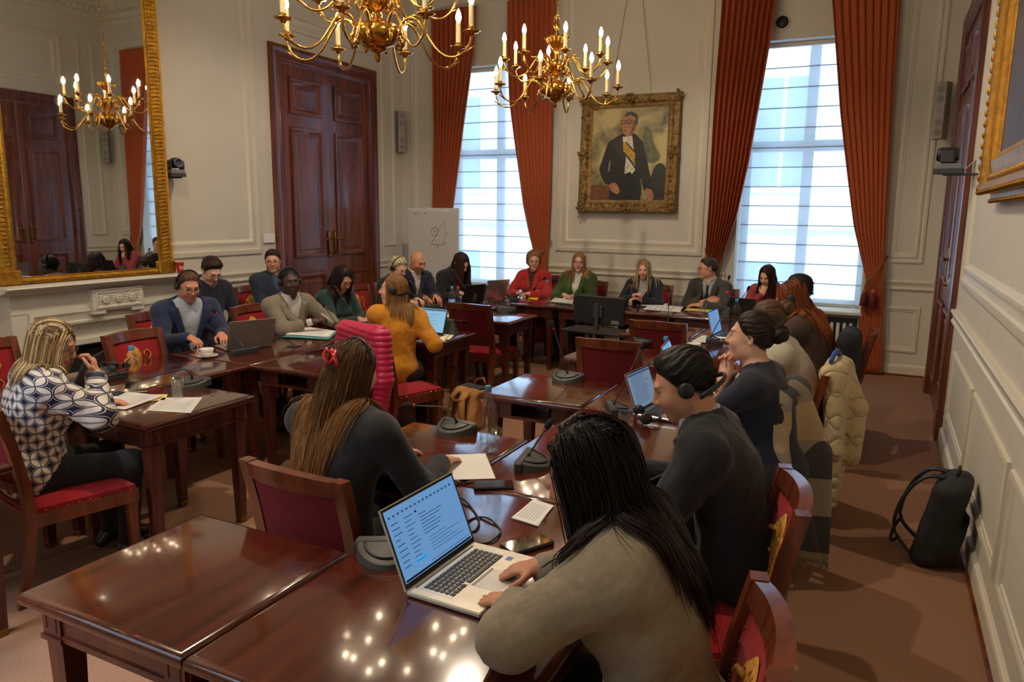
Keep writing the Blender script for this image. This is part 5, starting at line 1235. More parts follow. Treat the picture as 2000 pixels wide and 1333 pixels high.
        lo, hi = bbox([k.HC], .175*s); v, f = isosurf(cap, lo, hi, (hh*.9 if stl != 'crop' else hh)*s)
        rc = np.sin(((v-HCs)@R/s)@A3(210, 60, 40)); cc = A3(hcol)*(.85+.25*rc)[:, None]*(.8+.4*rng.random(len(v)))[:, None]
        if hair.get('streak'): m_ = rc > 1-2*hair['streak']; cc[m_] = A3(hair['scol'])*(.6+.4*rng.random(m_.sum()))[:, None]
        np_mesh('hair', v, f, hair_mat(), r, cc)
    if stl == 'short' and not hair.get('strands'): hair['strands'] = dict(n=700, len=hair.get('slen', .042), seg=6, r=.0019, stiff=.86, out=.25, back=.55, lift=max(.004, th*.95), mess=.12, rag=.2, grav=(0, -.3, -.6), nobody=1)
    if hair.get('strands'):
        st = dict(hair['strands']); st['n'] = int(st['n']*.6); st['r'] = st.get('r', .0035)*1.2; body_c = None if st.get('nobody') else (lambda p: fn(p)); P = grow(k, body_c, st, rng); ns = 3
        V_, F_ = tubes(P, st.get('r', .0035)*(.7+.6*rng.random(len(P))), ns); np_mesh('hair_strands', V_, F_, hair_mat(), r, hair_col(P.shape[0], P.shape[1], ns, hcol, tip, rng, hair.get('streak', 0), hair.get('scol')))
    if hair.get('bun'):
        bc, br = A3(hair['bun'][:3]), hair['bun'][3]
        def bn(p): q = (p-HCs)@R/s-bc; return (np.sqrt((q**2).sum(1))-br+.004*np.sin(np.arctan2(q[:, 0], q[:, 2])*5+np.sqrt((q**2).sum(1))*0+q[:, 1]*90))*s
        lo, hi = bbox([hp(bc)], (br+.02)*s); v, f = isosurf(bn, lo, hi, hh*s); np_mesh('hair_bun', v, f, hair_mat(), r, A3(hcol)*(.6+.6*rng.random(len(v)))[:, None])
    # ---- glasses, headset
    if glasses:
        g = MB(); gm = mat('specs_%d' % int(glasses[0]*999), glasses, .35, var=0)
        for sx in (-1, 1):
            g.tube([hp((sx*(.031+.0225*math.cos(t)), .108-.004*abs(math.cos(t)), .002+.0185*math.sin(t))) for t in np.linspace(0, 6.283, 17)], .0018*s, 5)
            g.tube([hp((sx*.054, .104, .006)), hp((sx*.072, .07, .008)), hp((sx*.08, .0, .012)), hp((sx*.078, -.02, .0))], .0018*s, 5)
        g.tube([hp((-.009, .109, .006)), hp((0, .111, .009)), hp((.009, .109, .006))], .0018*s, 5); gg = g.build('glasses', gm, r, True)
    if headset:
        h = MB(); off, tilt, style = headset.get('off', .012), headset.get('tilt', -.01), headset.get('style', 'over')
        band = []
        for t in np.linspace(-1.45, 1.45, 19):
            if style == 'behind': band.append(hp((math.sin(t)*(.083+off), -.03-math.cos(t)*(.085+off), -.035+.02*math.cos(t))))
            else: band.append(hp((math.sin(t)*(.079+off), tilt-.012, .028+math.cos(t)*(.092+off))))
        h.tube(band, .0055*s, 6, flat=1.7); hs = h.build('headset', M['black'], r, True)
        for sx in (-1, 1):
            e = MB(); c_ = hp((sx*(.086), -.010, .0)); e.lathe([(0, -.012), (.024, -.011), (.029, 0), (.029, .012), (.02, .017), (0, .017)], c_, 14, tuple(float(sx)*R[:, 0])); e.build('ear_cup', M['black'], hs, True)
        if headset.get('mic'):
            e = MB(); e.tube([hp((.088, .0, -.01)), hp((.08, .06, -.05)), hp((.05, .105, -.065))], .003, 6); e.build('mic_boom', M['black'], hs, True)
    return r
def hpx(x, y, z): p = on_z(x, y, z); return (p.x, p.y)
CL = lambda w, **k: dict(w=w, **k)
blk = (.010, .010, .012); navy = lin(24, 30, 52); 
def pattern_mat():
    m = bpy.data.materials.new('navy_white_print'); m.use_nodes = True; nt = m.node_tree; N = nt.nodes; L = nt.links; b = N['Principled BSDF']; b.inputs['Roughness'].default_value = .6
    tc = N.new('ShaderNodeTexCoord'); sp = N.new('ShaderNodeSeparateXYZ'); L.new(tc.outputs['Object'], sp.inputs[0])
    def M_(op, a, c=None):
        n = N.new('ShaderNodeMath'); n.operation = op
        for i, v in enumerate((a, c)):
            if v is None: continue
            if isinstance(v, (int, float)): n.inputs[i].default_value = v
            else: L.new(v, n.inputs[i])
        return n.outputs[0]
    ang = M_('MULTIPLY', M_('ARCTAN2', sp.outputs[0], M_('ADD', sp.outputs[1], .0)), .17)
    u = M_('MULTIPLY', M_('ADD', ang, M_('MULTIPLY', sp.outputs[2], .0)), 13.); v = M_('MULTIPLY', sp.outputs[2], 13.)
    def rt_(x): return M_('POWER', M_('ABSOLUTE', M_('SINE', M_('MULTIPLY', x, math.pi))), .62)
    f1 = M_('ADD', rt_(u), rt_(v)); f2 = M_('ADD', rt_(M_('ADD', u, .5)), rt_(M_('ADD', v, .5)))
    d1 = M_('LESS_THAN', f1, 1.30); ring = M_('MULTIPLY', M_('GREATER_THAN', f1, .98), M_('LESS_THAN', f1, 1.08)); d2 = M_('LESS_THAN', f2, 1.16); ring2 = M_('MULTIPLY', M_('GREATER_THAN', f2, .86), M_('LESS_THAN', f2, .96))
    mk = M_('MAXIMUM', M_('SUBTRACT', d1, ring), M_('SUBTRACT', d2, ring2))
    mx = N.new('ShaderNodeMix'); mx.data_type = 'RGBA'; L.new(mk, mx.inputs[0]); mx.inputs[6].default_value = (*lin(222, 212, 204), 1); mx.inputs[7].default_value = (*lin(22, 28, 58), 1); L.new(mx.outputs[2], b.inputs['Base Color']); return m
def stripe_mat():
    m = bpy.data.materials.new('striped_shirt'); m.use_nodes = True; nt = m.node_tree; N = nt.nodes; L = nt.links; b = N['Principled BSDF']
    tc = N.new('ShaderNodeTexCoord'); wv = N.new('ShaderNodeTexWave'); wv.inputs['Scale'].default_value = 22; L.new(tc.outputs['Object'], wv.inputs['Vector'])
    cr = N.new('ShaderNodeValToRGB'); cr.color_ramp.elements[0].position = .35; cr.color_ramp.elements[0].color = (.02, .02, .025, 1); cr.color_ramp.elements[1].position = .5; cr.color_ramp.elements[1].color = (.7, .68, .64, 1); L.new(wv.outputs[0], cr.inputs[0]); L.new(cr.outputs[0], b.inputs['Base Color']); return m
fair, tan, dark = lin(222, 172, 146), lin(196, 140, 106), lin(74, 46, 34)
LONG = dict(n=620, len=.42, r=.0042, seg=14)
flat_ = lambda x, y, z=.795, i=1: dict(w=(x, y, z), dir=(-i*.25, 1, -.12), palm=(0, .05, -1), curl=.22)
type_ = lambda i, x=.11, y=.40, z=.81: dict(w=(i*x, y, z), dir=(-i*.15, 1, -.2), palm=(0, 0, -1), curl=.45)
# ---- right-hand row, nearest first
person('taupe', 'woman in taupe blazer with long black hair working at laptop', hpx(1158, 830, 1.30), 1.30, 92, 'f', 17, 0, 8, (6, 26, 0), {-1: dict(w=(-.02, .41, .79), hint=(-1.2, .6, -.4), dir=(.2, 1, -.1), palm=(0, 0, -1), curl=.35), 1: type_(1, .16, .42)},
  skin=tan, hair=dict(style='long', col=lin(22, 18, 17), tip=lin(40, 24, 20), strands=dict(n=5200, len=.38, r=.0016, seg=15, part=-.01, out=.22, back=.6, lift=.024, rag=.10, mess=.05, grav=(0, -.25, -1), gather=.10)), top=dict(kind='shirtjacket', nolapel=1, col=lin(140, 128, 106), loose=.026, fat=1.12, fold=.011, bs=520), bottom=blk, hh=.006, hc=.008, seed=1)
person('headsetman', 'man in black jacket with headset band behind his neck', hpx(1338, 690, 1.31), 1.31, 90, 'm', 20, 0, 6, (8, 24, 0), {-1: flat_(-.10, .46, .79, -1), 1: flat_(.14, .46, .79, 1)},
  skin=tan, stubble=.35, hair=dict(style='short', col=lin(26, 20, 18), thick=.022, quiff=.8, freq=.8), top=dict(kind='jacket', col=lin(18, 19, 24), shirt=lin(196, 204, 216), loose=.024, fat=1.1, fold=.009), bottom=blk, hh=.004, hc=.008, seed=2, headset=dict(style='behind', off=.030), broad=1.12)
person('navytee', 'woman in navy t-shirt resting her chin on clasped hands', hpx(1470, 612, 1.33), 1.33, 84, 'f', 15, 0, 0, (4, 0, 0), {-1: dict(w=(-.035, .275, 1.005), hint=(-.8, .3, -1), dir=(.35, -.05, 1), palm=(1, .1, .1), curl=.42), 1: dict(w=(.035, .275, 1.005), hint=(.8, .3, -1), dir=(-.35, .02, 1), palm=(-1, .1, .1), curl=.5)},
  skin=fair, hair=dict(style='bun', col=lin(44, 30, 24), thick=.014, drop=.01, bun=(0, -.125, .028, .046)), top=dict(kind='tee', col=lin(20, 25, 44), loose=.010, sleeve=.62, fold=.004, neck=.068), bottom=blk, hh=.0034, hc=.008, seed=3)
person('creamsweater', 'woman in pale grey sweater with brown hair pinned up', hpx(1502, 592, 1.27), 1.27, 90, 'f', 24, 0, 0, (8, 20, 0), {-1: dict(w=(-.05, .34, .97), hint=(-.6, .3, -1), dir=(.4, .0, 1), palm=(1, 0, 0), curl=.6), 1: flat_(.14, .44)},
  skin=fair, hair=dict(style='bun', col=lin(92, 66, 46), thick=.018, drop=.012, bun=(.01, -.125, .05, .05)), top=dict(kind='sweater', col=lin(186, 178, 158), loose=.016, fold=.005), hc=.010, seed=4)
person('brownvest', 'woman with long auburn hair in brown vest, seen from behind', hpx(1548, 552, 1.31), 1.31, 84, 'f', 20, 0, -10, (14, 30, 0), {-1: dict(w=(-.03, .33, .98), hint=(-.8, .2, -1), dir=(.3, .1, 1), palm=(1, 0, 0), curl=.5), 1: flat_(.12, .44)},
  skin=fair, hair=dict(style='long', col=lin(126, 62, 28), tip=lin(150, 84, 40), strands=dict(n=1500, len=.44, r=.0032, seg=15, part=0, out=.22, back=.6, lift=.016, mess=.02, rag=.06, grav=(0, -.2, -1), gather=.10)), top=dict(kind='sweater', col=lin(66, 46, 30), loose=.022, fold=.005, name='vest', over_sleeve=lin(168, 160, 150)), glasses=(.02, .016, .014), headset=dict(style='over', off=.004), hc=.010, seed=5)
person('orange', 'man in orange sweater half hidden by the auburn-haired woman', hpx(1560, 540, 1.32), 1.32, 92, 'm', 14, 0, 0, (0, 12, 0), {-1: flat_(-.14, .42, .795, -1), 1: flat_(.14, .42)},
  skin=tan, stubble=.5, hair=dict(style='short', col=lin(38, 28, 24), thick=.022), top=dict(kind='sweater', col=lin(196, 62, 22), loose=.024, fat=1.15), headset=dict(), glasses=(.02, .016, .014), hc=.011, seed=6)
person('window', 'dark-haired woman in rose top by window, chin on hand', hpx(1500, 519, 1.26), 1.26, 172, 'f', 16, 0, 0, (-8, 26, 0), {1: dict(w=(.03, .26, .95), hint=(.8, .3, -1), dir=(-.2, .0, 1), palm=(0, -1, 0), curl=.75), -1: flat_(-.10, .40, .795, -1)},
  skin=fair, hair=dict(style='long', col=lin(44, 28, 22), tip=lin(64, 40, 28), strands=dict(n=700, len=.34, r=.0036, seg=13, lift=.010, out=.35, back=.8, mess=.02)), top=dict(kind='sweater', col=lin(150, 56, 62), loose=.016), hc=.011, hh=.005, seed=7)
# ---- far row
person('lanyard', 'man in grey cardigan with red lanyard and headset, arms folded', hpx(1383, 505, 1.305), 1.305, 178, 'm', 10, 0, -8, (-52, 6, 4), {1: dict(w=(-.02, .27, .84), hint=(1.2, 0, -.5), dir=(-1, .0, .25), palm=(0, -.8, -.6), curl=.25), -1: dict(w=(.04, .33, .80), hint=(-1.2, 0, -.5), dir=(1, .1, 0), palm=(0, -.2, -1), curl=.3)},
  skin=lin(206, 150, 122), hair=dict(style='short', col=lin(70, 62, 56), thick=.014, quiff=.6), top=dict(kind='jacket', col=lin(62, 62, 58), smat=stripe_mat(), shirt=lin(190, 190, 196), tie=lin(22, 24, 40), lanyard=lin(200, 24, 40), loose=.018, button=-.34, bs=200, cuff=False, name='cardigan'), headset=dict(), glasses=lin(90, 80, 70), hc=.009, hh=.0045, seed=8)
person('darkblazer', 'woman in dark blazer with long pale blond hair', hpx(1258, 508, 1.26), 1.26, 180, 'f', 10, 0, 4, (4, 12, 0), {1: dict(w=(.05, .32, .85), hint=(1, -.1, -1), dir=(-.6, .3, .35), palm=(-.3, -.2, -1), curl=.6), -1: dict(w=(-.03, .31, .82), hint=(-1, 0, -1), dir=(.7, .4, .1), palm=(0, 0, -1), curl=.5)},
  skin=lin(224, 170, 144), hair=dict(style='long', col=lin(150, 122, 84), tip=lin(202, 180, 140), strands=dict(n=900, len=.31, r=.0038, seg=14, part=.01, out=.6, back=.25, wave=.003, lift=.014, mess=.03)), top=dict(kind='jacket', col=lin(24, 26, 40), smat=stripe_mat(), loose=.016, button=-.34, vw=.22), hc=.009, hh=.0045, seed=9)
person('green', 'blond woman in green jacket and white turtleneck with glasses', hpx(1131, 494, 1.31), 1.31, 180, 'f', 6, 0, 4, (14, 4, -2), {1: dict(w=(.06, .36, .81), hint=(1, 0, -1), dir=(-.7, .4, 0), palm=(0, 0, -1), curl=.4), -1: dict(w=(-.06, .34, .80), hint=(-1, 0, -1), dir=(.7, .5, 0), palm=(0, 0, -1), curl=.4)},
  skin=lin(226, 178, 156), lip=lin(150, 50, 50), hair=dict(style='long', col=lin(140, 96, 54), tip=lin(190, 140, 84), strands=dict(n=900, len=.34, r=.0036, seg=14, part=.015, out=.6, back=.28, lift=.010, mess=.02)), top=dict(kind='jacket', col=lin(62, 88, 38), shirt=lin(222, 216, 206), polo=True, loose=.017, button=-.42, vw=.16, cuff=False), glasses=(.02, .016, .014), hc=.009, hh=.0045, seed=10)
person('redjacket', 'curly-haired woman in red jacket with glasses and badge', hpx(1043, 492, 1.305), 1.305, 180, 'f', 8, 0, 8, (20, 8, 0), {1: dict(w=(.08, .36, .80), hint=(1, 0, -1), dir=(-.8, .4, 0), palm=(0, 0, -1), curl=.45), -1: dict(w=(-.08, .34, .80), hint=(-1, 0, -1), dir=(.8, .4, 0), palm=(0, 0, -1), curl=.45)},
  skin=lin(222, 170, 146), hair=dict(style='curly', col=lin(156, 116, 76), thick=.026, drop=.03), top=dict(kind='jacket', col=lin(176, 34, 32), shirt=lin(70, 36, 34), nocollar=1, loose=.017, button=-.24, badge=(-.09, .03, .035, .022)), bottom=lin(60, 18, 20), glasses=(.02, .016, .014), hc=.009, hh=.0045, seed=11)
# ---- left row, far to near
person('blackblazer', 'woman in black blazer bending over dark laptop by flip chart', hpx(900, 497, 1.27), 1.27, -104, 'f', 24, 0, 0, (6, 42, 0), {1: type_(1, .12, .42), -1: type_(-1, .12, .42)},
  skin=fair, hair=dict(style='long', col=lin(48, 32, 26), tip=lin(74, 46, 34), strands=dict(n=700, len=.32, r=.0036, seg=13, out=.3, back=.5, lift=.010, mess=.02)), top=dict(kind='jacket', col=lin(22, 22, 25), shirt=lin(84, 104, 124), loose=.02, bs=200), hc=.011, hh=.005, seed=12)
person('shaved', 'man with shaved head, navy blazer and headset, typing', hpx(815, 492, 1.32), 1.32, -112, 'm', 12, 0, 0, (8, 22, 0), {1: type_(1, .09, .44), -1: type_(-1, .09, .42)},
  skin=lin(204, 142, 108), stubble=.25, hair=dict(style='bald', col=lin(110, 80, 60)), top=dict(kind='jacket', col=lin(26, 32, 58), shirt=lin(206, 200, 184), loose=.019, cuff=False), headset=dict(), hc=.010, hh=.005, seed=13)
person('greycurls', 'grey curly-haired woman in lime top with glasses and headset', hpx(778, 505, 1.265), 1.265, -92, 'f', 18, 0, 0, (-6, 26, 0), {1: dict(w=(.10, .40, .80), dir=(-.3, 1, 0), palm=(-.3, 0, -1), curl=.5), -1: dict(w=(-.10, .40, .80), dir=(.3, 1, 0), palm=(.3, 0, -1), curl=.5)},
  skin=lin(222, 170, 146), hair=dict(style='curly', col=lin(190, 174, 144), thick=.022), top=dict(kind='jacket', col=lin(22, 22, 26), shirt=lin(190, 214, 30), loose=.016, vw=.34, button=-.42, cuff=False), glasses=(.02, .016, .014), headset=dict(off=.02), hc=.011, hh=.005, seed=14)
person('teal', 'dark-haired woman in teal sweater with red neckerchief, writing', hpx(668, 522, 1.27), 1.27, -92, 'f', 16, 0, 0, (-10, 34, 0), {1: dict(w=(.06, .44, .80), dir=(-.2, 1, -.1), palm=(-.4, 0, -1), curl=.6), -1: dict(w=(-.10, .42, .80), dir=(.4, 1, 0), palm=(0, 0, -1), curl=.4)},
  skin=tan, hair=dict(style='long', col=lin(34, 22, 20), tip=lin(52, 30, 24), strands=dict(n=800, len=.32, r=.0038, seg=13, out=.35, back=.9, wave=.003, lift=.012, mess=.03, grav=(0, -.35, -1))), top=dict(kind='sweater', col=lin(26, 58, 58), loose=.015, badge=(.02, -.02, .03, .022), neck=.072, shirt=lin(150, 26, 40)), glasses=(.02, .016, .014), hc=.010, hh=.0045, seed=15)
person('greyblazer', 'man in grey blazer and headset holding a pen', hpx(565, 526, 1.285), 1.285, -104, 'm', 14, 0, 0, (-16, 2, 3), {1: dict(w=(-.02, .42, .85), hint=(1, -.2, -.7), dir=(-.7, .5, .25), palm=(-.2, -.5, -1), curl=.6), -1: dict(w=(-.26, .42, .80), hint=(-1, -.1, -.7), dir=(-.1, 1, -.1), palm=(0, 0, -1), curl=.25)},
  skin=dark, lip=lin(96, 56, 46), hair=dict(style='crop', col=lin(16, 13, 12), thick=.007), top=dict(kind='jacket', col=lin(128, 118, 102), shirt=lin(206, 200, 196), loose=.02, bs=260, var=.18, button=-.36, vw=.22), headset=dict(off=.014), hc=.008, hh=.0038, seed=16, stubble=.2, bottom=lin(60, 46, 30))
person('quilted', 'man in navy quilted jacket and glasses sitting against wall', hpx(532, 489, 1.35), 1.35, -112, 'm', 2, 0, -6, (-22, 6, 0), {1: dict(w=(-.02, .24, .68), hint=(1, -.2, -1), dir=(-.8, .4, -.1), palm=(0, -.4, -1), curl=.4), -1: dict(w=(.0, .27, .66), hint=(-1, -.2, -1), dir=(.8, .4, 0), palm=(0, -.3, -1), curl=.4)},
  skin=lin(214, 158, 134), hair=dict(style='short', col=lin(62, 46, 34), thick=.015, quiff=.7), top=dict(kind='jacket', col=lin(40, 48, 70), shirt=lin(70, 84, 110), loose=.022, fold=.009, button=-.16, vw=.3, cuff=False, nolapel=1), bottom=lin(30, 36, 56), glasses=lin(60, 54, 50), hc=.010, hh=.0045, seed=17)
person('youngman', 'young man in navy sweater and glasses with laptop on lap', hpx(412, 508, 1.30), 1.30, -96, 'm', 8, 0, 0, (-8, 34, 0), {1: type_(1, .10, .36, .70), -1: type_(-1, .10, .36, .70)},
  skin=fair, hair=dict(style='short', col=lin(52, 36, 28), thick=.026, quiff=1.0), top=dict(kind='sweater', col=lin(22, 26, 44), shirt=lin(196, 204, 216), loose=.018, neck=.078, badge=(.04, -.20, .05, .03)), bottom=lin(30, 34, 50), glasses=lin(50, 46, 50), hc=.010, hh=.0045, seed=18)
person('navyblazer', 'man in navy blazer, glasses and headset typing on silver laptop', hpx(366, 531, 1.30), 1.30, -108, 'm', 12, 0, 0, (-2, 20, 0), {1: dict(w=(.13, .44, .82), dir=(-.2, 1, -.15), palm=(0, 0, -1), curl=.45), -1: dict(w=(-.11, .46, .82), dir=(.2, 1, -.15), palm=(0, 0, -1), curl=.45)},
  skin=lin(208, 144, 116), stubble=.15, hair=dict(style='short', col=lin(92, 64, 46), thick=.010, freq=1.4), top=dict(kind='jacket', col=lin(28, 40, 76), shirt=lin(186, 196, 208), loose=.022, bs=500, button=-.40, vw=.26), glasses=(.025, .02, .018), headset=dict(off=.010), bottom=lin(70, 54, 34), shoe=lin(96, 58, 34), hc=.008, hh=.0036, seed=19, broad=1.12,
  feet={1: dict(knee=(.13, .44, .50), ankle=(.14, .42, .10)), -1: dict(knee=(-.18, .48, .50), ankle=(-.34, .80, .15), toe=(-.38, .93, .14))})
# ---- people at the side tables
person('yellow', 'woman in mustard yellow jacket turning her head to the left', hpx(768, 538, 1.30), 1.30, 22, 'f', 10, 0, 22, (70, 0, 0), {1: dict(w=(.25, .26, .70), dir=(-.3, 1, -.1), palm=(0, 0, -1), curl=.4), -1: type_(-1, .10, .36)},
  skin=fair, hair=dict(style='long', col=lin(128, 92, 54), tip=lin(156, 116, 72), strands=dict(n=1300, len=.27, r=.0030, seg=14, out=.3, back=.8, lift=.010, mess=.02, rag=.06, pull=(0,-.11,.03), pz=.035)), top=dict(kind='shirtjacket', col=lin(204, 134, 20), loose=.018, bs=500, fold=.009, nolapel=1), headset=dict(style='behind', off=.006), hc=.008, hh=.004, seed=20)
person('pattern', 'woman in navy and white patterned blouse, hand at her mouth', hpx(98, 628, 1.265), 1.265, -14, 'f', 10, 0, -4, (-34, 24, 0), {1: dict(w=(.09, .29, .985), hint=(.8, .5, -1), dir=(-.25, .1, 1), palm=(-.5, -.8, .2), curl=.7), -1: dict(w=(-.20, .40, .785), hint=(-.9, .1, -.7), dir=(.6, 1, -.05), palm=(0, 0, -1), curl=.2)},
  skin=lin(216, 156, 128), hair=dict(style='bob', col=lin(126, 98, 66), tip=lin(168, 138, 96), thick=.012, streak=.34, scol=lin(222, 196, 150), strands=dict(n=2400, len=.215, r=.0026, seg=13, out=.30, back=.55, lift=.012, mess=.015, rag=.04, part=.012, grav=(0, -.25, -1))), top=dict(kind='blouse', mat=pattern_mat(), loose=.024, fat=1.15, fold=.010), glasses=lin(90, 60, 40), bottom=lin(20, 20, 24), hc=.008, hh=.004, seed=21)
person('clip', 'woman in black sweater with long brown hair and red clip, seen from behind', hpx(688, 668, 1.30), 1.30, -8, 'f', 14, -2, 0, (4, 12, 0), {1: flat_(.20, .44, .79, 1), -1: flat_(-.06, .42, .79, -1)},
  skin=fair, hair=dict(style='long', col=lin(74, 50, 32), tip=lin(150, 104, 56), thick=.010, streak=.07, scol=lin(164, 116, 64), strands=dict(n=5400, len=.45, r=.0014, seg=16, part=0, out=.12, back=.6, lift=.018, mess=.06, rag=.16, wave=.0028, pull=(0,-.115,.045), pz=.03, grav=(0, -.35, -1), gather=.14)), top=dict(kind='sweater', col=lin(24, 25, 29), loose=.018, fat=1.05, fold=.007), hc=.008, hh=.005, seed=22, broad=1.18)
# ================================================================ CHAIRS, PLACED
# facing: 0 = towards far wall, 90 = towards left wall, -90 = towards right wall, 180 = towards camera
def chair_for(key, label, rz=None, back=.07):
    r_ = PEOPLE[key][0]; a = rad(rz if rz is not None else math.degrees(r_.rotation_euler.z)); return chair(label, r_.location.x+back*math.sin(a), r_.location.y-back*math.cos(a), math.degrees(a))
chair('red chair under the woman in patterned blouse, red threads hanging', -3.50, 2.12, -11)
chair('red chair at left photo edge, only half its lion showing', -4.90, 2.69, -90)
chair('empty red chair with gold lion before the fireplace', -4.40, 3.46, -86)
chair_for('navyblazer', 'red chair under the man in navy blazer and headset', -95)
chair_for('greyblazer', 'red chair under the man in grey blazer', -92)
chair('red chair with gold lion between grey-blazer man and teal woman', -4.34, 5.40, -92)
chair_for('teal', 'red chair under the woman in teal sweater', -84)
chair_for('greycurls', 'red chair under the grey curly-haired woman', -88)
chair_for('shaved', 'red chair under the man with shaved head', -96)
chair_for('blackblazer', 'red chair under the woman bending over dark laptop', -100)
chair_for('quilted', 'red chair against wall under man in quilted navy jacket', -94)
chair_for('youngman', 'red chair against wall under young man in navy sweater', -92)
chair_for('redjacket', 'red chair under the woman in red jacket', 180)
chair_for('green', 'red chair under the woman in green jacket', 180)
chair_for('darkblazer', 'red chair under the woman in dark blazer, pale wavy hair', 180)
chair_for('lanyard', 'red chair under the man with red lanyard', 178)
chair_for('window', 'red chair under the dark-haired woman by the window', 170)
chair('empty red chair seen from behind beyond the yellow jacket', -3.46, 6.39, -3)
chair('empty red chair seen from behind, nearest the monitor stand', -1.65, 5.14, 0)
chair('empty red chair seen from behind, right of the monitor', -1.59, 6.18, 0)
chair('red chair with pink puffer coat over its back', -3.27, 4.62, -14)
chair('red chair under the woman with the red hair clip', -1.71, 2.13, -3)
chair('red chair at bottom right under woman in taupe blazer', -.46, 1.50, 103)
chair('red chair under the man in dark jacket and headset', -.50, 2.38, 103)
chair('red chair with the checked scarf over its back', -.66, 3.84, 82)
chair('red chair with cream quilted coat over its back', -.52, 4.58, 86)
chair('red chair with black coat over its back', -.50, 5.82, 88)
chair_for('orange', 'red chair at far end of right row, tip beyond black coat', 90)
# ================================================================ THINGS ON THE TABLES
def at(x, y, z=TZ): p = on_z(x, y, z); return (p.x, p.y, z)
def lift_to(base, pb, pt, fwd=0.):
    """point seen at pixel pt at the depth of base (seen at pb)"""
    b = Vector(base); d = (b-Vector((0, 0, CAM_H))).dot(FW)+fwd
    return Vector((0, 0, CAM_H))+ray(*pt)*d
foam = mat('mic_foam', (.010, .010, .011), .95, var=.2, scale=300, bump=.5, bscale=600); redl = mat('mic_red_ring', lin(150, 16, 20), .4)
micb = mat('mic_base_grey', lin(72, 72, 68), .5, var=.06)
MIC = {}
def mic(label, px, rz, tip=None, mid=None, arc=0., tone=0):
    loc = at(*px); r = thing('conference_microphone', label, 'microphone', loc, rz, 'gooseneck microphones')
    if not MIC:
        n = 16; D = [(.105*math.cos(t), .075-.135*math.sin(t)) for t in np.linspace(0, math.pi, n)]
        b = MB(); vs = []; k = len(D)
        zf = lambda y: .022+.028*(y+.06)/.135
        vs = [(x, y, 0) for x, y in D]+[(x*.97, y*.97+.002, zf(y)-.006) for x, y in D]+[(x*.9, y*.9+.006, zf(y)) for x, y in D]
        fs = [tuple(range(k))[::-1], tuple(range(2*k, 3*k))]
        for q in range(2): fs += [(q*k+i, q*k+(i+1) % k, (q+1)*k+(i+1) % k, (q+1)*k+i) for i in range(k)]
        b.add(vs, fs); MIC['base'] = b.mesh('base', micb, 'auto')
        g = MB(); g.tube([(.075*math.cos(t), .05-.085*math.sin(t), zf(.05-.085*math.sin(t))+.002) for t in np.linspace(.05, math.pi-.05, 14)], .004, 6); MIC['strip'] = g.mesh('button_strip', M['black'], True)
        g = MB(); g.box(-.108, .108, .04, .078, 0, .046, .008); MIC['rear'] = g.mesh('rear_housing', M['dgrey'])
    link('base', MIC['base'], r); link('button_strip', MIC['strip'], r); link('rear_housing', MIC['rear'], r)
    if tip is not None:
        inv = Matrix.Rotation(-rad(rz), 4, 'Z'); s = Vector((0, .045, .045)); e = inv @ (Vector(tip)-Vector(loc))
        pts = [s]+([inv @ (Vector(q)-Vector(loc)) for q in mid] if mid else [])+[e]
        if mid is None:
            m_ = s.lerp(e, .45)+Vector((0, 0, arc)); pts = [s, s.lerp(m_, .5)+Vector((0, 0, arc*.3)), m_, m_.lerp(e, .6)+Vector((0, 0, arc*.15)), e]
        P = []
        for i in range(len(pts)-1):
            p0, p1, p2, p3 = pts[max(i-1, 0)], pts[i], pts[i+1], pts[min(i+2, len(pts)-1)]
            for t in (0, .25, .5, .75): P.append(.5*((2*p1)+(p2-p0)*t+(2*p0-5*p1+4*p2-p3)*t*t+(3*p1-p0-3*p2+p3)*t**3))
        P.append(e); g = MB(); g.tube(P, [.0075]*2+[.0042]*(len(P)-2), 7); nk = g.build('gooseneck', M['dgrey'], r, True)
        d = (P[-1]-P[-3]).normalized(); g = MB(); g.lathe([(0, -.004), (.010, 0), (.0145, .012), (.0145, .034), (.010, .046), (0, .050)], e, 12, d); g.build('foam_head', foam, nk, True)
        g = MB(); g.lathe([(.0085, -.012), (.0095, -.010), (.0095, -.001), (.0085, 0)], e, 12, d); g.build('red_ring', redl, nk, True)
    return r
def mic_t(label, px, rz, tpx, fwd=0., arc=.0, mid=None): 
    b = at(*px); return mic(label, px, rz, lift_to(b, px, tpx, fwd), [lift_to(b, px, q, f) for q, f in mid] if mid else None, arc)
mic_t('microphone bent low toward the patterned-blouse woman', (368, 757), 20, (262, 748), -.10, mid=[((372, 730), 0), ((350, 722), -.02)])
mic_t('microphone before the dark stickered laptop', (205, 742), -90, (240, 712), .0, mid=[((196, 712), 0), ((205, 708), 0)])
mic_t('microphone beside the coffee cup and navy-blazer man', (470, 690), -100, (422, 612), 0)
mic_t('microphone with base hidden behind the woman with red clip', (668, 672), -90, (635, 600), 0)
mic_t('microphone in front of the teal-sweater woman', (694, 640), -90, (658, 566), 0)
mic_t('microphone behind the dark pouch, neck bent right', (848, 640), -10, (902, 628), -.05, mid=[((850, 622), 0), ((858, 620), 0)])
mic('microphone base without visible neck on side table', (986, 609), 8)
mic_t('microphone with lit red ring before red-jacket woman', (1002, 588), 178, (1060, 546), -.02, mid=[((1022, 572), 0), ((1032, 562), 0)])
mic_t('microphone standing alone on side table by empty chair', (1102, 745), -4, (1081, 640), 0, arc=.0)
mic_t('microphone behind water glass in front of headset man', (1214, 806), 118, (1252, 684), 0)
mic_t('microphone right in front of the woman with red clip', (880, 846), -10, (806, 793), -.02, mid=[((884, 812), 0), ((868, 797), 0)])
mic_t('microphone half hidden by the long black hair', (1052, 912), 100, (1066, 838), .02)
mic('microphone base behind the open silver laptop', (758, 1098), 30)
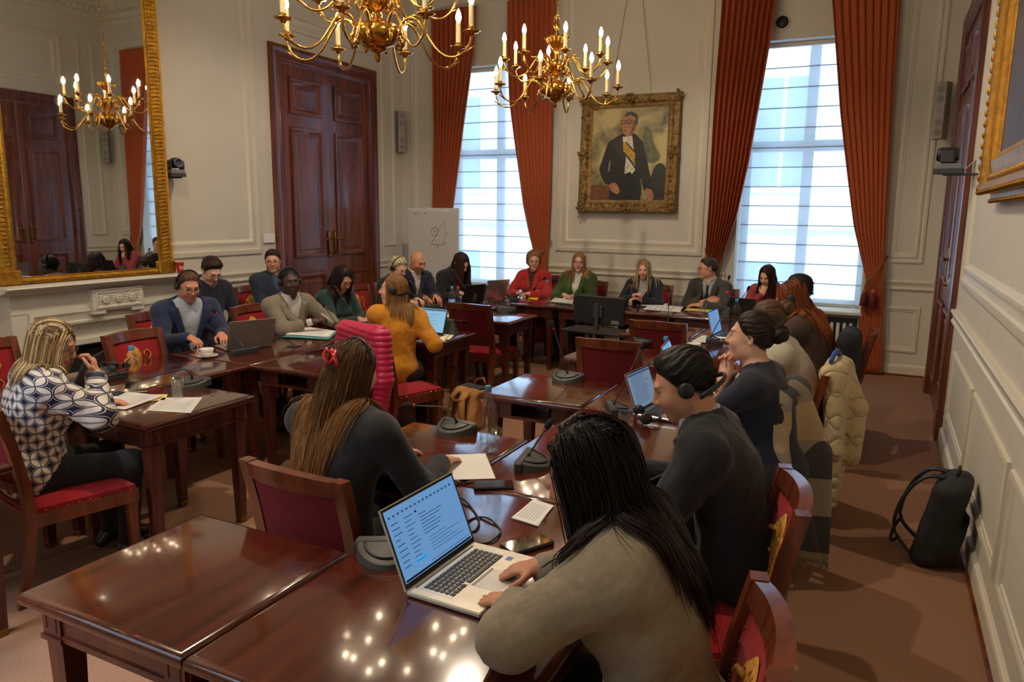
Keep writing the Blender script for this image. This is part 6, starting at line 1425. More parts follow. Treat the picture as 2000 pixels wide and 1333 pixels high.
mic_t('upright microphone in front of man with red lanyard', (1307, 641), 182, (1306, 572), 0)
mic_t('microphone slanting toward dark-blazer woman', (1205, 603), 178, (1230, 556), 0)
mic_t('microphone rising behind the black monitor', (1256, 668), 0, (1218, 592), -.05) if 0 else None
mic_t('pale-lit microphone beside white cup in right row', (1398, 670), 100, (1420, 598), 0)
mic_t('microphone before dark-haired woman by the window', (1436, 612), 180, (1460, 566), 0)
mic_t('upright microphone in front of the window blind', (1412, 604), 175, (1423, 546), 0)
mic_t('microphone in front of man with shaved head', (838, 604), -100, (800, 548), 0)
mic_t('microphone before woman bending over dark laptop', (916, 590), -110, (890, 536), 0)
mic('microphone base beside empty chair right of monitor', (1256, 668), 0)
# ---- laptops
def screen_mat(name, col, s):
    return mat(name, (.02, .02, .02), .35, var=0, emit=col, estr=s)
scr = screen_mat('laptop_screen', lin(120, 178, 236), .62); scr2 = screen_mat('laptop_screen_pale', lin(150, 205, 236), .8); scr3 = screen_mat('laptop_screen_document', lin(150, 186, 220), .42)
ink1 = mat('screen_text', lin(60, 90, 140), .5, var=0, emit=lin(62, 100, 160), estr=.35); inkh = mat('screen_highlight', lin(60, 150, 230), .5, var=0, emit=lin(60, 160, 240), estr=.8); inkn = mat('screen_dark_bar', lin(10, 20, 50), .5, var=0)
def laptop(label, loc, rz, w=.34, d=.235, ang=112, case=None, scr_m=None, keys=False, rows=14, doc=False, lidm=None, z=None):
    case = case or M['silver']; r = thing('laptop', label, 'laptop', (loc[0], loc[1], TZ if z is None else z), rz, 'laptops')
    b = MB(); b.box(-w/2, w/2, -d/2, d/2, .002, .017, .004); ba = b.build('base', case, r)
    kb = MB(); kb.box(-w*.42, w*.42, -.01, d*.40, .0168, .0176); kb.build('keyboard_well', M['silver'] if keys else M['black'], ba)
    if keys:
        km = MB(); km.box(-.0075, .0075, -.0068, .0068, 0, .0022, .001); kme = km.mesh('key', M['black'])
        for j in range(6):
            for i in range(15):
                if j == 0 and 4 <= i <= 9: continue
                o = link('key', kme, ba); o.location = (-w*.40+.0115+i*.0186, -.004+j*.0168, .0176)
        sp = MB(); sp.box(-.055, .052, -.0108, .0028, .0176, .0198, .001); sp.build('space_bar', M['black'], ba)
        tp = MB(); tp.box(-.062, .052, -d/2+.012, -.028, .0168, .0174); tp.build('touchpad', mat('touchpad_grey', lin(176, 174, 170), .3, .5), ba); 
        tb = MB(); tb.box(-.062, .052, -.027, -.019, .0168, .0176); tb.build('touchpad_button', M['grey'], ba)
        sg = MB(); sg.box(-w*.42, w*.42, d*.43, d*.455, .0168, .0178); sg.build('speaker_bar', M['dgrey'], ba)
        st = MB(); st.box(w*.33, w*.40, -.045, -.025, .0170, .0173); st.build('sticker', mat('sticker_blue', lin(70, 110, 170), .4), ba)
    ld = bpy.data.objects.new('lid', None)
    a = rad(ang-90); H = d*.98
    def L_(x, u, o): return (x, d/2+u*math.sin(a)-o*math.cos(a), .014+u*math.cos(a)+o*math.sin(a))   # o>0 : towards the user
    def slab(mb, x0, x1, u0, u1, o0, o1):
        mb.add([L_(x, u, o) for o in (o0, o1) for x, u in ((x0, u0), (x1, u0), (x1, u1), (x0, u1))], [(0,1,2,3),(4,5,6,7),(0,1,5,4),(1,2,6,5),(2,3,7,6),(3,0,4,7)])
    l = MB(); slab(l, -w/2, w/2, 0, H, -.004, .003); lo_ = l.build('lid', lidm or case, r)
    bz = MB(); slab(bz, -w/2+.002, w/2-.002, .004, H-.002, .003, .0036); bz.build('bezel', M['black'], lo_)
    s = MB(); slab(s, -w/2+.008, w/2-.008, .018, H-.009, .0036, .0039); so_ = s.build('screen', scr_m or M['black'], lo_)
    if scr_m and rows:
        rs = random.Random(label); x0, x1, u0, u1 = -w/2+.012, w/2-.012, .024, H-.014
        def bar(xa, xb, ua, ub, m_, nm='screen_text'):
            t = MB(); slab(t, x0+(x1-x0)*xa, x0+(x1-x0)*xb, u0+(u1-u0)*ua, u0+(u1-u0)*ub, .0039, .0041); t.build(nm, m_, so_)
        if keys:
            for i in range(16): bar(.02+.06*i, .05+.06*i, .90, .93, ink1)
            for i in range(9): bar(.03, .03+rs.uniform(.06, .12), .80-.08*i, .815-.08*i, ink1)
            for i in range(11): bar(.20, .20+rs.uniform(.08, .14), .80-.065*i, .812-.065*i, ink1)
            for i in range(7): bar(.40, .40+rs.uniform(.1, .34), .74-.05*i, .752-.05*i, ink1)
            for i in range(5): bar(.44, .44+rs.uniform(.25, .5), .36-.05*i, .368-.05*i, ink1)
            bar(.20, .36, .13, .19, inkh, 'highlighted_row'); bar(.0, 1, -.02, .01, inkn, 'task_bar'); bar(.38, .98, .04, .048, ink1); bar(.36, .385, .80, .83, inkn, 'avatar')
        else:
            for i in range(rows): bar(.10, .10+rs.uniform(.5, .8), .90-.85*i/rows, .912-.85*i/rows, ink1)
            bar(0, 1, .94, 1.0, inkh if not doc else ink1, 'title_bar')
    return r
laptop('open silver laptop with mail on screen in the foreground', (-.965, 1.735), 88, .36, .238, 112, mat('pale_silver_case', lin(200, 192, 176), .38, .5), scr, True)
laptop('slim silver laptop showing a document before chin-resting woman', (at(1285, 806)[0]+.05, at(1285, 806)[1]), 84, .31, .22, 110, None, scr3, False, 18, True)
laptop('small laptop with blue screen before long-haired woman', (at(1416, 658)[0]+.04, at(1416, 658)[1]), 86, .31, .22, 104, None, scr, False, 8)
laptop('laptop peeking above the headset man, corner only', (-1.03, 4.72), 96, .31, .22, 112, None, scr2, False, 6)
laptop('laptop with pale blue page in front of yellow jacket', (-3.42, 5.14), -4, .33, .23, 108, M['dgrey'], scr2, False, 6, True)
laptop('black laptop seen from behind near water bottles', (-4.28, 7.42), -112, .32, .23, 112, M['black'], None, False, 0)
laptop('light grey laptop seen from behind by the window', (-4.30, 7.98), -112, .35, .24, 112, None, None, False, 0)
laptop('silver laptop seen from behind before navy-blazer man', (-4.32, 4.08), -112, .35, .24, 112, mat('warm_grey_case', lin(150, 140, 128), .42, .4), None, False, 0)
l9 = laptop('dark laptop with yellow sticker before patterned-blouse woman', (-4.13, 2.52), -52, .32, .22, 116, M['dgrey'], None, False, 0)
laptop('dark laptop on the lap of young man in navy sweater', (-5.62, 5.17), -96, .31, .21, 112, M['dgrey'], None, False, 0, z=.605)
laptop('black tablet computer before dark-haired woman by window', (-1.24, 8.02), 172, .28, .19, 108, M['black'], None, False, 0)
laptop('black laptop before man with shaved head', (-4.40, 7.12), -105, .31, .22, 104, M['black'], None, False, 0) if 0 else None
ys = mat('yellow_sticker', lin(226, 160, 30), .5)
a_ = rad(26)
def lid_pt(x, u, o=-.0046): d = .22; return (x, d/2+u*math.sin(a_)-o*math.cos(a_), .014+u*math.cos(a_)+o*math.sin(a_))
for k in range(3):
    t = MB(); t.add([lid_pt(-.02+.012*k, .115+.012*k), lid_pt(.06, .115+.012*k), lid_pt(.06, .121+.012*k), lid_pt(-.02+.012*k, .121+.012*k)], [(0,1,2,3)]); t.build('yellow_sticker', ys, l9)
text('SMS', .03, ys, l9, lid_pt(.02, .095, -.0048), (rad(90-26), 0, rad(180)), 'sticker_letters')
# ---- bottles, glasses, cups
capb, capr = mat('blue_cap', lin(70, 150, 200), .4), mat('red_cap', lin(206, 40, 36), .4); capd = mat('slate_blue_cap', lin(70, 120, 150), .4)
BT = {}
def bottle(label, loc, cap, fill=.5, pet=False, h=.27):
    r = thing('water_bottle', label, 'bottle', loc, random.uniform(0, 360), 'water bottles'); s = h/.27
    g = MB(); g.lathe([(0, .004), (.034, .004), (.0375, .012), (.0375, .155), (.036, .175), (.026, .205), (.0155, .222), (.0135, .238), (.0135, .252)], n=22); g.v = [(x, y, z*s) for x, y, z in g.v]; g.build('glass_body', M['drink'], r, True)
    if fill:
        w_ = MB(); zf = .155*fill; w_.lathe([(0, .008), (.033, .008), (.0355, .015), (.0355, zf), (0, zf)], n=20); w_.build('water', M['water'], r, 'auto')
    c = MB(); c.lathe([(.0150, .243*s), (.0155, .245*s), (.0155, .266*s), (.013, .270*s), (0, .270*s)], n=16); c.build('cap', cap, r, 'auto')
    lb = MB()
    if pet:
        lb.lathe([(.0379, .05), (.0379, .13)], n=22); lb.build('label', mat('spa_label', lin(110, 150, 220), .4, var=.5, scale=40), r, True)
        text('spa', .035, M['white'], r, (.0385, 0, .09), (rad(90), rad(-90), rad(90)), 'label_print')
    else:
        lb.add([(.0380*math.cos(t), .0380*math.sin(t), z) for z in (.035, .06) for t in np.linspace(-.7, .7, 9)], [(i, i+1, i+10, i+9) for i in range(8)]); lb.build('label', mat('bottle_label', lin(200, 200, 180), .6), r, True)
    return r
bottle('clear bottle with bright blue cap before empty lion chair', at(263, 766), capb, .45)
bottle('clear bottle with slate-blue cap before woman with red clip', at(953, 866), capd, .25)
bottle('plastic bottle with blue cap and blue label, left of pair', at(883, 609), capb, .8, True)
bottle('bottle with red cap right beside blue-labelled bottle', at(895, 610), capr, .7)
bottle('capless-looking pale bottle before grey laptop', at(951, 601), mat('clear_cap', lin(150, 160, 160), .4), .7)
bottle('bottle with red cap in front of the window blind', at(991, 596), capr, .8)
bottle('bottle with blue cap between red-jacket and green-jacket women', at(1068, 593), capb, .4)
bottle('bottle with blue cap behind the monitor, left of pair', at(1147, 584), capb, .4)
bottle('bottle with red cap behind the monitor, right of pair', at(1159, 584), capr, .4)
bottle('bottle with red cap next to blue laptop in right row', at(1418, 620), capr, .5)
bottle('bottle with blue cap beyond headset man, top only showing', at(1297, 738), capb, .5)
bottle('bottle with pale blue cap beside small laptop in right row', at(1436, 640), capb, .5)
def tumbler(label, loc, fill=.5, s=1.):
    r = thing('drinking_glass', label, 'glass', loc, 0, 'drinking glasses')
    g = MB(); g.lathe([(0, .0), (.026, .0), (.0275, .006), (.037, .115), (.0355, .115), (.0258, .012), (0, .012)], n=22); g.v = [(x*s, y*s, z*s) for x, y, z in g.v]; g.build('glass_body', M['drink'], r, True)
    if fill:
        zf = .012+.1*fill; rr = .0258+(.0355-.0258)*fill
        w_ = MB(); w_.lathe([(0, .0125), (.0255, .0125), (rr-.0004, zf), (0, zf)], n=20); w_.v = [(x*s, y*s, z*s) for x, y, z in w_.v]; w_.build('water', M['water'], r, 'auto')
    return r
tumbler('half-full glass beside loose sheets of patterned-blouse woman', at(348, 779), .5)
tumbler('half-full glass next to slate-blue-capped bottle', at(964, 886), .55)
tumbler('printed glass of water before headset man', at(1221, 853), .35)
tumbler('tall glass beside the yellow folder in far row', at(1372, 614), .1)
tumbler('empty glass beside black laptop', at(926, 593), 0.); tumbler('small glass before grey curly-haired woman', at(832, 600), 0., .8)
tumbler('glass near the cables before red-jacket woman', at(972, 588), .2)
def cup(label, loc, rz):
    r = thing('coffee_cup', label, 'cup', loc, rz, 'white coffee cups')
    s = MB(); s.lathe([(0, 0), (.04, 0), (.045, .004), (.073, .014), (.074, .017), (.045, .009), (0, .008)], n=26); s.build('saucer', M['china'], r, True)
    c = MB(); c.lathe([(0, .009), (.024, .009), (.026, .014), (.04, .03), (.048, .062), (.0465, .063), (.038, .032), (.022, .016), (0, .015)], n=24); c.build('cup_bowl', M['china'], r, True)
    h = MB(); h.tube([(.043, 0, .053), (.058, 0, .058), (.068, 0, .047), (.062, 0, .033), (.041, 0, .030)], .004, 7); h.build('handle', M['china'], r, True)
    return r
cup('white coffee cup and saucer before navy-blazer man', at(405, 698), 205); cup('white coffee cup and saucer in right row', at(1357, 686), 180)
# ---- papers
def sheet(label, pts, z=0., n=1, m=None, lines=0, cat='paper', name='paper_sheet', curl=.0):
    """pts: four pixel corners on the table plane"""
    P = [Vector(at(*p)) for p in pts]; c = sum(P, Vector())/4; r = thing(name, label, cat, (c.x, c.y, TZ), 0, 'papers on the tables')
    P = [p-c for p in P]
    for k in range(n):
        b = MB(); zz = .0012+z+.0011*k; j = Matrix.Rotation(rad(random.Random(label+str(k)).uniform(-4, 4)*(k > 0)), 3, 'Z')
        Q = [j @ p for p in P]
        def fn(u, v): 
            q = (Q[0]*(1-u)+Q[1]*u)*(1-v)+(Q[3]*(1-u)+Q[2]*u)*v; return (q.x, q.y, zz+curl*(u*u)*(v*v))
        b.grid(fn, 6, 6); b.grid(lambda u, v: tuple(Vector(fn(u, v))+Vector((0, 0, .0008))), 6, 6); o = b.build('sheet', m or M['white'], r, True)
    if lines:
        tm = mat('print_grey', lin(150, 150, 154), .8)
        for i in range(lines):
            b = MB(); v0 = .12+.76*i/lines; v1 = v0+.16/lines; f2 = lambda u, v: tuple(Vector(fn(u, v))+Vector((0, 0, .0011)))
            b.add([f2(.12, v0), f2(.86, v0), f2(.86, v1), f2(.12, v1)], [(0, 1, 2, 3)]); b.build('printed_line', tm, o)
    return r
yel = mat('yellow_paper', lin(228, 206, 110), .8)
sheet('yellow folder under open pages before patterned blouse', [(240, 772), (328, 771), (322, 782), (236, 790)], m=yel)
sheet('curled printed pages before patterned-blouse woman', [(190, 795), (245, 765), (318, 777), (242, 802)], z=.002, n=2, lines=10, curl=.004)
sheet('printed sheet at corner of side table beside glass', [(285, 803), (318, 778), (396, 777), (372, 808)], lines=12)
sheet('blank white sheet beside woman with red clip', [(836, 940), (862, 890), (948, 887), (968, 936)], n=1)
sheet('fanned printed papers beside the black hair', [(1000, 1015), (1040, 978), (1080, 990), (1052, 1030)], n=4, lines=7)
sheet('white papers under hands of headset man', [(1206, 940), (1250, 918), (1268, 930), (1232, 955)], n=2)
sheet('white papers on teal binder before grey-blazer man', [(558, 657), (600, 643), (656, 650), (640, 662)], z=.012, n=3, lines=8)
sheet('teal ring binder with coloured tabs before grey-blazer man', [(552, 660), (600, 643), (660, 650), (640, 665)], n=8, m=mat('teal_card', lin(90, 160, 160), .6), name='binder', cat='binder')
sheet('notepad with blue pen before yellow-jacket woman', [(820, 664), (838, 651), (876, 655), (866, 667)], z=.004, n=2)
sheet('yellow notepad back under the blue pen', [(818, 666), (838, 650), (880, 655), (868, 668)], n=2, m=yel)
sheet('white sheet under yellow notepad', [(845, 663), (852, 649), (890, 652), (878, 664)])
sheet('loose papers behind empty red chair', [(838, 618), (848, 605), (900, 608), (892, 622)], n=3, lines=5)
sheet('scattered papers between dark-blazer woman and lanyard man', [(1255, 605), (1272, 596), (1335, 600), (1325, 611)], n=4, lines=5)
sheet('papers before dark-blazer woman', [(1252, 598), (1262, 592), (1305, 594), (1296, 601)], n=3, lines=4)
sheet('yellow folder in front of lanyard man', [(1338, 607), (1350, 598), (1392, 601), (1388, 611)], n=3, m=yel)
sheet('thick pile of papers before green-jacket woman', [(1074, 592), (1088, 581), (1122, 584), (1116, 596)], n=14)
sheet('yellow leaflet before red-jacket woman', [(1030, 584), (1040, 577), (1056, 579), (1048, 587)], m=mat('bright_yellow_card', lin(226, 214, 40), .7))
sheet('printed papers beside small laptop in right row', [(1352, 668), (1372, 656), (1412, 660), (1400, 672)], n=2, lines=6)
sheet('light blue page before teal-sweater woman', [(690, 628), (700, 622), (722, 625), (714, 632)], m=mat('pale_blue_paper', lin(170, 205, 225), .8))
sheet('red and white leaflets near the window bottles', [(965, 584), (978, 577), (990, 579), (982, 587)], m=mat('red_print', lin(190, 60, 60), .7), n=2)
# ---- phones, pens, pouch, cables, loose headsets
def slab_obj(name, label, cat, loc, rz, w, d, h, m, extra=None, bev=.004):
    r = thing(name, label, cat, loc, rz); b = MB(); b.box(-w/2, w/2, -d/2, d/2, .0005, h, bev); b.build('body', m, r)
    if extra: b = MB(); b.box(-w/2+.003, w/2-.003, -d/2+.003, d/2-.003, h-.0002, h+.0004); b.build('screen', extra, r)
    return r
gl = mat('phone_glass', (.01, .012, .016), .04, var=0, coat=1)
slab_obj('smartphone', 'black smartphone reflecting the window beside blank sheet', 'phone', at(964, 950), -58, .076, .155, .009, M['black'], gl)
slab_obj('phone_case', 'black phone case beside fingers of patterned-blouse woman', 'phone', at(210, 772), -62, .085, .16, .012, M['black'], None)
slab_obj('smartphone', 'smartphone in dark case beside the silver laptop', 'phone', at(1030, 1068), -30, .08, .16, .014, M['black'], gl)
slab_obj('cable_outlet', 'square black cable outlet before grey-blazer man', 'cable outlet', at(575, 678), 20, .09, .09, .006, M['black'])
slab_obj('cable_outlet', 'square black cable outlet behind the slim silver laptop', 'cable outlet', at(1240, 764), 20, .09, .09, .006, M['black'])
def stick(name, label, p0, p1, m, r0=.004, cat='pen'):
    a, b = Vector(at(*p0)), Vector(at(*p1)); r = thing(name, label, cat, (a.x, a.y, TZ), 0); e = b-a; t = MB(); t.tube([(0, 0, r0), (e.x*.92, e.y*.92, r0)], r0, 8); t.build('barrel', m, r, True)
    t = MB(); t.tube([(e.x*.92, e.y*.92, r0), (e.x, e.y, r0)], [r0, .001], 8); t.build('tip', M['dgrey'], r, True)
stick('pencil', 'white pencil lying beside the black phone case', (240, 769), (292, 766), mat('white_pencil', lin(226, 214, 170), .5)); stick('pen', 'blue pen lying on notepad of yellow-jacket woman', (833, 657), (858, 652), mat('blue_pen', lin(30, 50, 130), .4), .005)
pz = thing('zip_pouch', 'dark grey zip pouch standing beside pale blue laptop', 'pouch', at(868, 652), 6)
def pf(p): 
    q = p; w_ = .105-.25*np.clip(q[:, 2], 0, .1); d = np.maximum(np.maximum(np.abs(q[:, 0])-w_, np.abs(q[:, 1])-.04+.30*q[:, 2]), np.maximum(-q[:, 2], q[:, 2]-.115)); return d*.8-.008
v, f = isosurf(pf, (-.14, -.08, -.02), (.14, .08, .15), .007); v[:, 2] = np.maximum(v[:, 2]-.0, .001); np_mesh('pouch_body', v, f, mat('pouch_felt', lin(70, 74, 70), .8, bump=.2), pz)
t = MB(); t.tube([(-.075, -.0, .124), (.07, 0, .124), (.095, 0, .06), (.105, 0, .01)], .003, 5); t.build('zip', M['brassd'], pz, True)
def cable(label, pts, r=.003, z=.004):
    P = [Vector(at(*p)) for p in pts]; o = P[0].copy(); b = MB(); Q = []
    for i in range(len(P)-1):
        p0, p1, p2, p3 = P[max(i-1, 0)], P[i], P[i+1], P[min(i+2, len(P)-1)]
        for t in (0, .2, .4, .6, .8): Q.append(.5*((2*p1)+(p2-p0)*t+(2*p0-5*p1+4*p2-p3)*t*t+(3*p1-p0-3*p2+p3)*t**3))
    Q.append(P[-1]); b.tube([(q.x, q.y, TZ+z+.003*math.sin(i*.7)) for i, q in enumerate(Q)], r, 6); return tag(b.build('cable', M['black'], None, True), label, 'cable', 'cables on the tables')
cable('black cable coiled behind the silver laptop', [(898, 975), (918, 990), (936, 1020), (925, 1040), (905, 1030), (930, 1012), (960, 1020), (978, 1040), (960, 1060), (930, 1062)], .0035)
cable('thin black cable looping across table from grey-blazer man', [(478, 690), (500, 680), (530, 668), (548, 660), (566, 668), (575, 676)]); cable('thin black cable beside smartphone and blank sheet', [(880, 940), (900, 945), (925, 944), (940, 952)])
cable('tangled black cable beside thick paper pile', [(1085, 596), (1098, 588), (1108, 596), (1120, 590), (1126, 598), (1110, 600)]); cable('tangled black cable near bottle by the window', [(956, 598), (968, 590), (982, 594), (976, 584), (994, 588), (1000, 594)])
def loose_headset(label, px, rz, s=1.):
    r = thing('loose_headset', label, 'headset', at(*px), rz, 'loose headsets'); b = MB(); b.tube([(-.075*math.cos(t)*1., .09*math.sin(t)-.02, .012+.012*math.sin(t)) for t in np.linspace(0, math.pi, 14)], .006, 6); b.build('head_band', M['black'], r, True)
    for sx in (-1, 1):
        e = MB(); e.lathe([(0, -.012), (.026, -.012), (.031, 0), (.029, .012), (.02, .016), (0, .016)], (sx*.075, -.02, .032), 14, (sx, 0, .2)); e.build('ear_cup', M['black'], r, True)
loose_headset('loose black headset beside glass of headset man', (1262, 822), -60); loose_headset('loose black headset before dark-blazer woman', (1232, 604), 20); loose_headset('loose black headset next to dark stickered laptop', (228, 728), -40)
# ---- monitor on stand in the middle
mn = thing('monitor_stand', 'black monitor seen from behind on a pole stand mid-room', 'monitor', (-2.40, 6.72, 0), -7)
b = MB(); b.box(-.27, .27, -.02, .016, .735, 1.005, .006); mo = b.build('monitor_back', M['black'], mn)
b = MB(); b.box(-.265, .265, .016, .018, .745, .998); b.build('screen', M['dgrey'], mo)
b = MB(); b.box(-.05, .05, -.04, -.02, .80, .92, .004); b.box(-.02, .02, -.06, -.03, .68, .94, .003); b.build('mount', M['dgrey'], mo)
b = MB(); b.box(.14, .22, -.0212, -.02, .75, .785); b.build('label_plate', M['grey'], mo)
b = MB(); b.box(-.31, .34, -.20, .14, .665, .685, .004); b.build('tray', M['black'], mn)
b = MB(); b.tube([(0, 0, .05), (0, 0, .67)], .025, 10); b.build('pole', M['black'], mn, True)
for a in range(4):
    b = MB(); b.tube([(0, 0, .06), (.30*math.cos(a*1.571+.78), .30*math.sin(a*1.571+.78), .02)], .016, 8); b.build('foot', M['black'], mn, True)
b = MB(); b.tube([(-.18, -.03, .76), (-.22, -.12, .70), (-.26, -.19, .67), (-.24, -.22, .5), (-.1, -.1, .1)], .005, 6); b.tube([(.28, -.18, .665), (.30, -.2, .4), (.2, -.1, .05)], .004, 6); b.build('cable', M['black'], mn, True)
# ---- hair clip and headband of the woman with long hair
r_, k_ = PEOPLE['clip']; hq = lambda q: k_.HC+k_.s*(k_.R@A3(q)); rc = mat('red_clip_plastic', lin(196, 20, 26), .2, var=0, coat=.6)
b = MB()
for sx in (-1, 1): b.tube([hq((0, -.132, .062)), hq((sx*.022, -.138, .078)), hq((sx*.030, -.140, .060)), hq((sx*.016, -.143, .038)), hq((0, -.142, .026))], [.006, .008, .008, .007, .005], 7)
b.tube([hq((.0, -.135, .08)), hq((.03, -.142, .05)), hq((.05, -.140, .018))], [.006, .009, .004], 7); b.build('hair_clip', rc, r_, True)
b = MB(); b.tube([hq((math.sin(t)*.094, -.005, .030+math.cos(t)*.104)) for t in np.linspace(-1.5, 1.5, 20)], .006, 6); b.build('headband', M['black'], r_, True)
r_, k_ = PEOPLE['greyblazer']; b = MB(); c0 = k_.W[1]+k_.hd[1]*.09; b.tube([c0+A3(.03, .02, .05), c0+A3(-.06, .06, -.03)], .004, 6)
tag(b.build('pen', M['white'], None, True), 'white pen in the hand of grey-blazer man', 'pen').matrix_world = Matrix.Translation(r_.location) @ Matrix.Rotation(r_.rotation_euler.z, 4, 'Z')
# ================================================================ COATS AND BAGS
def rbox(p, c, h, r=.02): q = np.abs(p-A3(c))-A3(h)+r; return np.sqrt((np.maximum(q, 0)**2).sum(1))+np.minimum(q.max(1), 0)-r
def draped(name, label, cat, loc, rz, fn, lo, hi, h, m, sub='cloth'):
    r = thing(name, label, cat, loc, rz); v, f = isosurf(fn, lo, hi, h); np_mesh(sub, v, f, m, r); return r
def puffer(p):
    z = p[:, 2]; yb_ = -.30-.10*(z-.55); q = p.copy(); q[:, 1] = p[:, 1]-yb_
    d = rbox(q, (0, -.02, .70), (.235, .050, .27), .045); d = smin(d, cone(p, (-.2, -.32, .93), (.2, -.32, .93), .045, .045), .04)
    d = smin(d, cone(p, (.22, -.33, .90), (.255, -.36, .60), .060, .062), .03); d = smin(d, cone(p, (.255, -.36, .60), (.19, -.36, .33), .062, .05), .03)
    d = smin(d, cone(p, (-.22, -.33, .90), (-.25, -.34, .5), .055, .05), .03)
    d = smin(d, rbox(q, (.05, .0, .45), (.15, .035, .14), .03), .04)
    rp = z*1.0+.02*np.sin(6*p[:, 0]); return d-.012*np.sqrt(np.abs(np.sin(rp*math.pi/.043)))+folds(p, .002, 2., 1)
pk = mat('pink_puffer_nylon', lin(196, 18, 74), .38, var=.1, scale=40, bump=.25, bscale=90, sheen=.2)
pr_ = draped('puffer_coat', 'hot pink puffer coat hung over chair of yellow-jacket woman', 'coat', (-3.27, 4.62, 0), -14, puffer, (-.36, -.52, .22), (.36, -.12, 1.06), .0085, pk, 'quilted_body')
def quilt_mat():
    m = mat('cream_quilt', lin(206, 188, 150), .6, var=.06, scale=30); nt = m.node_tree; N = nt.nodes; L = nt.links
    sp = N.new('ShaderNodeSeparateXYZ'); L.new([n for n in N if n.type == 'TEX_COORD'][0].outputs['Object'], sp.inputs[0])
    def M_(op, a, c=None):
        n = N.new('ShaderNodeMath'); n.operation = op
        for i, v_ in enumerate((a, c)):
            if v_ is None: continue
            if isinstance(v_, (int, float)): n.inputs[i].default_value = v_
            else: L.new(v_, n.inputs[i])
        return n.outputs[0]
    u = M_('MULTIPLY', M_('ADD', sp.outputs[0], M_('MULTIPLY', sp.outputs[1], .8)), math.pi/.11); w_ = M_('MULTIPLY', sp.outputs[2], math.pi/.15)
    g = M_('MINIMUM', M_('ABSOLUTE', M_('SINE', M_('ADD', u, w_))), M_('ABSOLUTE', M_('SINE', M_('SUBTRACT', u, w_))))
    h = M_('POWER', M_('MINIMUM', M_('MULTIPLY', g, 1.8), 1.), .45); bp = N.new('ShaderNodeBump'); bp.inputs['Strength'].default_value = .9; bp.inputs['Distance'].default_value = .012
    L.new(h, bp.inputs['Height']); L.new(bp.outputs[0], N['Principled BSDF'].inputs['Normal']); return m
def quilt(p):
    z = p[:, 2]; d = rbox(p, (.02, -.37, .55), (.17+.03*np.mean(z)*0, .045, .42), .04)
    d = smin(d, cone(p, (-.17, -.32, .93), (.17, -.32, .93), .045, .05), .05)
    d = smin(d, cone(p, (.10, -.36, .90), (.06, -.45, .70), .06, .065), .03); d = smin(d, cone(p, (.06, -.45, .70), (.02, -.45, .42), .065, .055), .025)
    d = smin(d, cone(p, (-.16, -.34, .90), (-.17, -.38, .5), .05, .05), .03); d = smin(d, cone(p, (-.12, -.36, .96), (.08, -.37, .96), .03, .03), .03)
    u = (p[:, 0]+p[:, 1]*1.0)*math.pi/.17; w_ = z*math.pi/.23; g = np.minimum(np.abs(np.sin(u+w_)), np.abs(np.sin(u-w_))); return d-.004*np.sqrt(np.minimum(g*2.2, 1))+folds(p, .004, .8, 3)
draped('quilted_coat', 'cream diamond-quilted coat hung over chair back in right row', 'coat', (-.52, 4.58, 0), 86, quilt, (-.34, -.60, .05), (.34, -.2, 1.08), .0065, quilt_mat(), 'quilted_body')
b = MB(); b.tube([(-.16, -.325, 1.0), (-.05, -.33, 1.03), (.07, -.33, 1.02), (.12, -.34, .99)], .012, 8, flat=1.6); b.build('blue_collar_lining', mat('blue_lining', lin(50, 90, 170), .6), [o for o in bpy.data.objects if o.name.startswith('quilted_coat')][0], True)
def blackcoat(p):
    d = rbox(p, (0, -.36, .60), (.21, .05, .38), .045); d = smin(d, cone(p, (-.2, -.32, .93), (.2, -.32, .93), .05, .05), .05); d = smin(d, cone(p, (.20, -.34, .90), (.23, -.38, .35), .065, .05), .04); d = smin(d, cone(p, (-.20, -.34, .90), (-.22, -.37, .4), .06, .05), .04)
    return d+folds(p, .010, .7, 5)
draped('dark_coat', 'black coat hung over chair behind long-haired woman', 'coat', (-.50, 5.82, 0), 88, blackcoat, (-.36, -.54, .16), (.36, -.2, 1.06), .011, mat('black_navy_wool', lin(20, 22, 32), .85, bump=.2), 'coat_body')
def redcoat(p): return smin(rbox(p, (0, -.35, .66), (.22, .045, .30), .04), cone(p, (-.2, -.32, .92), (.2, -.32, .92), .045, .045), .05)+folds(p, .008, .8, 8)
draped('wine_jacket', 'dark wine jacket hung over chair of red-jacket woman', 'coat', (-3.90, 8.68, 0), 180, redcoat, (-.32, -.5, .3), (.32, -.2, 1.04), .013, mat('wine_cloth', lin(78, 14, 26), .8), 'jacket_body')
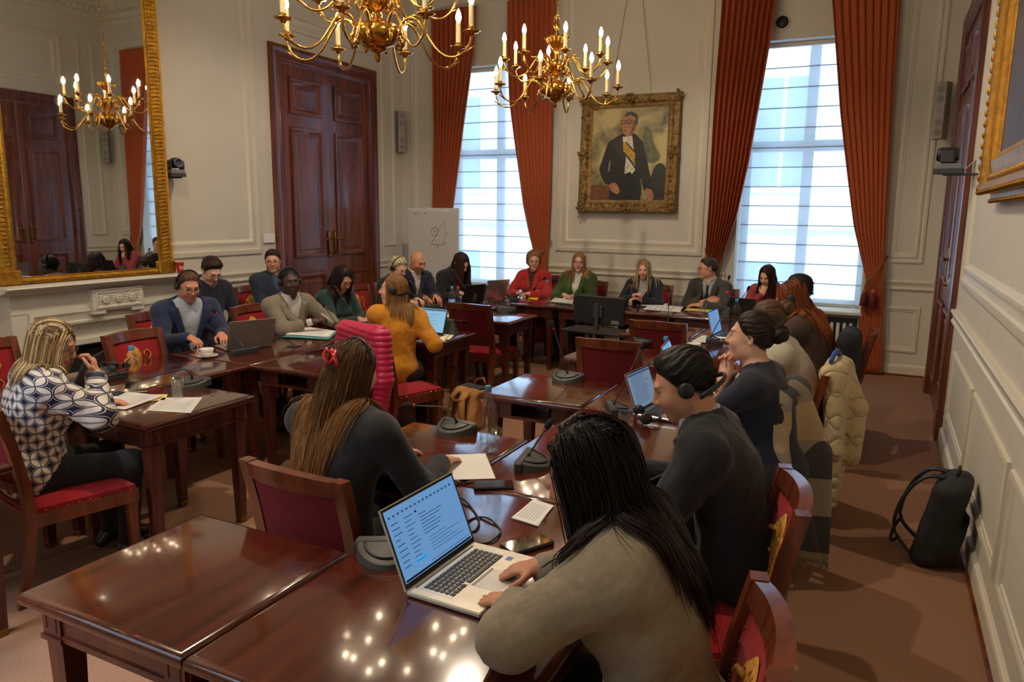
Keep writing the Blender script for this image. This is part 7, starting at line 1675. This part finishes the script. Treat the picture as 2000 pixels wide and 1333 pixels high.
def plaid():
    m = bpy.data.materials.new('checked_wool'); m.use_nodes = True; nt = m.node_tree; N = nt.nodes; L = nt.links; b = N['Principled BSDF']; b.inputs['Roughness'].default_value = .95
    tc = N.new('ShaderNodeTexCoord'); sp = N.new('ShaderNodeSeparateXYZ'); L.new(tc.outputs['Object'], sp.inputs[0])
    def M_(op, a, c=None):
        n = N.new('ShaderNodeMath'); n.operation = op
        for i, v_ in enumerate((a, c)):
            if v_ is None: continue
            if isinstance(v_, (int, float)): n.inputs[i].default_value = v_
            else: L.new(v_, n.inputs[i])
        return n.outputs[0]
    x = M_('ADD', sp.outputs[0], M_('MULTIPLY', sp.outputs[1], .7)); s1 = M_('GREATER_THAN', M_('FRACT', M_('MULTIPLY', x, 3.6)), .5); s2 = M_('GREATER_THAN', M_('FRACT', M_('ADD', M_('MULTIPLY', sp.outputs[2], 2.7), .1)), .5)
    s = M_('ADD', s1, s2); cr = N.new('ShaderNodeValToRGB'); cr.color_ramp.interpolation = 'CONSTANT'; e = cr.color_ramp.elements
    e[0].position = 0; e[0].color = (*lin(182, 158, 124), 1); e[1].position = .4; e[1].color = (*lin(150, 140, 124), 1); q = e.new(.8); q.color = (*lin(72, 72, 74), 1)
    L.new(M_('MULTIPLY', s, .5), cr.inputs[0]); L.new(cr.outputs[0], b.inputs['Base Color']); nz = N.new('ShaderNodeTexNoise'); nz.inputs['Scale'].default_value = 300; bp = N.new('ShaderNodeBump'); bp.inputs['Strength'].default_value = .3; L.new(nz.outputs[0], bp.inputs['Height']); L.new(bp.outputs[0], b.inputs['Normal']); return m
pm = plaid()
sf_ = thing('checked_scarf', 'beige and grey checked scarf with fringe draped over chair back', 'scarf', (-.66, 3.84, 0), 82)
b = MB()
def scf(u, v):
    t = v*1.75; x = -.34+.54*u; ov = max(0, -.2-x)
    if t < .35: z = .62+t*.95; y = -.22-.05*t+.012*math.sin(9*u)          # front flap
    elif t < .45: a = (t-.35)/.10*math.pi; z = .955+.035*math.sin(a); y = -.255-.045*(1-math.cos(a))
    else:
        k3 = min(1, (t-.45)*2.2); z = .952-(t-.45)*.66; y = -.365-.09*(t-.45)-.085*math.sin(8.5*u+1.2*t)*k3-.03*math.sin(17*u)*k3
        x = x*(1-.25*(t-.45))+.05*(t-.45)*math.sin(5*u)
    return (max(x, -.26)-.02*ov, y+ov*1.3, z-ov*.35)
b.grid(scf, 34, 60); o = b.build('scarf_cloth', pm, sf_, True); md = o.modifiers.new('thick', 'SOLIDIFY'); md.thickness = .008
fr = MB(); rs = random.Random(4)
for i in range(60):
    p = Vector(scf(i/59, 1)); fr.tube([p, p+Vector((rs.uniform(-.01, .01), rs.uniform(-.01, .01), -rs.uniform(.02, .045)))], [.0025, .001], 4)
fr.build('fringe', pm, sf_, kind='stuff')
# black backpack by the right wall
bk = thing('backpack', 'black backpack leaning against the right wall', 'backpack', (.35, 4.30, 0), -100)
def bp_(p):
    q = p.copy(); q[:, 1] = p[:, 1]+.22*p[:, 2]
    d = rbox(q, (0, 0, .245), (.165-.05*np.clip(p[:, 2]-.3, 0, 1)*1., .085, .245), .07); d = smin(d, rbox(q, (0, -.09, .14), (.13, .04, .12), .04), .03); d = smin(d, rbox(q, (.16, 0, .12), (.03, .06, .10), .03), .03); return d+folds(p, .004, 1.2, 6)
bp2 = lambda p: bp_(p*A3(1, 1, 1))
def bpw(p): q = p.copy(); q[:, 1] = p[:, 1]-.20*p[:, 2]; w_ = .165; d = rbox(q, (0, 0, .245), (w_, .085, .245), .07); d = smin(d, rbox(q, (0, .085, .14), (.13, .04, .12), .04), .03); return d+folds(p, .004, 1.2, 6)
v, f = isosurf(bpw, (-.26, -.20, -.02), (.26, .34, .56), .009); v[:, 2] = np.maximum(v[:, 2], 0.0); np_mesh('pack_body', v, f, mat('black_nylon', (.014, .014, .016), .7, bump=.3, bscale=200), bk)
for sx in (-1, 1):
    s_ = MB(); s_.tube(spl([(sx*.06, .05, .48), (sx*.07, -.03, .475), (sx*.08, -.10, .40), (sx*.09, -.15, .27), (sx*.10, -.15, .15), (sx*.12, -.06, .05)], 5), [.022]*18+[.016]*8, 8, flat=.45); s_.build('shoulder_strap', M['black'], bk, True)
s_ = MB(); s_.tube([(-.03, .10, .48), (-.03, .10, .53), (.03, .10, .53), (.03, .10, .48)], .008, 6); s_.build('grab_handle', M['black'], bk, True)
s_ = MB(); s_.tube(spl([(-.10, -.15, .17), (-.13, -.19, .07), (-.10, -.19, .014), (-.07, -.15, .06)], 5), .009, 6); s_.build('loose_webbing', M['black'], bk, True)
# tan backpack on the carpet
tn_ = thing('tan_backpack', 'tan canvas backpack with leather handles lying open on carpet', 'backpack', (-3.02, 5.22, 0), 165)
tcm = mat('tan_canvas', lin(186, 132, 76), .85, var=.1, scale=40, bump=.3, bscale=240); lth = mat('tan_leather', lin(176, 96, 40), .45)
tnw = lambda p: rbox(np.stack([p[:, 0], p[:, 1]+.25*p[:, 2], p[:, 2]], 1), (0, 0, .17), (.17-.02, .10, .17), .05)+folds(p, .007, 1., 4)
v, f = isosurf(tnw, (-.26, -.28, -.03), (.26, .24, .42), .010); v[:, 2] = np.maximum(v[:, 2], 0); np_mesh('bag_body', v, f, tcm, tn_)
for sx in (-1, 1):
    s_ = MB(); s_.tube([(sx*.05, .03, .33), (sx*.06, .10, .28), (sx*.07, .12, .15), (sx*.09, .10, .02)], [.03, .034, .034, .02], 8, flat=.35); s_.build('shoulder_strap', tcm, tn_, True)
s_ = MB(); s_.tube([(-.09, .04, .31), (-.08, .10, .27), (.0, .13, .26), (.08, .10, .27), (.09, .04, .31)], .009, 7); s_.build('front_handle', lth, tn_, True)
s_ = MB(); s_.tube([(.07, -.16, .32), (.05, -.19, .38), (-.02, -.2, .40), (-.06, -.18, .36)], .009, 7); s_.build('top_handle', lth, tn_, True)
s_ = MB(); s_.box(-.12, .12, -.155, -.045, .338, .345, .002); s_.build('open_mouth', mat('bag_lining', lin(60, 58, 66), .8, var=.4, scale=60), tn_)
s_ = MB(); s_.tube([(-.14, .0, .28), (-.2, .03, .29), (-.26, .04, .25)], .008, 6, flat=2); s_.build('leather_strap', lth, tn_, True)
# dark bag under the left table
bg_ = thing('dark_handbag', 'dark slouchy bag on carpet under navy-blazer man table', 'bag', (-4.30, 4.42, 0), 20)
v, f = isosurf(lambda p: smin(ell(p, (0, 0, .12), (.11, .08, .13)), ell(p, (0, 0, .22), (.05, .04, .08)), .06)+folds(p, .006, 1.4, 2), (-.18, -.14, -.03), (.18, .14, .36), .012); v[:, 2] = np.maximum(v[:, 2], 0); np_mesh('bag_body', v, f, mat('dark_brown_leather', lin(30, 24, 22), .5), bg_)
s_ = MB(); s_.tube([(-.03, 0, .26), (.06, .02, .24), (.12, .03, .13), (.10, .02, .06)], .006, 6); s_.build('strap', M['black'], bg_, True)
